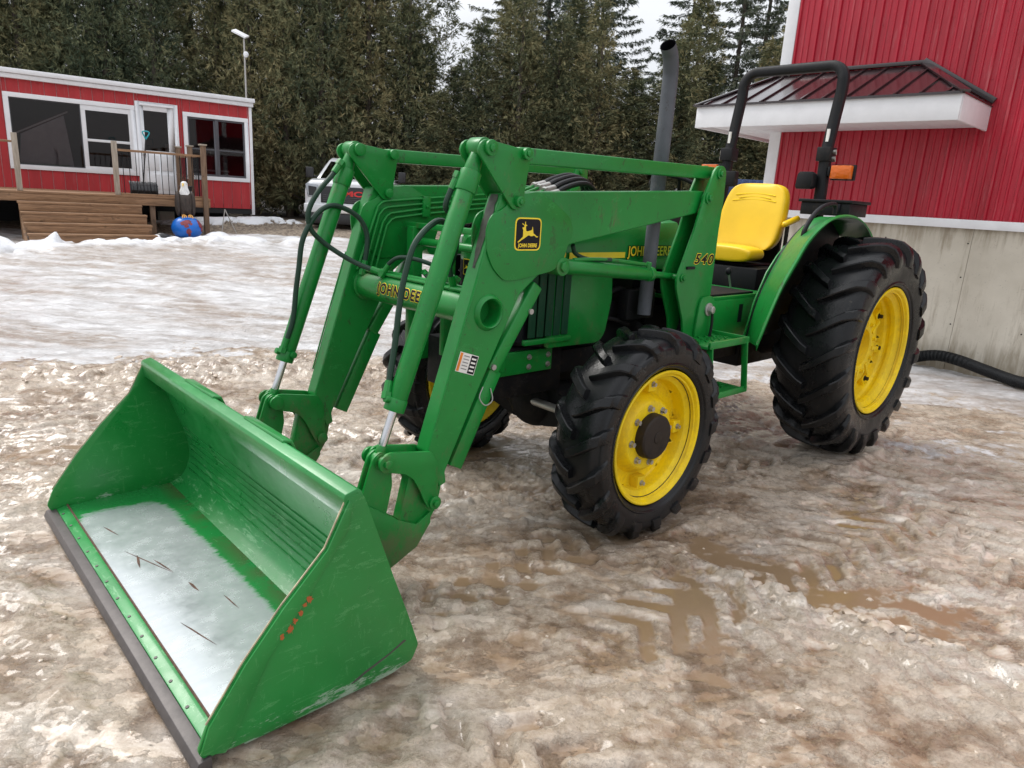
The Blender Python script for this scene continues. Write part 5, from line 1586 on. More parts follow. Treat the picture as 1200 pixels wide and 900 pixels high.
for s_ in (1, -1):
    sqtube(G(), [(-0.143, s_ * 0.380, 1.50), (-0.150, s_ * 0.372, 1.80), (-0.156, s_ * 0.366, 1.975)], 0.034).obj("roll_bar_post", "black_paint", rb_, angle=50)
    g = G().box(-0.207, -0.107, s_ * 0.366 - 0.046, s_ * 0.366 + 0.046, 1.895, 1.985)
    g.obj("fold_bracket", "black_paint", rb_, bevel=0.004)
    b = G()
    for z in (1.915, 1.958):
        b.cyl((-0.157, s_ * 0.366 + s_ * 0.046, z), (-0.157, s_ * 0.366 + s_ * 0.064, z), 0.013, n=6)
        b.tube([(-0.157, s_ * 0.43, z), (-0.150, s_ * 0.437, z - 0.02), (-0.140, s_ * 0.432, z + 0.01)], 0.003, 6, 3)
    b.obj("fold_pin", "zinc", rb_)
    # warning flasher
    fl = G().box(-0.165, -0.120, *ysp(s_, 0.408, 0.425), 1.80, 1.86).box(-0.185, -0.155, *ysp(s_, 0.420, 0.575), 1.775, 1.875)
    fo = fl.obj("warning_flasher", "black_paint", rb_, bevel=0.004)
    G().box(-0.154, -0.112, *ysp(s_, 0.432, 0.566), 1.782, 1.868).obj("flasher_lens", "amber", rb_, bevel=0.006)
    G().box(-0.142, -0.128, *ysp(s_, 0.358, 0.376), 2.02, 2.10).obj("roll_bar_sticker", "white_decal", rb_)
# forward work light on the near post
g = G()
loft(g, [[(-0.06 + dx, 0.300 + y_ * k, 1.765 + z_ * k) for y_, z_ in ((-0.058, -0.040), (-0.048, -0.056), (0.048, -0.056), (0.058, -0.040), (0.058, 0.040), (0.045, 0.056), (-0.035, 0.056), (-0.050, 0.040))] for dx, k in ((-0.075, 0.55), (-0.05, 0.9), (0.0, 1.0), (0.03, 1.0))])
wl_ = g.obj("work_light", "black_paint", rb_, bevel=0.002)
g = G().box(-0.12, -0.06, -0.36, -0.24, 1.71, 1.82)
g.obj("work_light", "black_paint", rb_, bevel=0.01)
# ================================================================== BACKGROUND MATERIALS
def siding_mat(name, c0, c1, rough, wear=0.2):
    a = NT(name)
    n = a.noise(1.3, 5, 0.6, (2.5, 2.5, 0.5))
    f = a.noise(30, 5, 0.65, (1, 1, 0.08))
    c = a.mix(a.ramp(n, [(0.3, 0.0), (0.7, 1.0)]), c0, c1)
    c = a.mix(a.math('MULTIPLY', a.ramp(f, [(0.55, 0.0), (0.75, 1.0)]), wear), c, (0.45, 0.22, 0.22))
    a.set(col=c, rough=a.ramp(f, [(0.3, rough), (0.7, rough + 0.18)]), normal=a.bump(n, 0.15, 0.01))
    M[name] = a.m
siding_mat("barn_red", (0.31, 0.004, 0.016), (0.45, 0.012, 0.034), 0.28, 0.38)
siding_mat("cabin_red", (0.32, 0.014, 0.018), (0.44, 0.022, 0.028), 0.55, 0.3)
plain("white_trim", (0.74, 0.75, 0.77), 0.4, var=0.05)
plain("soffit_white", (0.66, 0.66, 0.68), 0.5, var=0.05)
plain("groove_white", (0.62, 0.45, 0.45), 0.6, var=0.2)
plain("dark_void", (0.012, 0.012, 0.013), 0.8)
plain("interior", (0.22, 0.14, 0.14), 0.7)
plain("interior_grey", (0.66, 0.76, 0.80), 0.6)
plain("window_frame_dark", (0.07, 0.07, 0.08), 0.4)
a = NT("roof_metal")
a.set(col=(0.022, 0.012, 0.014), rough=0.25, metal=0.0, spec=0.6, coat=0.4, coatr=0.10, normal=a.bump(a.noise(3, 3), 0.10, 0.01))
M["roof_metal"] = a.m
def concrete():
    a = NT("poured_concrete")
    n = a.noise(1.1, 7, 0.6)
    st = a.noise(7, 7, 0.7, (1.6, 1.6, 0.18), dist=0.3)
    c = a.mix(a.ramp(n, [(0.3, 0.0), (0.7, 1.0)]), (0.44, 0.400, 0.325), (0.64, 0.595, 0.505))
    z = a.xyz()[2]
    up = a.ramp(a.math('DIVIDE', z, 1.5), [(0.0, 0.30), (0.25, 0.05), (0.80, 0.0), (1.0, 0.20)])
    m = a.ramp(a.math('ADD', st, up), [(0.56, 0.0), (0.78, 0.85)])
    c = a.mix(m, c, (0.26, 0.215, 0.15))
    v = a.ramp(a.noise(60, 3), [(0.66, 0.0), (0.72, 0.4)])
    c = a.mix(v, c, (0.2, 0.18, 0.16))
    a.set(col=c, rough=0.75, normal=a.bump(a.noise(12, 6, 0.65), 0.25, 0.008))
    M["concrete"] = a.m
concrete()
def wood(name, c0, c1, stretch=(1.2, 14, 14)):
    a = NT(name)
    n = a.noise(3.0, 7, 0.65, stretch, dist=0.6)
    c = a.mix(a.ramp(n, [(0.32, 0.0), (0.68, 1.0)]), c0, c1)
    k = a.ramp(a.noise(5, 4, 0.6), [(0.62, 0.0), (0.70, 0.6)])
    c = a.mix(k, c, tuple(x * 0.35 for x in c0))
    a.set(col=c, rough=0.65, normal=a.bump(n, 0.3, 0.004))
    M[name] = a.m
wood("deck_wood", (0.15, 0.080, 0.040), (0.35, 0.20, 0.105))
wood("grey_wood", (0.22, 0.18, 0.14), (0.42, 0.36, 0.29), (14, 14, 1.2))
wood("brown_post", (0.10, 0.055, 0.03), (0.22, 0.14, 0.085), (14, 14, 1.2))
def glass(name, tint, trans):
    a = NT(name)
    a.t.nodes.remove(a.b)
    gl = a.n("ShaderNodeBsdfGlossy"); gl.inputs["Roughness"].default_value = 0.02
    tr = a.n("ShaderNodeBsdfTransparent"); tr.inputs["Color"].default_value = (*tint, 1)
    fr = a.n("ShaderNodeFresnel"); fr.inputs["IOR"].default_value = 1.42
    k = a.math('ADD', a.math('MULTIPLY', fr.outputs[0], 1.0), trans, clamp=True)
    mx_ = a.n("ShaderNodeMixShader")
    a.l(k, mx_.inputs[0]); a.l(tr.outputs[0], mx_.inputs[1]); a.l(gl.outputs[0], mx_.inputs[2])
    a.l(mx_.outputs[0], a.out.inputs["Surface"])
    M[name] = a.m
glass("pane_glass", (0.60, 0.55, 0.55), 0.0)
glass("windscreen", (0.25, 0.28, 0.30), 0.22)

# ================================================================== BARN
BX, BY = 3.02, 9.17
BRZ = math.atan2(-0.709, 0.705)
barn = thing("barn", "tall barn with red ribbed metal siding on a grey concrete foundation wall at the right", "barn", (BX, BY, 0), BRZ)
def ribbed_panel(x0, wd, z0, z1, nm="siding_panel", mat="barn_red", pitch=0.2286, side=False):
    """one sheet of ribbed steel: wide trapezoid ribs with two small stiffeners between"""
    prof = []
    x = x0
    while x < x0 + wd - 1e-4:
        e = min(x + pitch, x0 + wd)
        for dx, dy in ((0.0, 0.0), (0.008, -0.024), (0.030, -0.024), (0.040, 0.0), (0.083, 0.0), (0.090, -0.010), (0.104, -0.010), (0.111, 0.0), (0.150, 0.0), (0.157, -0.010), (0.171, -0.010), (0.178, 0.0)):
            if x + dx <= e: prof.append((x + dx, dy))
        x += pitch
    prof.append((x0 + wd, 0.0))
    v = [(a_, b_, z0) for a_, b_ in prof] + [(a_, b_, z1) for a_, b_ in prof] + [(a_, 0.006, z0) for a_, b_ in prof] + [(a_, 0.006, z1) for a_, b_ in prof]
    n = len(prof)
    f = [(i, i + 1, n + i + 1, n + i) for i in range(n - 1)] + [(2 * n + i + 1, 2 * n + i, 3 * n + i, 3 * n + i + 1) for i in range(n - 1)]
    g = G().add(v, f)
    # screws
    xx = x0
    while xx < x0 + wd - 0.1:
        for z in np.arange(z0 + 0.12, z1, 0.62):
            g.cyl((xx + 0.055, 0.0, z), (xx + 0.055, -0.006, z), 0.006, n=6)
        xx += pitch
    return g.obj(nm, mat, barn, angle=20)
PW = 0.9144
for k in range(9):
    x0 = 0.10 + k * (PW + 0.0015)
    ribbed_panel(x0, PW, 1.59, 6.3)
for k in range(6):
    p = ribbed_panel(k * (PW + 0.0015) + 0.1, PW, 1.59, 6.3, "side_siding_panel")
    p.rotation_euler = (0, 0, PI / 2)
    p.scale = (1, -1, 1) if False else (1, 1, 1)
    p.location = (0, 0, 0)
    for v in p.data.vertices:
        v.co.y = -v.co.y
G().box(-0.035, 0.105, -0.030, 0.105, 1.59, 6.35).obj("corner_trim", "white_trim", barn, bevel=0.004)
G().box(-0.02, 8.4, -0.045, 0.03, 1.500, 1.588).obj("base_trim", "white_trim", barn, bevel=0.003)
G().box(-0.045, 0.03, 0.0, 6.0, 1.500, 1.588).obj("base_trim", "white_trim", barn, bevel=0.003)
for k in range(4):
    G().box(0.22 + k * 2.12 - (0.21 if k == 0 else 0), 0.22 + k * 2.12 + 2.1175, 0.012, 0.30, -0.6, 1.500).obj("foundation_wall", "concrete", barn, bevel=0.004)
G().box(0.012, 0.30, 0.30, 6.0, -0.6, 1.500).obj("foundation_wall", "concrete", barn)
g = G()
for x in (1.5, 2.31, 2.95, 4.2):
    for z in (0.5, 1.0, 1.35):
        g.cyl((x, 0.012, z), (x, 0.009, z), 0.008, n=8)
g.obj("form_tie_marks", "dark_void", barn)
G().prism([(-0.5, 6.2), (8.8, 6.2), (8.8, 6.35), (-0.5, 6.35)], -0.5, 6.5).obj("roof", "roof_metal", barn)
# pent roof wrapped round the corner
pent = link("pent_roof", None, barn)
E0, E1, EY = -0.485, 2.258, -1.0
ZB, ZT, ZR = 2.455, 2.690, 3.130
G().box(E0, E1, EY - 0.006, EY + 0.016, ZB, ZT).obj("fascia", "white_trim", pent, bevel=0.003)
G().box(E1 - 0.016, E1 + 0.006, EY + 0.017, -0.022, ZB, ZT).obj("fascia", "white_trim", pent, bevel=0.003)
G().box(E0 - 0.006, E0 + 0.016, EY + 0.017, 5.0, ZB, ZT).obj("fascia", "white_trim", pent, bevel=0.003)
k = 0
x = E0 + 0.02
while x < E1 - 0.03:
    G().box(x, min(x + 0.148, E1 - 0.02), EY + 0.018, (-0.022 if x > -0.1 else 1.0), 2.492 + 0.0, 2.498).obj("soffit_board", "soffit_white", pent, bevel=0.001)
    x += 0.152
def slab(pts, th, nm, mat, par, **kw):
    P_ = [Vector(p) for p in pts]
    nrm = (P_[1] - P_[0]).cross(P_[2] - P_[0]).normalized()
    if nrm.z < 0: nrm = -nrm
    n = len(P_)
    return G().add([p for p in P_] + [p - nrm * th for p in P_], [tuple(range(n)), tuple(range(2 * n - 1, n - 1, -1))] + [(i, i + n, (i + 1) % n + n, (i + 1) % n) for i in range(n)]).obj(nm, mat, par, **kw)
AX = 1.572
slab([(E0 - 0.02, EY - 0.02, ZT), (E1 + 0.02, EY - 0.02, ZT), (AX, -0.02, ZR), (-0.03, -0.02, ZR)], 0.012, "roof_sheet", "roof_metal", pent)
slab([(E1 + 0.02, EY - 0.02, ZT), (E1 + 0.02, -0.02, ZT), (AX, -0.02, ZR)], 0.012, "roof_sheet", "roof_metal", pent)
slab([(E0 - 0.02, EY - 0.02, ZT), (-0.03, -0.02, ZR), (-0.03, 5.0, ZR), (E0 - 0.02, 5.0, ZT)], 0.012, "roof_sheet", "roof_metal", pent)
def roof_rib(a_, b_, w_=0.022, h_=0.020, nm="roof_seam"):
    G().beam((a_[0], a_[1], a_[2] + h_ * 0.5), (b_[0], b_[1], b_[2] + h_ * 0.5), w_, h_).obj(nm, "roof_metal", pent, bevel=0.003)
x = E0 + 0.10
slope = (ZR - ZT) / 0.98
while x < E1:
    if x > AX:
        t = 1 - (x - AX) / (E1 - AX)
    elif x < -0.03:
        t = (x - E0) / (-0.03 - E0)
    else:
        t = 1.0
    if t > 0.05:
        roof_rib((x, EY - 0.02, ZT), (x, EY + 0.98 * t - 0.0, ZT + (ZR - ZT) * t))
    x += 0.2286
roof_rib((E1 + 0.02, EY - 0.02, ZT), (AX, -0.03, ZR), 0.09, 0.022, "hip_cap")
roof_rib((E0 - 0.02, EY - 0.02, ZT), (-0.03, -0.03, ZR), 0.09, 0.022, "hip_cap")
G().beam((-0.03, -0.045, ZR + 0.022), (AX + 0.02, -0.045, ZR + 0.022), 0.045, 0.042).obj("wall_flashing", "roof_metal", pent, bevel=0.008)
G().beam((AX, -0.045, ZR + 0.035), (E1 + 0.03, -0.045, ZT + 0.045), 0.05, 0.06).obj("wall_flashing", "roof_metal", pent, bevel=0.006)
G().beam((E0, EY - 0.024, ZT - 0.001), (E1, EY - 0.024, ZT - 0.001), 0.02, 0.022).obj("drip_edge", "roof_metal", pent)

# drain hose lying at the foot of the wall
def loc2w(ox, oy, rz, p):
    c, s_ = math.cos(rz), math.sin(rz)
    return Vector((ox + p[0] * c - p[1] * s_, oy + p[0] * s_ + p[1] * c, p[2]))
hp = [(2.02, -0.10, 0.07), (2.13, -0.10, 0.125), (2.30, -0.11, 0.165), (2.50, -0.14, 0.155), (2.75, -0.20, 0.115), (3.05, -0.28, 0.075), (3.5, -0.42, 0.07), (4.3, -0.55, 0.07), (5.2, -0.5, 0.07)]
g0 = G().tube([loc2w(BX, BY, BRZ, p) for p in hp], lambda t: 0.057 + 0.0032 * math.cos(t * 2 * PI * 150), 14, 80)
dh = g0.obj("drain_hose", "rubber_hose", angle=80)
tag(dh, "black corrugated drain hose lying on the snow at the foot of the concrete wall", "hose")

# ================================================================== CABIN
CX, CY = -8.0488, 15.6
CRZ = math.atan2(0.6104, 0.7921)
cabin = thing("cabin", "small flat-roofed red office cabin with white window trim behind the wooden deck", "cabin", (CX, CY, 0), CRZ)
CZ0, CZ1 = 0.93, 3.19
CL, CRr, CD = -6.2, 2.19, 3.2
holes = [(-2.41, -0.17, 1.53, 2.93), (-0.163, 0.657, 1.17, 3.03), (0.757, 2.137, 1.527, 2.92)]
def cbox(nm, mat, x0, x1, y0, y1, z0, z1, par=None, bev=0.0):
    return G().box(x0, x1, y0, y1, z0, z1).obj(nm, mat, par or cabin, bevel=bev)
# grooved boards between and around the openings, cut into narrow planks with recessed joints
x = CL
bw = 0.2032
while x < CRr - 0.01:
    x1 = min(x + bw, CRr)
    segs = [(CZ0, CZ1)]
    xm0, xm1 = x, x1
    pieces = [(x, x1, CZ0, CZ1)]
    for (a0, a1, b0, b1) in holes:
        nxt = []
        for (p0, p1, q0, q1) in pieces:
            if p1 <= a0 or p0 >= a1 or q1 <= b0 or q0 >= b1:
                nxt.append((p0, p1, q0, q1)); continue
            if p0 < a0: nxt.append((p0, a0, q0, q1))
            if p1 > a1: nxt.append((a1, p1, q0, q1))
            m0, m1 = max(p0, a0), min(p1, a1)
            if q0 < b0: nxt.append((m0, m1, q0, b0))
            if q1 > b1: nxt.append((m0, m1, b1, q1))
        pieces = nxt
    for (p0, p1, q0, q1) in pieces:
        if p1 - p0 > 0.012 and q1 - q0 > 0.01:
            cbox("siding_board", "cabin_red", p0 + 0.005, p1 - 0.005, -0.018, 0.0, q0, q1)
    x = x1
# backing behind the joints, with the openings left free
wb = G()
xs_ = [CL, -2.41, -0.17, -0.163, 0.657, 0.757, 2.137, CRr]
wb.box(CL, -2.41, 0.0, 0.05, CZ0, CZ1).box(-0.17, -0.163, 0.0, 0.05, CZ0, CZ1).box(0.657, 0.757, 0.0, 0.05, CZ0, CZ1).box(2.137, CRr, 0.0, 0.05, CZ0, CZ1)
wb.box(-2.41, -0.17, 0, 0.05, CZ0, 1.53).box(-2.41, -0.17, 0, 0.05, 2.93, CZ1).box(-0.163, 0.657, 0, 0.05, 3.03, CZ1).box(-0.163, 0.657, 0, 0.05, CZ0, 1.17).box(0.757, 2.137, 0, 0.05, CZ0, 1.527).box(0.757, 2.137, 0, 0.05, 2.92, CZ1)
wb.obj("wall_sheathing", "groove_white", cabin)
cbox("side_wall", "cabin_red", CRr - 0.05, CRr + 0.005, 0.05, CD, CZ0, CZ1)
cbox("back_wall", "interior", CL, CRr, CD - 0.05, CD, CZ0, CZ1)
cbox("left_wall", "cabin_red", CL, CL + 0.05, 0.05, CD, CZ0, CZ1)
cbox("inner_lining", "interior", CRr - 0.075, CRr - 0.052, 0.07, CD - 0.07, CZ0 + 0.11, CZ1 - 0.13)
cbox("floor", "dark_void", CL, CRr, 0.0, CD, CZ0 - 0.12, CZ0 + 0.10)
cbox("ceiling", "interior", CL, CRr, 0.06, CD - 0.06, CZ1 - 0.12, CZ1 - 0.02)
rf = cbox("roof", "white_trim", CL - 0.08, CRr + 0.09, -0.13, CD + 0.1, 3.262, 3.35, bev=0.012)
cbox("eave_board", "white_trim", CL - 0.05, CRr + 0.06, -0.09, CD + 0.05, 3.175, 3.258, bev=0.006)
cbox("corner_board", "white_trim", CRr - 0.03, CRr + 0.035, -0.032, 0.05, 0.80, 3.17, bev=0.003)
cbox("underfloor_shade", "dark_void", -5.5, CRr - 0.35, 0.6, 2.6, 0.45, 0.86)  # near-black box painted as the shade in the open gap under the floor
for sx in (-1.6, 0.4, 1.9):
    G().box(sx - 0.15, sx + 0.15, 0.35, 0.65, 0.40, CZ0 - 0.12).obj("support_block", "concrete", cabin, bevel=0.01)
# windows
def window(nm, x0, x1, z0, z1, fw_=0.085, mat="white_trim"):
    g = G()
    g.box(x0, x1, -0.045, 0.03, z1 - fw_, z1).box(x0, x1, -0.045, 0.03, z0, z0 + fw_).box(x0, x0 + fw_, -0.045, 0.03, z0 + fw_, z1 - fw_).box(x1 - fw_, x1, -0.045, 0.03, z0 + fw_, z1 - fw_)
    return g.obj(nm, mat, cabin, bevel=0.002)
w1 = window("window", -2.41, -0.17, 1.53, 2.93)
cbox("pane", "pane_glass", -2.325, -1.15, 0.008, 0.012, 1.615, 2.845, w1)
g = G().box(-2.325, -1.15, -0.01, 0.02, 1.615, 1.632).box(-2.325, -1.15, -0.01, 0.02, 2.828, 2.845).box(-2.325, -2.308, -0.01, 0.02, 1.632, 2.828).box(-1.167, -1.15, -0.01, 0.02, 1.632, 2.828)
g.obj("sash", "window_frame_dark", w1)
g = G().box(-1.148, -0.255, -0.03, 0.025, 2.745, 2.845).box(-1.148, -0.255, -0.03, 0.025, 1.615, 1.665).box(-1.148, -1.070, -0.03, 0.025, 1.665, 2.745).box(-0.300, -0.255, -0.03, 0.025, 1.665, 2.745).box(-1.070, -0.300, -0.03, 0.025, 2.150, 2.200)
g.obj("sash", "white_trim", w1, bevel=0.002)
cbox("pane", "pane_glass", -1.07, -0.30, 0.0, 0.004, 2.20, 2.745, w1)
cbox("pane", "pane_glass", -1.07, -0.30, 0.0, 0.004, 1.665, 2.15, w1)
w2 = window("window", 0.757, 2.137, 1.527, 2.92)
g = G()
for a0, a1 in ((0.842, 1.42), (1.455, 2.052)):
    g.box(a0, a1, -0.02, 0.02, 1.612, 1.655).box(a0, a1, -0.02, 0.02, 2.795, 2.835).box(a0, a0 + 0.035, -0.02, 0.02, 1.655, 2.795).box(a1 - 0.035, a1, -0.02, 0.02, 1.655, 2.795).box(a0 + 0.035, a1 - 0.035, -0.02, 0.02, 2.165, 2.195)
g.box(1.42, 1.455, -0.024, 0.02, 1.612, 2.835)
g.obj("sash", "window_frame_dark", w2, bevel=0.002)
for a0, a1 in ((0.877, 1.385), (1.49, 2.017)):
    cbox("pane", "pane_glass", a0, a1, 0.0, 0.004, 1.655, 2.165, w2)
    cbox("pane", "pane_glass", a0, a1, 0.0, 0.004, 2.195, 2.795, w2)
# door
g = G().box(-0.163, -0.085, -0.05, 0.03, 1.17, 3.03).box(0.575, 0.657, -0.05, 0.03, 1.17, 3.03).box(-0.085, 0.575, -0.05, 0.03, 2.955, 3.03)
g.obj("door_frame", "white_trim", cabin, bevel=0.003)
g = G().box(-0.083, 0.573, -0.02, 0.02, 1.18, 2.06).box(-0.083, -0.01, -0.02, 0.02, 2.06, 2.953).box(0.45, 0.573, -0.02, 0.02, 2.06, 2.953).box(-0.01, 0.45, -0.02, 0.02, 2.86, 2.953)
dr = g.obj("door", "white_trim", cabin, bevel=0.003)
for a0, a1 in ((-0.02, 0.23), (0.275, 0.50)):
    for b0, b1 in ((1.27, 1.58), (1.66, 1.97)):
        G().box(a0, a1, -0.028, -0.019, b0, b1).obj("door_panel", "white_trim", dr, bevel=0.006)
cbox("door_pane", "pane_glass", -0.01, 0.45, 0.0, 0.004, 2.06, 2.86, dr)
G().sphere((-0.045, -0.05, 1.98), 0.03, 12, 8).cyl((-0.045, -0.02, 1.98), (-0.045, -0.05, 1.98), 0.012, n=10).obj("door_handle", "zinc", dr)
# things seen dimly inside
ib = thing("display_board", "grey leaning board seen inside through the cabin's large window", "board", loc2w(CX, CY, CRZ, (-1.75, 0.32, 1.10)), CRZ + 0.06)
G().prism([(-0.55, 0.0), (0.50, 0.0), (0.34, 1.52), (-0.42, 1.10)], 0.0, 0.03).obj("panel", "interior_grey", ib)
G().beam((-0.66, 0.04, 1.02), (0.42, 0.04, 1.60), 0.02, 0.03).obj("rail", "white_trim", ib)
cb = thing("desk", "dark desk standing inside the cabin behind the right-hand window", "desk", loc2w(CX, CY, CRZ, (1.4, 1.4, 1.03)), CRZ)
G().box(-0.6, 0.6, -0.3, 0.3, 0.70, 0.74).obj("desk_top", "interior_grey", cb)
for sx in (-0.57, 0.57):
    G().box(sx - 0.02, sx + 0.02, -0.28, 0.28, 0.0, 0.699).obj("leg", "dark_void", cb)
for i, (sx, sz, hh) in enumerate(((1.62, 2.20, 0.34), (1.86, 2.26, 0.22), (1.20, 2.35, 0.18))):
    pf_ = thing("picture_frame", ["tall pale picture on the cabin's back wall, seen through the right window", "small framed picture nearest the right edge of the right window", "small dark-red picture on the cabin's back wall left of the mullion"][i], "picture", loc2w(CX, CY, CRZ, (sx - 0.55, 3.10, sz)), CRZ)
    G().box(-0.09, 0.09, 0, 0.02, -hh / 2, hh / 2).obj("frame", "window_frame_dark", pf_)
    G().box(-0.07, 0.07, -0.004, -0.001, -hh / 2 + 0.02, hh / 2 - 0.02).obj("picture", "white_decal" if i < 2 else "interior", pf_)

# ================================================================== DECK AND STEPS
deck = thing("wooden_deck", "brown wooden deck on posts in front of the red cabin", "deck", (CX, CY, 0), CRZ)
DY, DZ, DX1 = -2.238, 1.172, 0.68
def dbox(nm, mat, x0, x1, y0, y1, z0, z1, par=None, bev=0.004):
    return G().box(x0, x1, y0, y1, z0, z1).obj(nm, mat, par or deck, bevel=bev)
for k in range(15):
    y0 = DY + k * 0.148
    dbox("deck_board", "deck_wood", -6.0, DX1, y0, y0 + 0.140, DZ - 0.036, DZ)
dbox("rim_board", "deck_wood", -6.0, DX1, DY + 0.012, DY + 0.052, 1.000, DZ - 0.037)
dbox("rim_board", "deck_wood", DX1 - 0.04, DX1, DY + 0.053, -0.05, 1.000, DZ - 0.037)
for sx in (-5.0, -3.0, -0.4):
    dbox("support_post", "brown_post", sx, sx + 0.09, DY + 0.06, DY + 0.15, 0.3, 0.999)
for sx, y, zt_, mt in ((-2.45, DY + 0.05, 2.115, "grey_wood"), (-0.96, DY + 0.05, 2.115, "grey_wood"), (-4.2, DY + 0.05, 2.115, "grey_wood")):
    dbox("rail_post", mt, sx, sx + 0.085, y, y + 0.085, DZ, zt_)
dbox("rail_post", "brown_post", 0.545, 0.635, DY - 0.03, DY + 0.055, 0.46, 2.16)
G().box(0.44, 0.74, DY - 0.16, DY + 0.19, 0.40, 0.47).obj("footing", "concrete", deck, bevel=0.02)
for y in (-1.25, -0.22):
    dbox("rail_post", "brown_post", 0.54, 0.63, y, y + 0.09, DZ, 2.16)
for y in (DY - 0.045, -1.262, -0.232):
    dbox("post_cap", "grey_wood", 0.52, 0.655, y, y + 0.12, 2.161, 2.19)
dbox("top_rail", "deck_wood", -0.870, 0.543, DY + 0.045, DY + 0.085, 1.945, 1.985)
dbox("top_rail", "deck_wood", -4.113, -2.452, DY + 0.045, DY + 0.085, 1.955, 1.99)
dbox("top_rail", "deck_wood", 0.565, 0.605, DY + 0.058, -1.255, 1.95, 1.99)
dbox("top_rail", "deck_wood", 0.565, 0.605, -1.155, -0.235, 1.95, 1.99)
dbox("bottom_rail", "deck_wood", -0.870, 0.543, DY + 0.045, DY + 0.085, DZ + 0.001, DZ + 0.035)
x = -0.80
while x < 0.52:
    G().tube([(x, DY + 0.065, DZ + 0.035), (x + random.uniform(-0.006, 0.006), DY + 0.063, 1.55), (x, DY + 0.065, 1.946)], 0.0065, 6, 2).obj("baluster", "black_paint", deck)
    x += 0.108
y = DY + 0.15
while y < -0.25:
    if not (-1.28 < y < -1.13):
        G().cyl((0.585, y, DZ), (0.585, y, 1.95), 0.0065, n=6).obj("baluster", "black_paint", deck)
    y += 0.11
steps = thing("wooden_steps", "flight of wide wooden steps leading up to the deck", "steps", (CX, CY, 0), CRZ)
ST = 5
for k in range(4):
    zt_ = DZ - (k + 1) * 0.165
    y1 = DY - k * 0.215
    G().box(-2.48 + 0.02 * k, -0.58 + 0.035 * k, y1 - 0.225, y1 - 0.002, zt_ - 0.038, zt_).obj("tread", "deck_wood", steps, bevel=0.004)
    G().box(-2.47 + 0.02 * k, -0.59 + 0.035 * k, y1 - 0.212, y1 - 0.190, zt_ - 0.163, zt_ - 0.039).obj("riser", "deck_wood", steps, bevel=0.003)
for sx in (-2.46, -1.5, -0.66):
    G().prism([(DY - 0.005, 0.34), (DY - 0.005, 0.99), (DY - 0.185, 0.82), (DY - 0.40, 0.66), (DY - 0.615, 0.49), (DY - 0.83, 0.34)], sx, sx + 0.04, ax='x').obj("stringer", "deck_wood", steps)

def cloc(x, y, z): return loc2w(CX, CY, CRZ, (x, y, z))
# snow shovel standing on the deck
sh = thing("snow_shovel", "snow shovel with a teal handle and black scoop leaning behind the deck railing", "shovel", cloc(-0.45, -1.98, DZ), CRZ)
plain("teal_plastic", (0.01, 0.32, 0.36), 0.4)
plain("black_plastic", (0.02, 0.02, 0.022), 0.35)
G().tube([(0.0, 0.0, 0.22), (0.06, 0.02, 0.7), (0.10, 0.03, 1.03)], 0.013, 10, 3).obj("shaft", "black_plastic", sh)
G().tube([(0.10, 0.03, 1.02), (0.085, 0.03, 1.07), (0.055, 0.03, 1.13), (0.06, 0.03, 1.165), (0.12, 0.03, 1.17), (0.165, 0.03, 1.155), (0.155, 0.03, 1.11), (0.12, 0.03, 1.06), (0.10, 0.03, 1.02)], 0.012, 8, 3).obj("grip", "teal_plastic", sh)
g = G()
for i in range(8):
    x0 = -0.24 + i * 0.06
    g.prism([(-0.06, 0.02), (-0.09, 0.10), (-0.05, 0.20), (0.02, 0.26), (0.035, 0.24), (-0.02, 0.18), (-0.06, 0.10), (-0.03, 0.03)], x0, x0 + 0.055, ax='x')
g.box(-0.24, 0.24, -0.055, -0.045, 0.02, 0.2)
g.obj("scoop", "black_plastic", sh, bevel=0.01)
# small pots and clutter
pt_ = thing("plant_pot", "dark pot of dry twigs at the right end of the deck", "plant pot", cloc(0.35, -1.75, DZ), CRZ)
G().lathe([(0, 0.0), (0, 0.09), (0.20, 0.12), (0.21, 0.13), (0.22, 0.12), (0.18, 0.10), (0.18, 0.0)], (0, 0, 0), 20, 'z').obj("pot", "black_plastic", pt_)
g = G(); rnd = random.Random(2)
for i in range(26):
    a_, r_ = rnd.random() * 6.28, rnd.uniform(0.08, 0.2)
    g.tube([(0, 0, 0.17), (r_ * 0.4 * math.cos(a_), r_ * 0.4 * math.sin(a_), 0.30), (r_ * math.cos(a_), r_ * math.sin(a_), rnd.uniform(0.35, 0.5))], 0.004, 4, 2)
g.obj("twigs", "brown_post", pt_)
bagm = thing("rubbish_bag", "small black bag with snow on it beside the bottom step", "bag", cloc(-0.36, DY - 0.62, 0.37), CRZ)
G().sphere((0, 0, 0.08), 0.13, 14, 8, (1.1, 0.8, 0.75)).obj("bag", "black_plastic", bagm)
G().sphere((-0.10, -0.06, 0.10), 0.06, 10, 6, (1.2, 1, 0.8)).obj("snow_cap", "snow", bagm)
pr = thing("metal_prop", "thin grey metal A-frame prop standing on the gravel right of the deck", "prop", cloc(0.98, -2.1, 0), CRZ)
G().beam((-0.09, 0, 0.44), (0.0, 0, 0.98), 0.015, 0.02, (0, 1, 0)).beam((0.24, 0, 0.44), (0.0, 0, 0.98), 0.015, 0.02, (0, 1, 0)).beam((-0.06, 0, 0.47), (0.23, 0, 0.47), 0.012, 0.016, (0, 1, 0)).obj("frame", "zinc", pr)

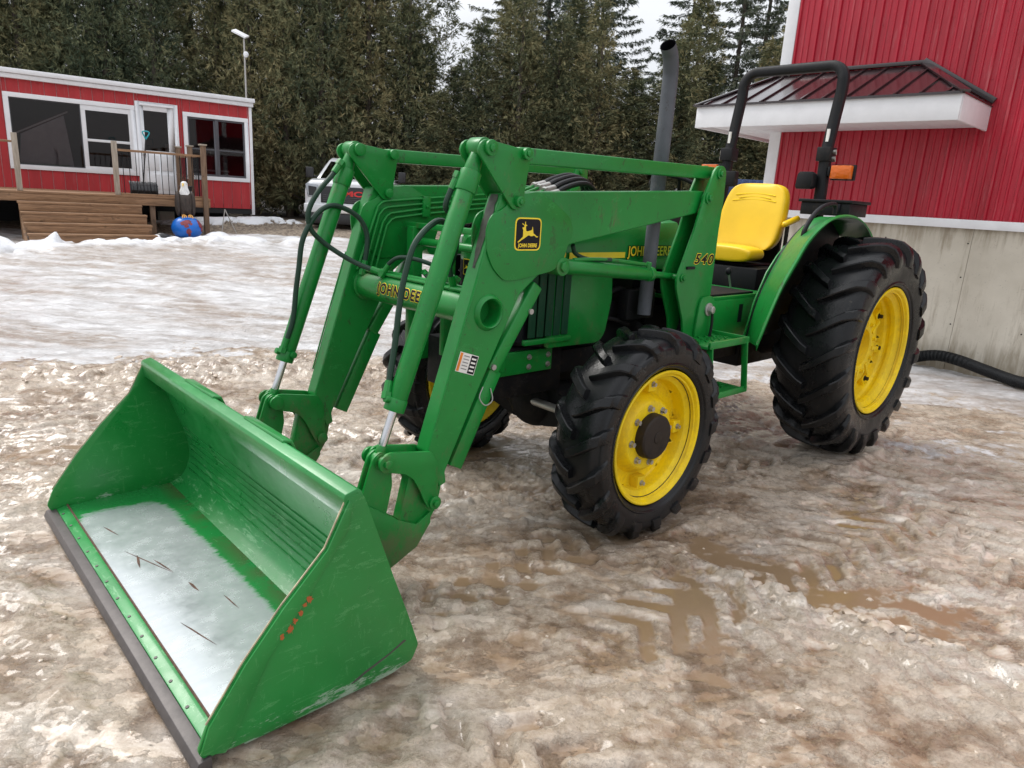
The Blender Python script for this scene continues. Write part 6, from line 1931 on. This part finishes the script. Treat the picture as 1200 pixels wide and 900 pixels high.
# eagle ornament on a globe
plain("globe_blue", (0.01, 0.14, 0.55), 0.3, var=0.1)
plain("continent_red", (0.24, 0.04, 0.05), 0.5, var=0.4, scale=20)
def feather(name, c0, c1):
    a = NT(name)
    a.set(col=a.mix(a.ramp(a.noise(26, 5, 0.7, (1, 1, 0.4)), [(0.35, 0.0), (0.65, 1.0)]), c0, c1), rough=0.6, normal=a.bump(a.noise(40, 4, 0.6, (1, 1, 0.4)), 0.6, 0.01))
    M[name] = a.m
feather("feather_brown", (0.018, 0.013, 0.011), (0.06, 0.042, 0.032))
feather("feather_white", (0.62, 0.62, 0.62), (0.84, 0.84, 0.83))
plain("beak_yellow", (0.75, 0.50, 0.12), 0.45)
plain("claw_orange", (0.80, 0.42, 0.12), 0.45)
gl_ = thing("globe_ornament", "blue painted globe with dark red continents on the snow under the eagle", "ornament", cloc(0.15, DY - 0.30, 0.40), CRZ)
G().sphere((0, 0, 0.22), 0.275, 32, 20, (1, 1, 0.82)).obj("globe", "globe_blue", gl_)
def land(blobs, nm):
    g_ = G()
    for (lon, lat, rl, rt) in blobs:
        n_ = 16
        c_ = []
        rr_ = random.Random(int(lon * 7 + lat))
        ring_ = []
        for i in range(n_):
            q = 2 * PI * i / n_
            kk = rr_.uniform(0.75, 1.15)
            lo_, la_ = math.radians(lon + rl * kk * math.cos(q)), math.radians(lat + rt * kk * math.sin(q))
            ring_.append((lo_, la_))
        def P_(lo_, la_, r_): return (r_ * math.cos(la_) * math.sin(lo_), -r_ * math.cos(la_) * math.cos(lo_), 0.22 + 0.82 * r_ * math.sin(la_))
        rings_ = []
        for f_, r_ in ((1.0, 0.274), (0.95, 0.281), (0.6, 0.2815), (0.25, 0.2815)):
            rings_.append([P_(math.radians(lon) + (a_ - math.radians(lon)) * f_, math.radians(lat) + (b_ - math.radians(lat)) * f_, r_) for a_, b_ in ring_])
        loft(g_, rings_)
    g_.obj(nm, "continent_red", gl_)
land([(-22, 28, 20, 13), (-8, 36, 16, 10), (-14, 14, 9, 9), (4, 24, 7, 7)], "continent")
land([(-6, -12, 10, 14), (-4, -28, 6, 10)], "continent")
land([(52, 20, 15, 22), (58, -2, 10, 14)], "continent")
eg = thing("eagle_statue", "painted bald eagle statue with folded wings perched on the blue globe", "statue", cloc(0.15, DY - 0.30, 0.835), CRZ)
g = G().lathe([(0.04, 0.0), (0.05, 0.075), (0.14, 0.115), (0.26, 0.128), (0.36, 0.118), (0.43, 0.09), (0.46, 0.0)], (0, 0.01, 0), 22, 'z')
for sx in (-1, 1):
    g.cyl((sx * 0.052, -0.01, 0.03), (sx * 0.055, 0.0, 0.16), 0.035, 0.06, 12)
body = g.obj("body", "feather_brown", eg, angle=60)
for sx in (-1, 1):
    G().sphere((0, 0, 0), 1, 18, 12, (0.055, 0.095, 0.235)).obj("wing", "feather_brown", eg, angle=60).location = (sx * 0.128, 0.03, 0.235)
    G().sphere((0, 0, 0), 0.006, 8, 6).obj("eye", "black_decal", eg).location = (sx * 0.036 - 0.02, -0.075, 0.60)
G().lathe([(0.40, 0.085), (0.46, 0.088), (0.50, 0.072), (0.54, 0.062), (0.575, 0.062), (0.61, 0.058), (0.640, 0.036), (0.648, 0.0)], (-0.008, -0.01, 0), 20, 'z').obj("head", "feather_white", eg, angle=60)
g = G()
loft(g, [[(-0.035 + x_ * k - 0.018 * t, -0.055 - 0.075 * t * 0.7, 0.595 + z_ * k - 0.03 * t * t) for x_, z_ in ((-0.022, 0.0), (-0.012, 0.020), (0.012, 0.020), (0.022, 0.0), (0.010, -0.022), (-0.010, -0.022))] for t, k in ((0, 1.0), (0.5, 0.85), (1.0, 0.5), (1.25, 0.15))])
g.obj("beak", "beak_yellow", eg, angle=60)
for sx in (-1, 1):
    g = G().sphere((sx * 0.055, -0.02, 0.022), 0.03, 12, 8, (1, 1.2, 0.9))
    for dx in (-0.035, 0.0, 0.035):
        g.tube([(sx * 0.055, -0.03, 0.03), (sx * 0.055 + dx * 0.7, -0.07, 0.022), (sx * 0.055 + dx, -0.105, -0.005), (sx * 0.055 + dx, -0.115, -0.03)], 0.011, 8, 2)
    g.obj("foot", "claw_orange", eg, angle=60)

# ================================================================== LIGHT POLE
lp = thing("light_pole", "slim grey pole with a tilted white flat lamp head, rising behind the cabin", "lamp", (-6.62, 17.62, 0.6), 0.0)
G().cyl((0, 0, 0), (-0.02, 0, 4.12), 0.028, 0.02, 10).obj("pole", "zinc", lp)
G().obox((-0.10, 0, 4.22), (1, 0, -0.42), (0, 1, 0.3), (0.42, -0.3, 1), 0.17, 0.13, 0.02).obj("lamp_head", "white_trim", lp, bevel=0.005)
G().sphere((0.03, -0.04, 3.78), 0.06, 14, 8, (1, 1, 1.1)).obj("sensor", "white_trim", lp)

# ================================================================== TRUCK
a = NT("truck_white")
a.set(col=(0.66, 0.68, 0.70), rough=0.22, coat=0.6, coatr=0.05)
M["truck_white"] = a.m
plain("truck_black", (0.018, 0.018, 0.02), 0.35)
a = NT("lamp_glass")
a.set(col=(0.35, 0.37, 0.40), rough=0.08, metal=0.5)
M["lamp_glass"] = a.m
tz = 0.60
truck = thing("pickup_truck", "white pickup truck with a black grille and red letters, parked facing us by the trees", "pickup truck", (-3.95, 16.45, tz), math.atan2(-0.994, 0.11))
# local x forward (towards the camera), y to the truck's left
g = G()
loft(g, [[(x, y * hw, z0 + (z1 - z0) * t) for y, t in ((-1, 0.0), (-1.0, 0.62), (-0.97, 0.86), (-0.86, 1.0), (0, 1.03), (0.86, 1.0), (0.97, 0.86), (1.0, 0.62), (1, 0.0))] for x, hw, z0, z1 in ((-5.6, 0.98, 0.42, 1.06), (-1.25, 1.0, 0.38, 1.13), (-0.30, 1.0, 0.40, 1.10), (-0.05, 0.97, 0.45, 1.06), (0.02, 0.90, 0.50, 1.00))])
bd = g.obj("body", "truck_white", truck, bevel=0.015, angle=35)
g = G()
loft(g, [[(x0, y * hw, z) for y in (-1, 1)] + [(x1, y * hw1, z1) for y in (1, -1)] for (x0, hw, z, x1, hw1, z1) in ((-1.28, 0.93, 1.10, -1.30, 0.93, 1.10), (-1.85, 0.78, 1.70, -1.87, 0.78, 1.70))]) if False else None
CAB = [(-1.25, 1.08), (-2.05, 1.58), (-2.3, 1.65), (-3.2, 1.64), (-3.5, 1.55), (-3.75, 1.08)]
gc = G()
v = []
for sx in (-1, 1):
    for x, z in CAB:
        k = (z - 1.08) / 0.57
        v.append((x, sx * (0.95 - 0.24 * k), z))
n = len(CAB)
gc.add(v, [tuple(range(n)), tuple(range(2 * n - 1, n - 1, -1))] + [(i, i + n, (i + 1) % n + n, (i + 1) % n) for i in range(n)])
gc.obj("cab", "truck_white", truck, bevel=0.03, seg=3)
def quad(nm, pts, mat, th=0.006, par=None):
    P_ = [Vector(p) for p in pts]
    nrm = (P_[1] - P_[0]).cross(P_[3] - P_[0]).normalized()
    G().add([p for p in P_] + [p + nrm * th for p in P_], [(3, 2, 1, 0), (4, 5, 6, 7), (0, 1, 5, 4), (1, 2, 6, 5), (2, 3, 7, 6), (3, 0, 4, 7)]).obj(nm, mat, par or truck)
def wsp(k, y, off=0.004):
    return (-1.25 - 0.80 * k + off * 0.53, y * (0.95 - 0.21 * k), 1.08 + 0.50 * k + off * 0.85)
quad("windscreen", [wsp(0.06, -0.90), wsp(0.06, 0.90), wsp(0.93, 0.90), wsp(0.93, -0.90)], "windscreen", 0.006)
for s_ in (1, -1):
    G().add([(-1.55, s_ * 0.947, 1.14), (-3.5, s_ * 0.947, 1.14), (-3.3, s_ * 0.80, 1.50), (-2.1, s_ * 0.80, 1.50), (-1.55, s_ * 0.952, 1.145), (-3.5, s_ * 0.952, 1.145), (-3.3, s_ * 0.806, 1.505), (-2.1, s_ * 0.806, 1.505)], [(0, 1, 2, 3), (4, 5, 6, 7), (0, 1, 5, 4), (1, 2, 6, 5), (2, 3, 7, 6), (3, 0, 4, 7)]).obj("side_window", "windscreen", truck)
    m_ = G().box(-1.52, -1.40, *ysp(s_, 1.02, 1.20), 1.13, 1.38).beam((-1.45, s_ * 0.93, 1.16), (-1.45, s_ * 1.05, 1.18), 0.05, 0.04)
    m_.obj("mirror", "truck_black", truck, bevel=0.03, seg=3)
    # head lamp
    G().prism([(s_ * 0.66, 0.70), (s_ * 0.90, 0.70), (s_ * 0.95, 0.97), (s_ * 0.90, 1.00), (s_ * 0.66, 0.97)] if s_ > 0 else [(s_ * 0.66, 0.97), (s_ * 0.90, 1.00), (s_ * 0.95, 0.97), (s_ * 0.90, 0.70), (s_ * 0.66, 0.70)], -0.08, 0.035, ax='x').obj("headlight", "lamp_glass", truck, bevel=0.01)
    G().prism([(s_ * 0.70, 0.73), (s_ * 0.87, 0.73), (s_ * 0.88, 0.94), (s_ * 0.70, 0.92)], 0.036, 0.040, ax='x').obj("lamp_housing", "truck_black", truck)
    G().box(0.0, 0.03, *ysp(s_, 0.70, 0.90), 0.44, 0.56).obj("fog_light", "truck_black", truck, bevel=0.01)
    for x in (-0.95, -4.4):
        wh = G().lathe([(-0.13, 0.22), (-0.13, 0.36), (-0.10, 0.39), (0.10, 0.39), (0.13, 0.36), (0.13, 0.22), (0.09, 0.20), (-0.09, 0.20)], (0, 0, 0), 32, closed=True).obj("wheel", "tyre", truck)
        wh.location = (x, s_ * 0.87, 0.39)
        G().lathe([(0.10, 0.0), (0.10, 0.10), (0.07, 0.20), (-0.07, 0.20), (-0.07, 0.0)], (0, 0, 0), 24).obj("wheel_rim", "zinc", wh)
gr = G().box(-0.10, 0.025, -0.62, 0.62, 0.575, 0.96).obj("grille", "truck_black", truck, bevel=0.02)
for k in range(5):
    z = 0.625 + k * 0.042 if k < 4 else 0.935
    G().box(0.024, 0.036, -0.56, 0.56, z, z + 0.014).obj("grille_bar", "window_frame_dark", gr)
lettering("grille_letters", "GMC", 0.155, "red_letters", gr, (0.0, 0.0, 0), (0, 1, 0), (0, 0, 1), 0, offset=0.006, sx=1.45, warp=lambda a_, b_: Vector((0.038, a_ * 1.25, 0.800 + b_)))
G().box(-0.10, 0.09, -0.98, 0.98, 0.36, 0.56).obj("bumper", "truck_white", truck, bevel=0.03, seg=3)
G().box(-0.12, 0.06, -0.92, 0.92, 0.12, 0.355).obj("lower_valance", "truck_black", truck, bevel=0.02)
G().box(0.09, 0.10, -0.15, 0.15, 0.38, 0.54).obj("number_plate", "white_decal", truck, bevel=0.003)
lettering("plate_text", "BK 47 193", 0.062, "grey_text", truck, (0.0, 0.0, 0), (0, 1, 0), (0, 0, 1), 0, warp=lambda a_, b_: Vector((0.1015, a_, 0.52 + b_))) if False else None

# blue corrugated bin beyond the barn corner
bc_ = thing("blue_bin", "blue ribbed metal bin just visible between the trees and the barn", "bin", (5.0, 16.4, 0.55), -0.1)
plain("bin_blue", (0.045, 0.085, 0.20), 0.5)
g = G().box(-0.75, 0.95, -0.5, 0.5, 0.05, 1.66)
g.obj("tub", "bin_blue", bc_, bevel=0.01)
for k in range(11):
    G().box(-0.72 + k * 0.155, -0.66 + k * 0.155, -0.54, -0.501, 0.08, 1.64).obj("rib", "bin_blue", bc_, bevel=0.008)

# ================================================================== TREES
def leaf_mat(name, cols):
    a = NT(name)
    oi = a.n("ShaderNodeObjectInfo")
    at = a.attr("tint").outputs["Fac"]
    n = a.noise(0.9, 4, 0.6)
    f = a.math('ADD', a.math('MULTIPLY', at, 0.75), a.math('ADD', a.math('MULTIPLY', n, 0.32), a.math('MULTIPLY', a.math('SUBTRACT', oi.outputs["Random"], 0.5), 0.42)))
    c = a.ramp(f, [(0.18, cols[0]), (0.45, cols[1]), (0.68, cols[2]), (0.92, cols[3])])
    a.set(col=c, rough=0.75, spec=0.2)
    M[name] = a.m
leaf_mat("cedar_leaf", [(0.050, 0.070, 0.042), (0.120, 0.138, 0.074), (0.205, 0.200, 0.102), (0.31, 0.27, 0.14)])
leaf_mat("spruce_leaf", [(0.030, 0.048, 0.038), (0.066, 0.092, 0.066), (0.115, 0.135, 0.090), (0.18, 0.18, 0.12)])
def bark(name, c0, c1):
    a = NT(name)
    n = a.noise(9, 6, 0.7, (1, 1, 0.25))
    a.set(col=a.mix(a.ramp(n, [(0.35, 0.0), (0.65, 1.0)]), c0, c1), rough=0.85, normal=a.bump(n, 0.7, 0.03))
    M[name] = a.m
bark("bark", (0.04, 0.032, 0.026), (0.13, 0.105, 0.085))

def tri_mesh(name, V, tint, mat):
    """V: (n,3,3) triangles"""
    n = len(V)
    me = bpy.data.meshes.new(name)
    me.vertices.add(n * 3)
    me.vertices.foreach_set("co", V.reshape(-1).astype(np.float32))
    me.loops.add(n * 3)
    me.loops.foreach_set("vertex_index", np.arange(n * 3, dtype=np.int32))
    me.polygons.add(n)
    me.polygons.foreach_set("loop_start", np.arange(0, n * 3, 3, dtype=np.int32))
    me.update(calc_edges=True)
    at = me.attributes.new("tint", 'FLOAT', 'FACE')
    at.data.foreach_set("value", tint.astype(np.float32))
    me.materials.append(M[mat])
    return me

def sprays(rng, P, D, L, wd, nleaf, spread, droop, tint0):
    """fans of slim leaflets: P positions, D directions, L lengths"""
    n = len(P)
    D = D / np.linalg.norm(D, axis=1, keepdims=True)
    R_ = rng.normal(size=(n, 3))
    S = np.cross(D, R_); S /= np.linalg.norm(S, axis=1, keepdims=True)
    out_, tt_ = [], []
    for k in range(nleaf):
        f = (k - (nleaf - 1) / 2) / max(1, (nleaf - 1) / 2) if nleaf > 1 else 0
        a_ = f * spread + rng.normal(size=n) * 0.12
        d = D * np.cos(a_)[:, None] + S * np.sin(a_)[:, None]
        d[:, 2] -= droop * rng.random(n)
        l = L * (1 - 0.35 * abs(f)) * rng.uniform(0.7, 1.25, n)
        st = P + D * (L * 0.25 * rng.random(n))[:, None]
        nn = np.cross(d, rng.normal(size=(n, 3))); nn /= np.linalg.norm(nn, axis=1, keepdims=True) + 1e-9
        w_ = (wd * rng.uniform(0.6, 1.3, n))[:, None]
        mid = st + d * (l * 0.45)[:, None]
        tip = st + d * l[:, None]
        out_.append(np.stack([mid - nn * w_, mid + nn * w_, tip], 1))
        out_.append(np.stack([mid + nn * w_, mid - nn * w_, st], 1))
        tt_ += [tint0 + rng.normal(size=n) * 0.12] * 2
    return np.concatenate(out_), np.concatenate(tt_)

def cedar_mesh(seed, H, R, n):
    """feathery upswept boughs around one to three leaders, with dark gaps between the boughs"""
    rng = np.random.default_rng(seed)
    stems = [(0.0, 0.0, H, R)] + [(rng.normal() * R * 0.35, rng.normal() * R * 0.35, H * rng.uniform(0.70, 0.90), R * 0.75) for _ in range(2)]
    P, D, T, Ls = [], [], [], []
    per = 30
    for si, (sx, sy, h_, r_) in enumerate(stems):
        nb = int(n / per * (0.5 if si == 0 else 0.25))
        for i in range(nb):
            t = (i + rng.random()) / nb
            t = t ** 0.9
            z0 = 0.02 * H + t * (h_ - 0.02 * H)
            Lb = r_ * (min(1.0, 0.60 + t * 2.0) * (1 - t) ** 0.72 + 0.05) * rng.uniform(0.65, 1.2)
            a_ = i * 2.39996 + rng.normal() * 0.5
            s_ = rng.random(per) ** 0.55
            lift = Lb * (0.10 * s_ + 0.55 * s_ ** 2.2) - 0.18 * Lb * s_
            lat = rng.normal(size=per) * 0.11 * (0.5 + s_)
            x = sx + np.cos(a_) * s_ * Lb - np.sin(a_) * lat
            y = sy + np.sin(a_) * s_ * Lb + np.cos(a_) * lat
            P.append(np.stack([x, y, z0 + lift + rng.normal(size=per) * 0.05], 1))
            D.append(np.stack([np.cos(a_) * 0.55 + rng.normal(size=per) * 0.30, np.sin(a_) * 0.55 + rng.normal(size=per) * 0.30, rng.uniform(-0.55, 1.15, per)], 1))
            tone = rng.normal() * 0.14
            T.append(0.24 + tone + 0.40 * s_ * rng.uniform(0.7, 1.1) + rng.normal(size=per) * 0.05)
            Ls.append(rng.uniform(0.10, 0.24, per) * (0.8 + 0.4 * (1 - t)))
    P, D, T, Ls = map(np.concatenate, (P, D, T, Ls))
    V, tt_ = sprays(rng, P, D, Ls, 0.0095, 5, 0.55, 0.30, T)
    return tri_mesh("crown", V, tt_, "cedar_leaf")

def spruce_mesh(seed, H, n_br):
    rng = np.random.default_rng(seed)
    P, D, T, Ls = [], [], [], []
    g = G()
    for i in range(n_br):
        t = (i + rng.random()) / n_br
        z = H * (0.10 + 0.88 * t)
        Lb = (H - z) * 0.30 * rng.uniform(0.75, 1.15) + 0.15
        a_ = i * 2.4 + rng.normal() * 0.4
        m = int(26 + 60 * Lb)
        s_ = rng.random(m) ** 0.7
        sag = -0.20 * s_ * Lb + 0.24 * (s_ ** 2.6) * Lb
        lat = rng.normal(size=m) * 0.10 * Lb * (1 - s_ * 0.7)
        x = np.cos(a_) * s_ * Lb - np.sin(a_) * lat
        y = np.sin(a_) * s_ * Lb + np.cos(a_) * lat
        P.append(np.stack([x, y, z + sag - np.abs(rng.normal(size=m)) * 0.04], 1))
        sg = np.sign(lat)
        D.append(np.stack([np.cos(a_) * 0.8 - np.sin(a_) * 0.7 * sg, np.sin(a_) * 0.8 + np.cos(a_) * 0.7 * sg, -rng.uniform(0.0, 0.9, m)], 1))
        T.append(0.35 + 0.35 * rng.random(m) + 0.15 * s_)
        Ls.append(rng.uniform(0.10, 0.22, m))
    P, D, T, Ls = map(np.concatenate, (P, D, T, Ls))
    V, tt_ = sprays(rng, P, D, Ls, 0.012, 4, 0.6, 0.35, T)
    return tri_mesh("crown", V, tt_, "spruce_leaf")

def trunk_mesh(seed, H, r0, limbs):
    rnd_ = random.Random(seed)
    g = G()
    bx, by = rnd_.uniform(-0.08, 0.08), rnd_.uniform(-0.08, 0.08)
    g.tube([(0, 0, -0.3), (0, 0, 0.1), (bx, by, H * 0.35), (bx * 1.5, by, H * 0.7), (bx, by, H * 0.97)], lambda t: max(0.012, r0 * (1 - t) ** 0.8 * (1.0 + 0.5 * max(0, 0.12 - t) * 4)), 10, 4)
    for i in range(limbs):
        z = H * rnd_.uniform(0.05, 0.8)
        a_ = rnd_.random() * 6.28
        L_ = rnd_.uniform(0.5, 1.1) * (1 - z / H * 0.6)
        g.tube([(bx * 0.5, by * 0.5, z), (math.cos(a_) * L_ * 0.5, math.sin(a_) * L_ * 0.5, z + L_ * 0.10), (math.cos(a_) * L_, math.sin(a_) * L_, z + L_ * 0.32)], lambda t: 0.022 * (1 - t) + 0.004, 5, 2)
    return g.mesh("trunk", "bark", angle=80)

cedars = [(cedar_mesh(s0, 7.4 + 0.4 * i, 1.35, 9000), trunk_mesh(s0, 7.4, 0.15, 34)) for i, s0 in enumerate((11, 23, 37))]
cedar_s = (cedar_mesh(51, 6.3, 1.25, 8000), trunk_mesh(51, 6.3, 0.13, 30))
spruces = [(spruce_mesh(s0, 12.0, 120), trunk_mesh(s0, 12.0, 0.17, 20)) for s0 in (5, 8, 13)]
def plant(kind, mesh2, x, y, rz, sc, sz, label, group):
    z = rise1(y) - 0.05
    t = thing(kind, label, "tree", (x, y, z), rz, group)
    t.scale = (sc, sc, sz)
    link("trunk", mesh2[1], t); link("crown", mesh2[0], t)
rnd = random.Random(21)
GAPS = (-2.2, 2.75, 6.3)
def gapk(x, y):
    """the hedge dips where the sky shows between its tops"""
    k = 1.0
    for gx in GAPS:
        k = min(k, 0.70 + 0.30 * min(1.0, max(0.0, abs(x - gx * y / 20.0) - 0.35) / 0.9))
    return k
def picx(x, y):
    """where along the picture (0..1200) a thing at x, y stands"""
    p = cam.matrix_world.inverted() @ Vector((x, y, 1.5))
    return 600 + 825.16 * p.x / -p.z
MARKS = [(-900, 0, "the cabin's far left end"), (0, 95, "the cabin's large window"), (95, 250, "the cabin door and its right window"), (250, 350, "the gap beside the cabin"), (350, 480, "the pickup truck"), (480, 640, "the loader's bell cranks"),
         (640, 770, "the loader's long upper link"), (770, 860, "the exhaust stack"), (860, 1010, "the roll bar"), (1010, 1300, "the barn")]
ORD = ["first", "second", "third", "fourth", "fifth", "sixth", "seventh", "eighth", "ninth", "tenth"]
seen = {}
def hedge_label(row, x, y):
    px = picx(x, y)
    if px > 1290: return None
    nm_ = [m_[2] for m_ in MARKS if m_[0] <= max(px, -899) < m_[1]][0]
    k_ = seen.get((row, nm_), 0)
    seen[(row, nm_)] = k_ + 1
    return "%s hedge cedar, %s from the left behind %s" % (row, ORD[k_], nm_)
x = -21.0
while x < 9.5:
    y = 19.9 + 0.10 * (x + 10) + rnd.uniform(-0.35, 0.35)
    mid = -3.4 < x < 7.0
    if -9.6 < x < -3.0: y += 0.7
    m2 = cedar_s if (mid and rnd.random() < 0.65) else cedars[rnd.randrange(3)]
    sz = rnd.uniform(0.90, 1.10) * (0.84 if mid else 1.10) * gapk(x, y)
    r0_, r1_ = rnd.random() * 6.28, rnd.uniform(0.9, 1.15)
    lb = hedge_label("front-row", x, y)
    if lb: plant("cedar_tree", m2, x, y, r0_, r1_, sz, lb, "cedars in the hedge row")
    x += rnd.uniform(0.95, 1.25)
x = -22.0
while x < 10:
    y = 22.2 + rnd.uniform(-0.4, 0.4)
    c0_, r0_, s0_ = cedars[rnd.randrange(3)], rnd.random() * 6.28, (1.24 if x < -3.8 else 0.80) * rnd.uniform(0.93, 1.08) * gapk(x, y)
    lb = hedge_label("second-row", x, y)
    if lb: plant("cedar_tree", c0_, x, y, r0_, 1.15, s0_, lb, "cedars in the second row")
    x += rnd.uniform(1.4, 1.9)
SPR = [(-4.9, 25.5, 0.80, "tall spruce rising above the hedge over the near bell crank of the loader"), (-0.75, 25.8, 0.86, "spruce leaning into the left side of the central group above the hedge"),
       (0.55, 26.6, 0.96, "tallest dark spruce in the middle of the central group above the hedge"), (1.55, 25.6, 0.92, "dense spruce in the central group, second from its right end"), (2.35, 26.2, 0.90, "spruce at the right end of the central group, left of the sky gap"),
       (5.35, 26.4, 0.80, "spruce standing just behind the curved top of the exhaust stack"), (6.9, 25.8, 0.90, "spruce rising between the exhaust stack and the roll bar"), (8.0, 26.8, 0.98, "spruce with sky beside it next to the barn corner trim"),
       (-7.8, 27, 1.0, "spruce hidden behind the hedge above the pickup truck"), (-12, 27, 1.05, "spruce behind the hedge over the lamp pole and cabin door"), (-16.5, 26.5, 1.05, "spruce behind the hedge over the cabin's large window"), (9.8, 25.5, 0.9, "spruce mostly hidden behind the barn")]
for (x, y, s0, lb) in SPR:
    plant("spruce_tree", spruces[rnd.randrange(3)], x, y, rnd.random() * 6.28, 0.95, s0, lb, "spruces behind the hedge")

# low brush closing the view under the second row
def brush():
    rng = np.random.default_rng(3)
    n = 26000
    X_ = rng.uniform(-24, 11, n)
    Y_ = rng.normal(23.6, 0.45, n)
    top = 1.4 + 1.6 * fbm(X_ * 0.7, X_ * 0 + 2, 7, 3)
    Z_ = 0.58 + top * rng.random(n) ** 0.8
    P = np.stack([X_, Y_, Z_], 1)
    D = np.stack([rng.normal(size=n), rng.normal(size=n) - 0.3, rng.uniform(-0.2, 1.0, n)], 1)
    V, t_ = sprays(rng, P, D, rng.uniform(0.14, 0.32, n), 0.02, 3, 0.7, 0.3, 0.15 + 0.5 * rng.random(n))
    tag(link("undergrowth", tri_mesh("undergrowth", V, t_, "cedar_leaf")), "low tangled brush filling the ground behind the cedar trunks", "brush", kind="stuff")
brush()
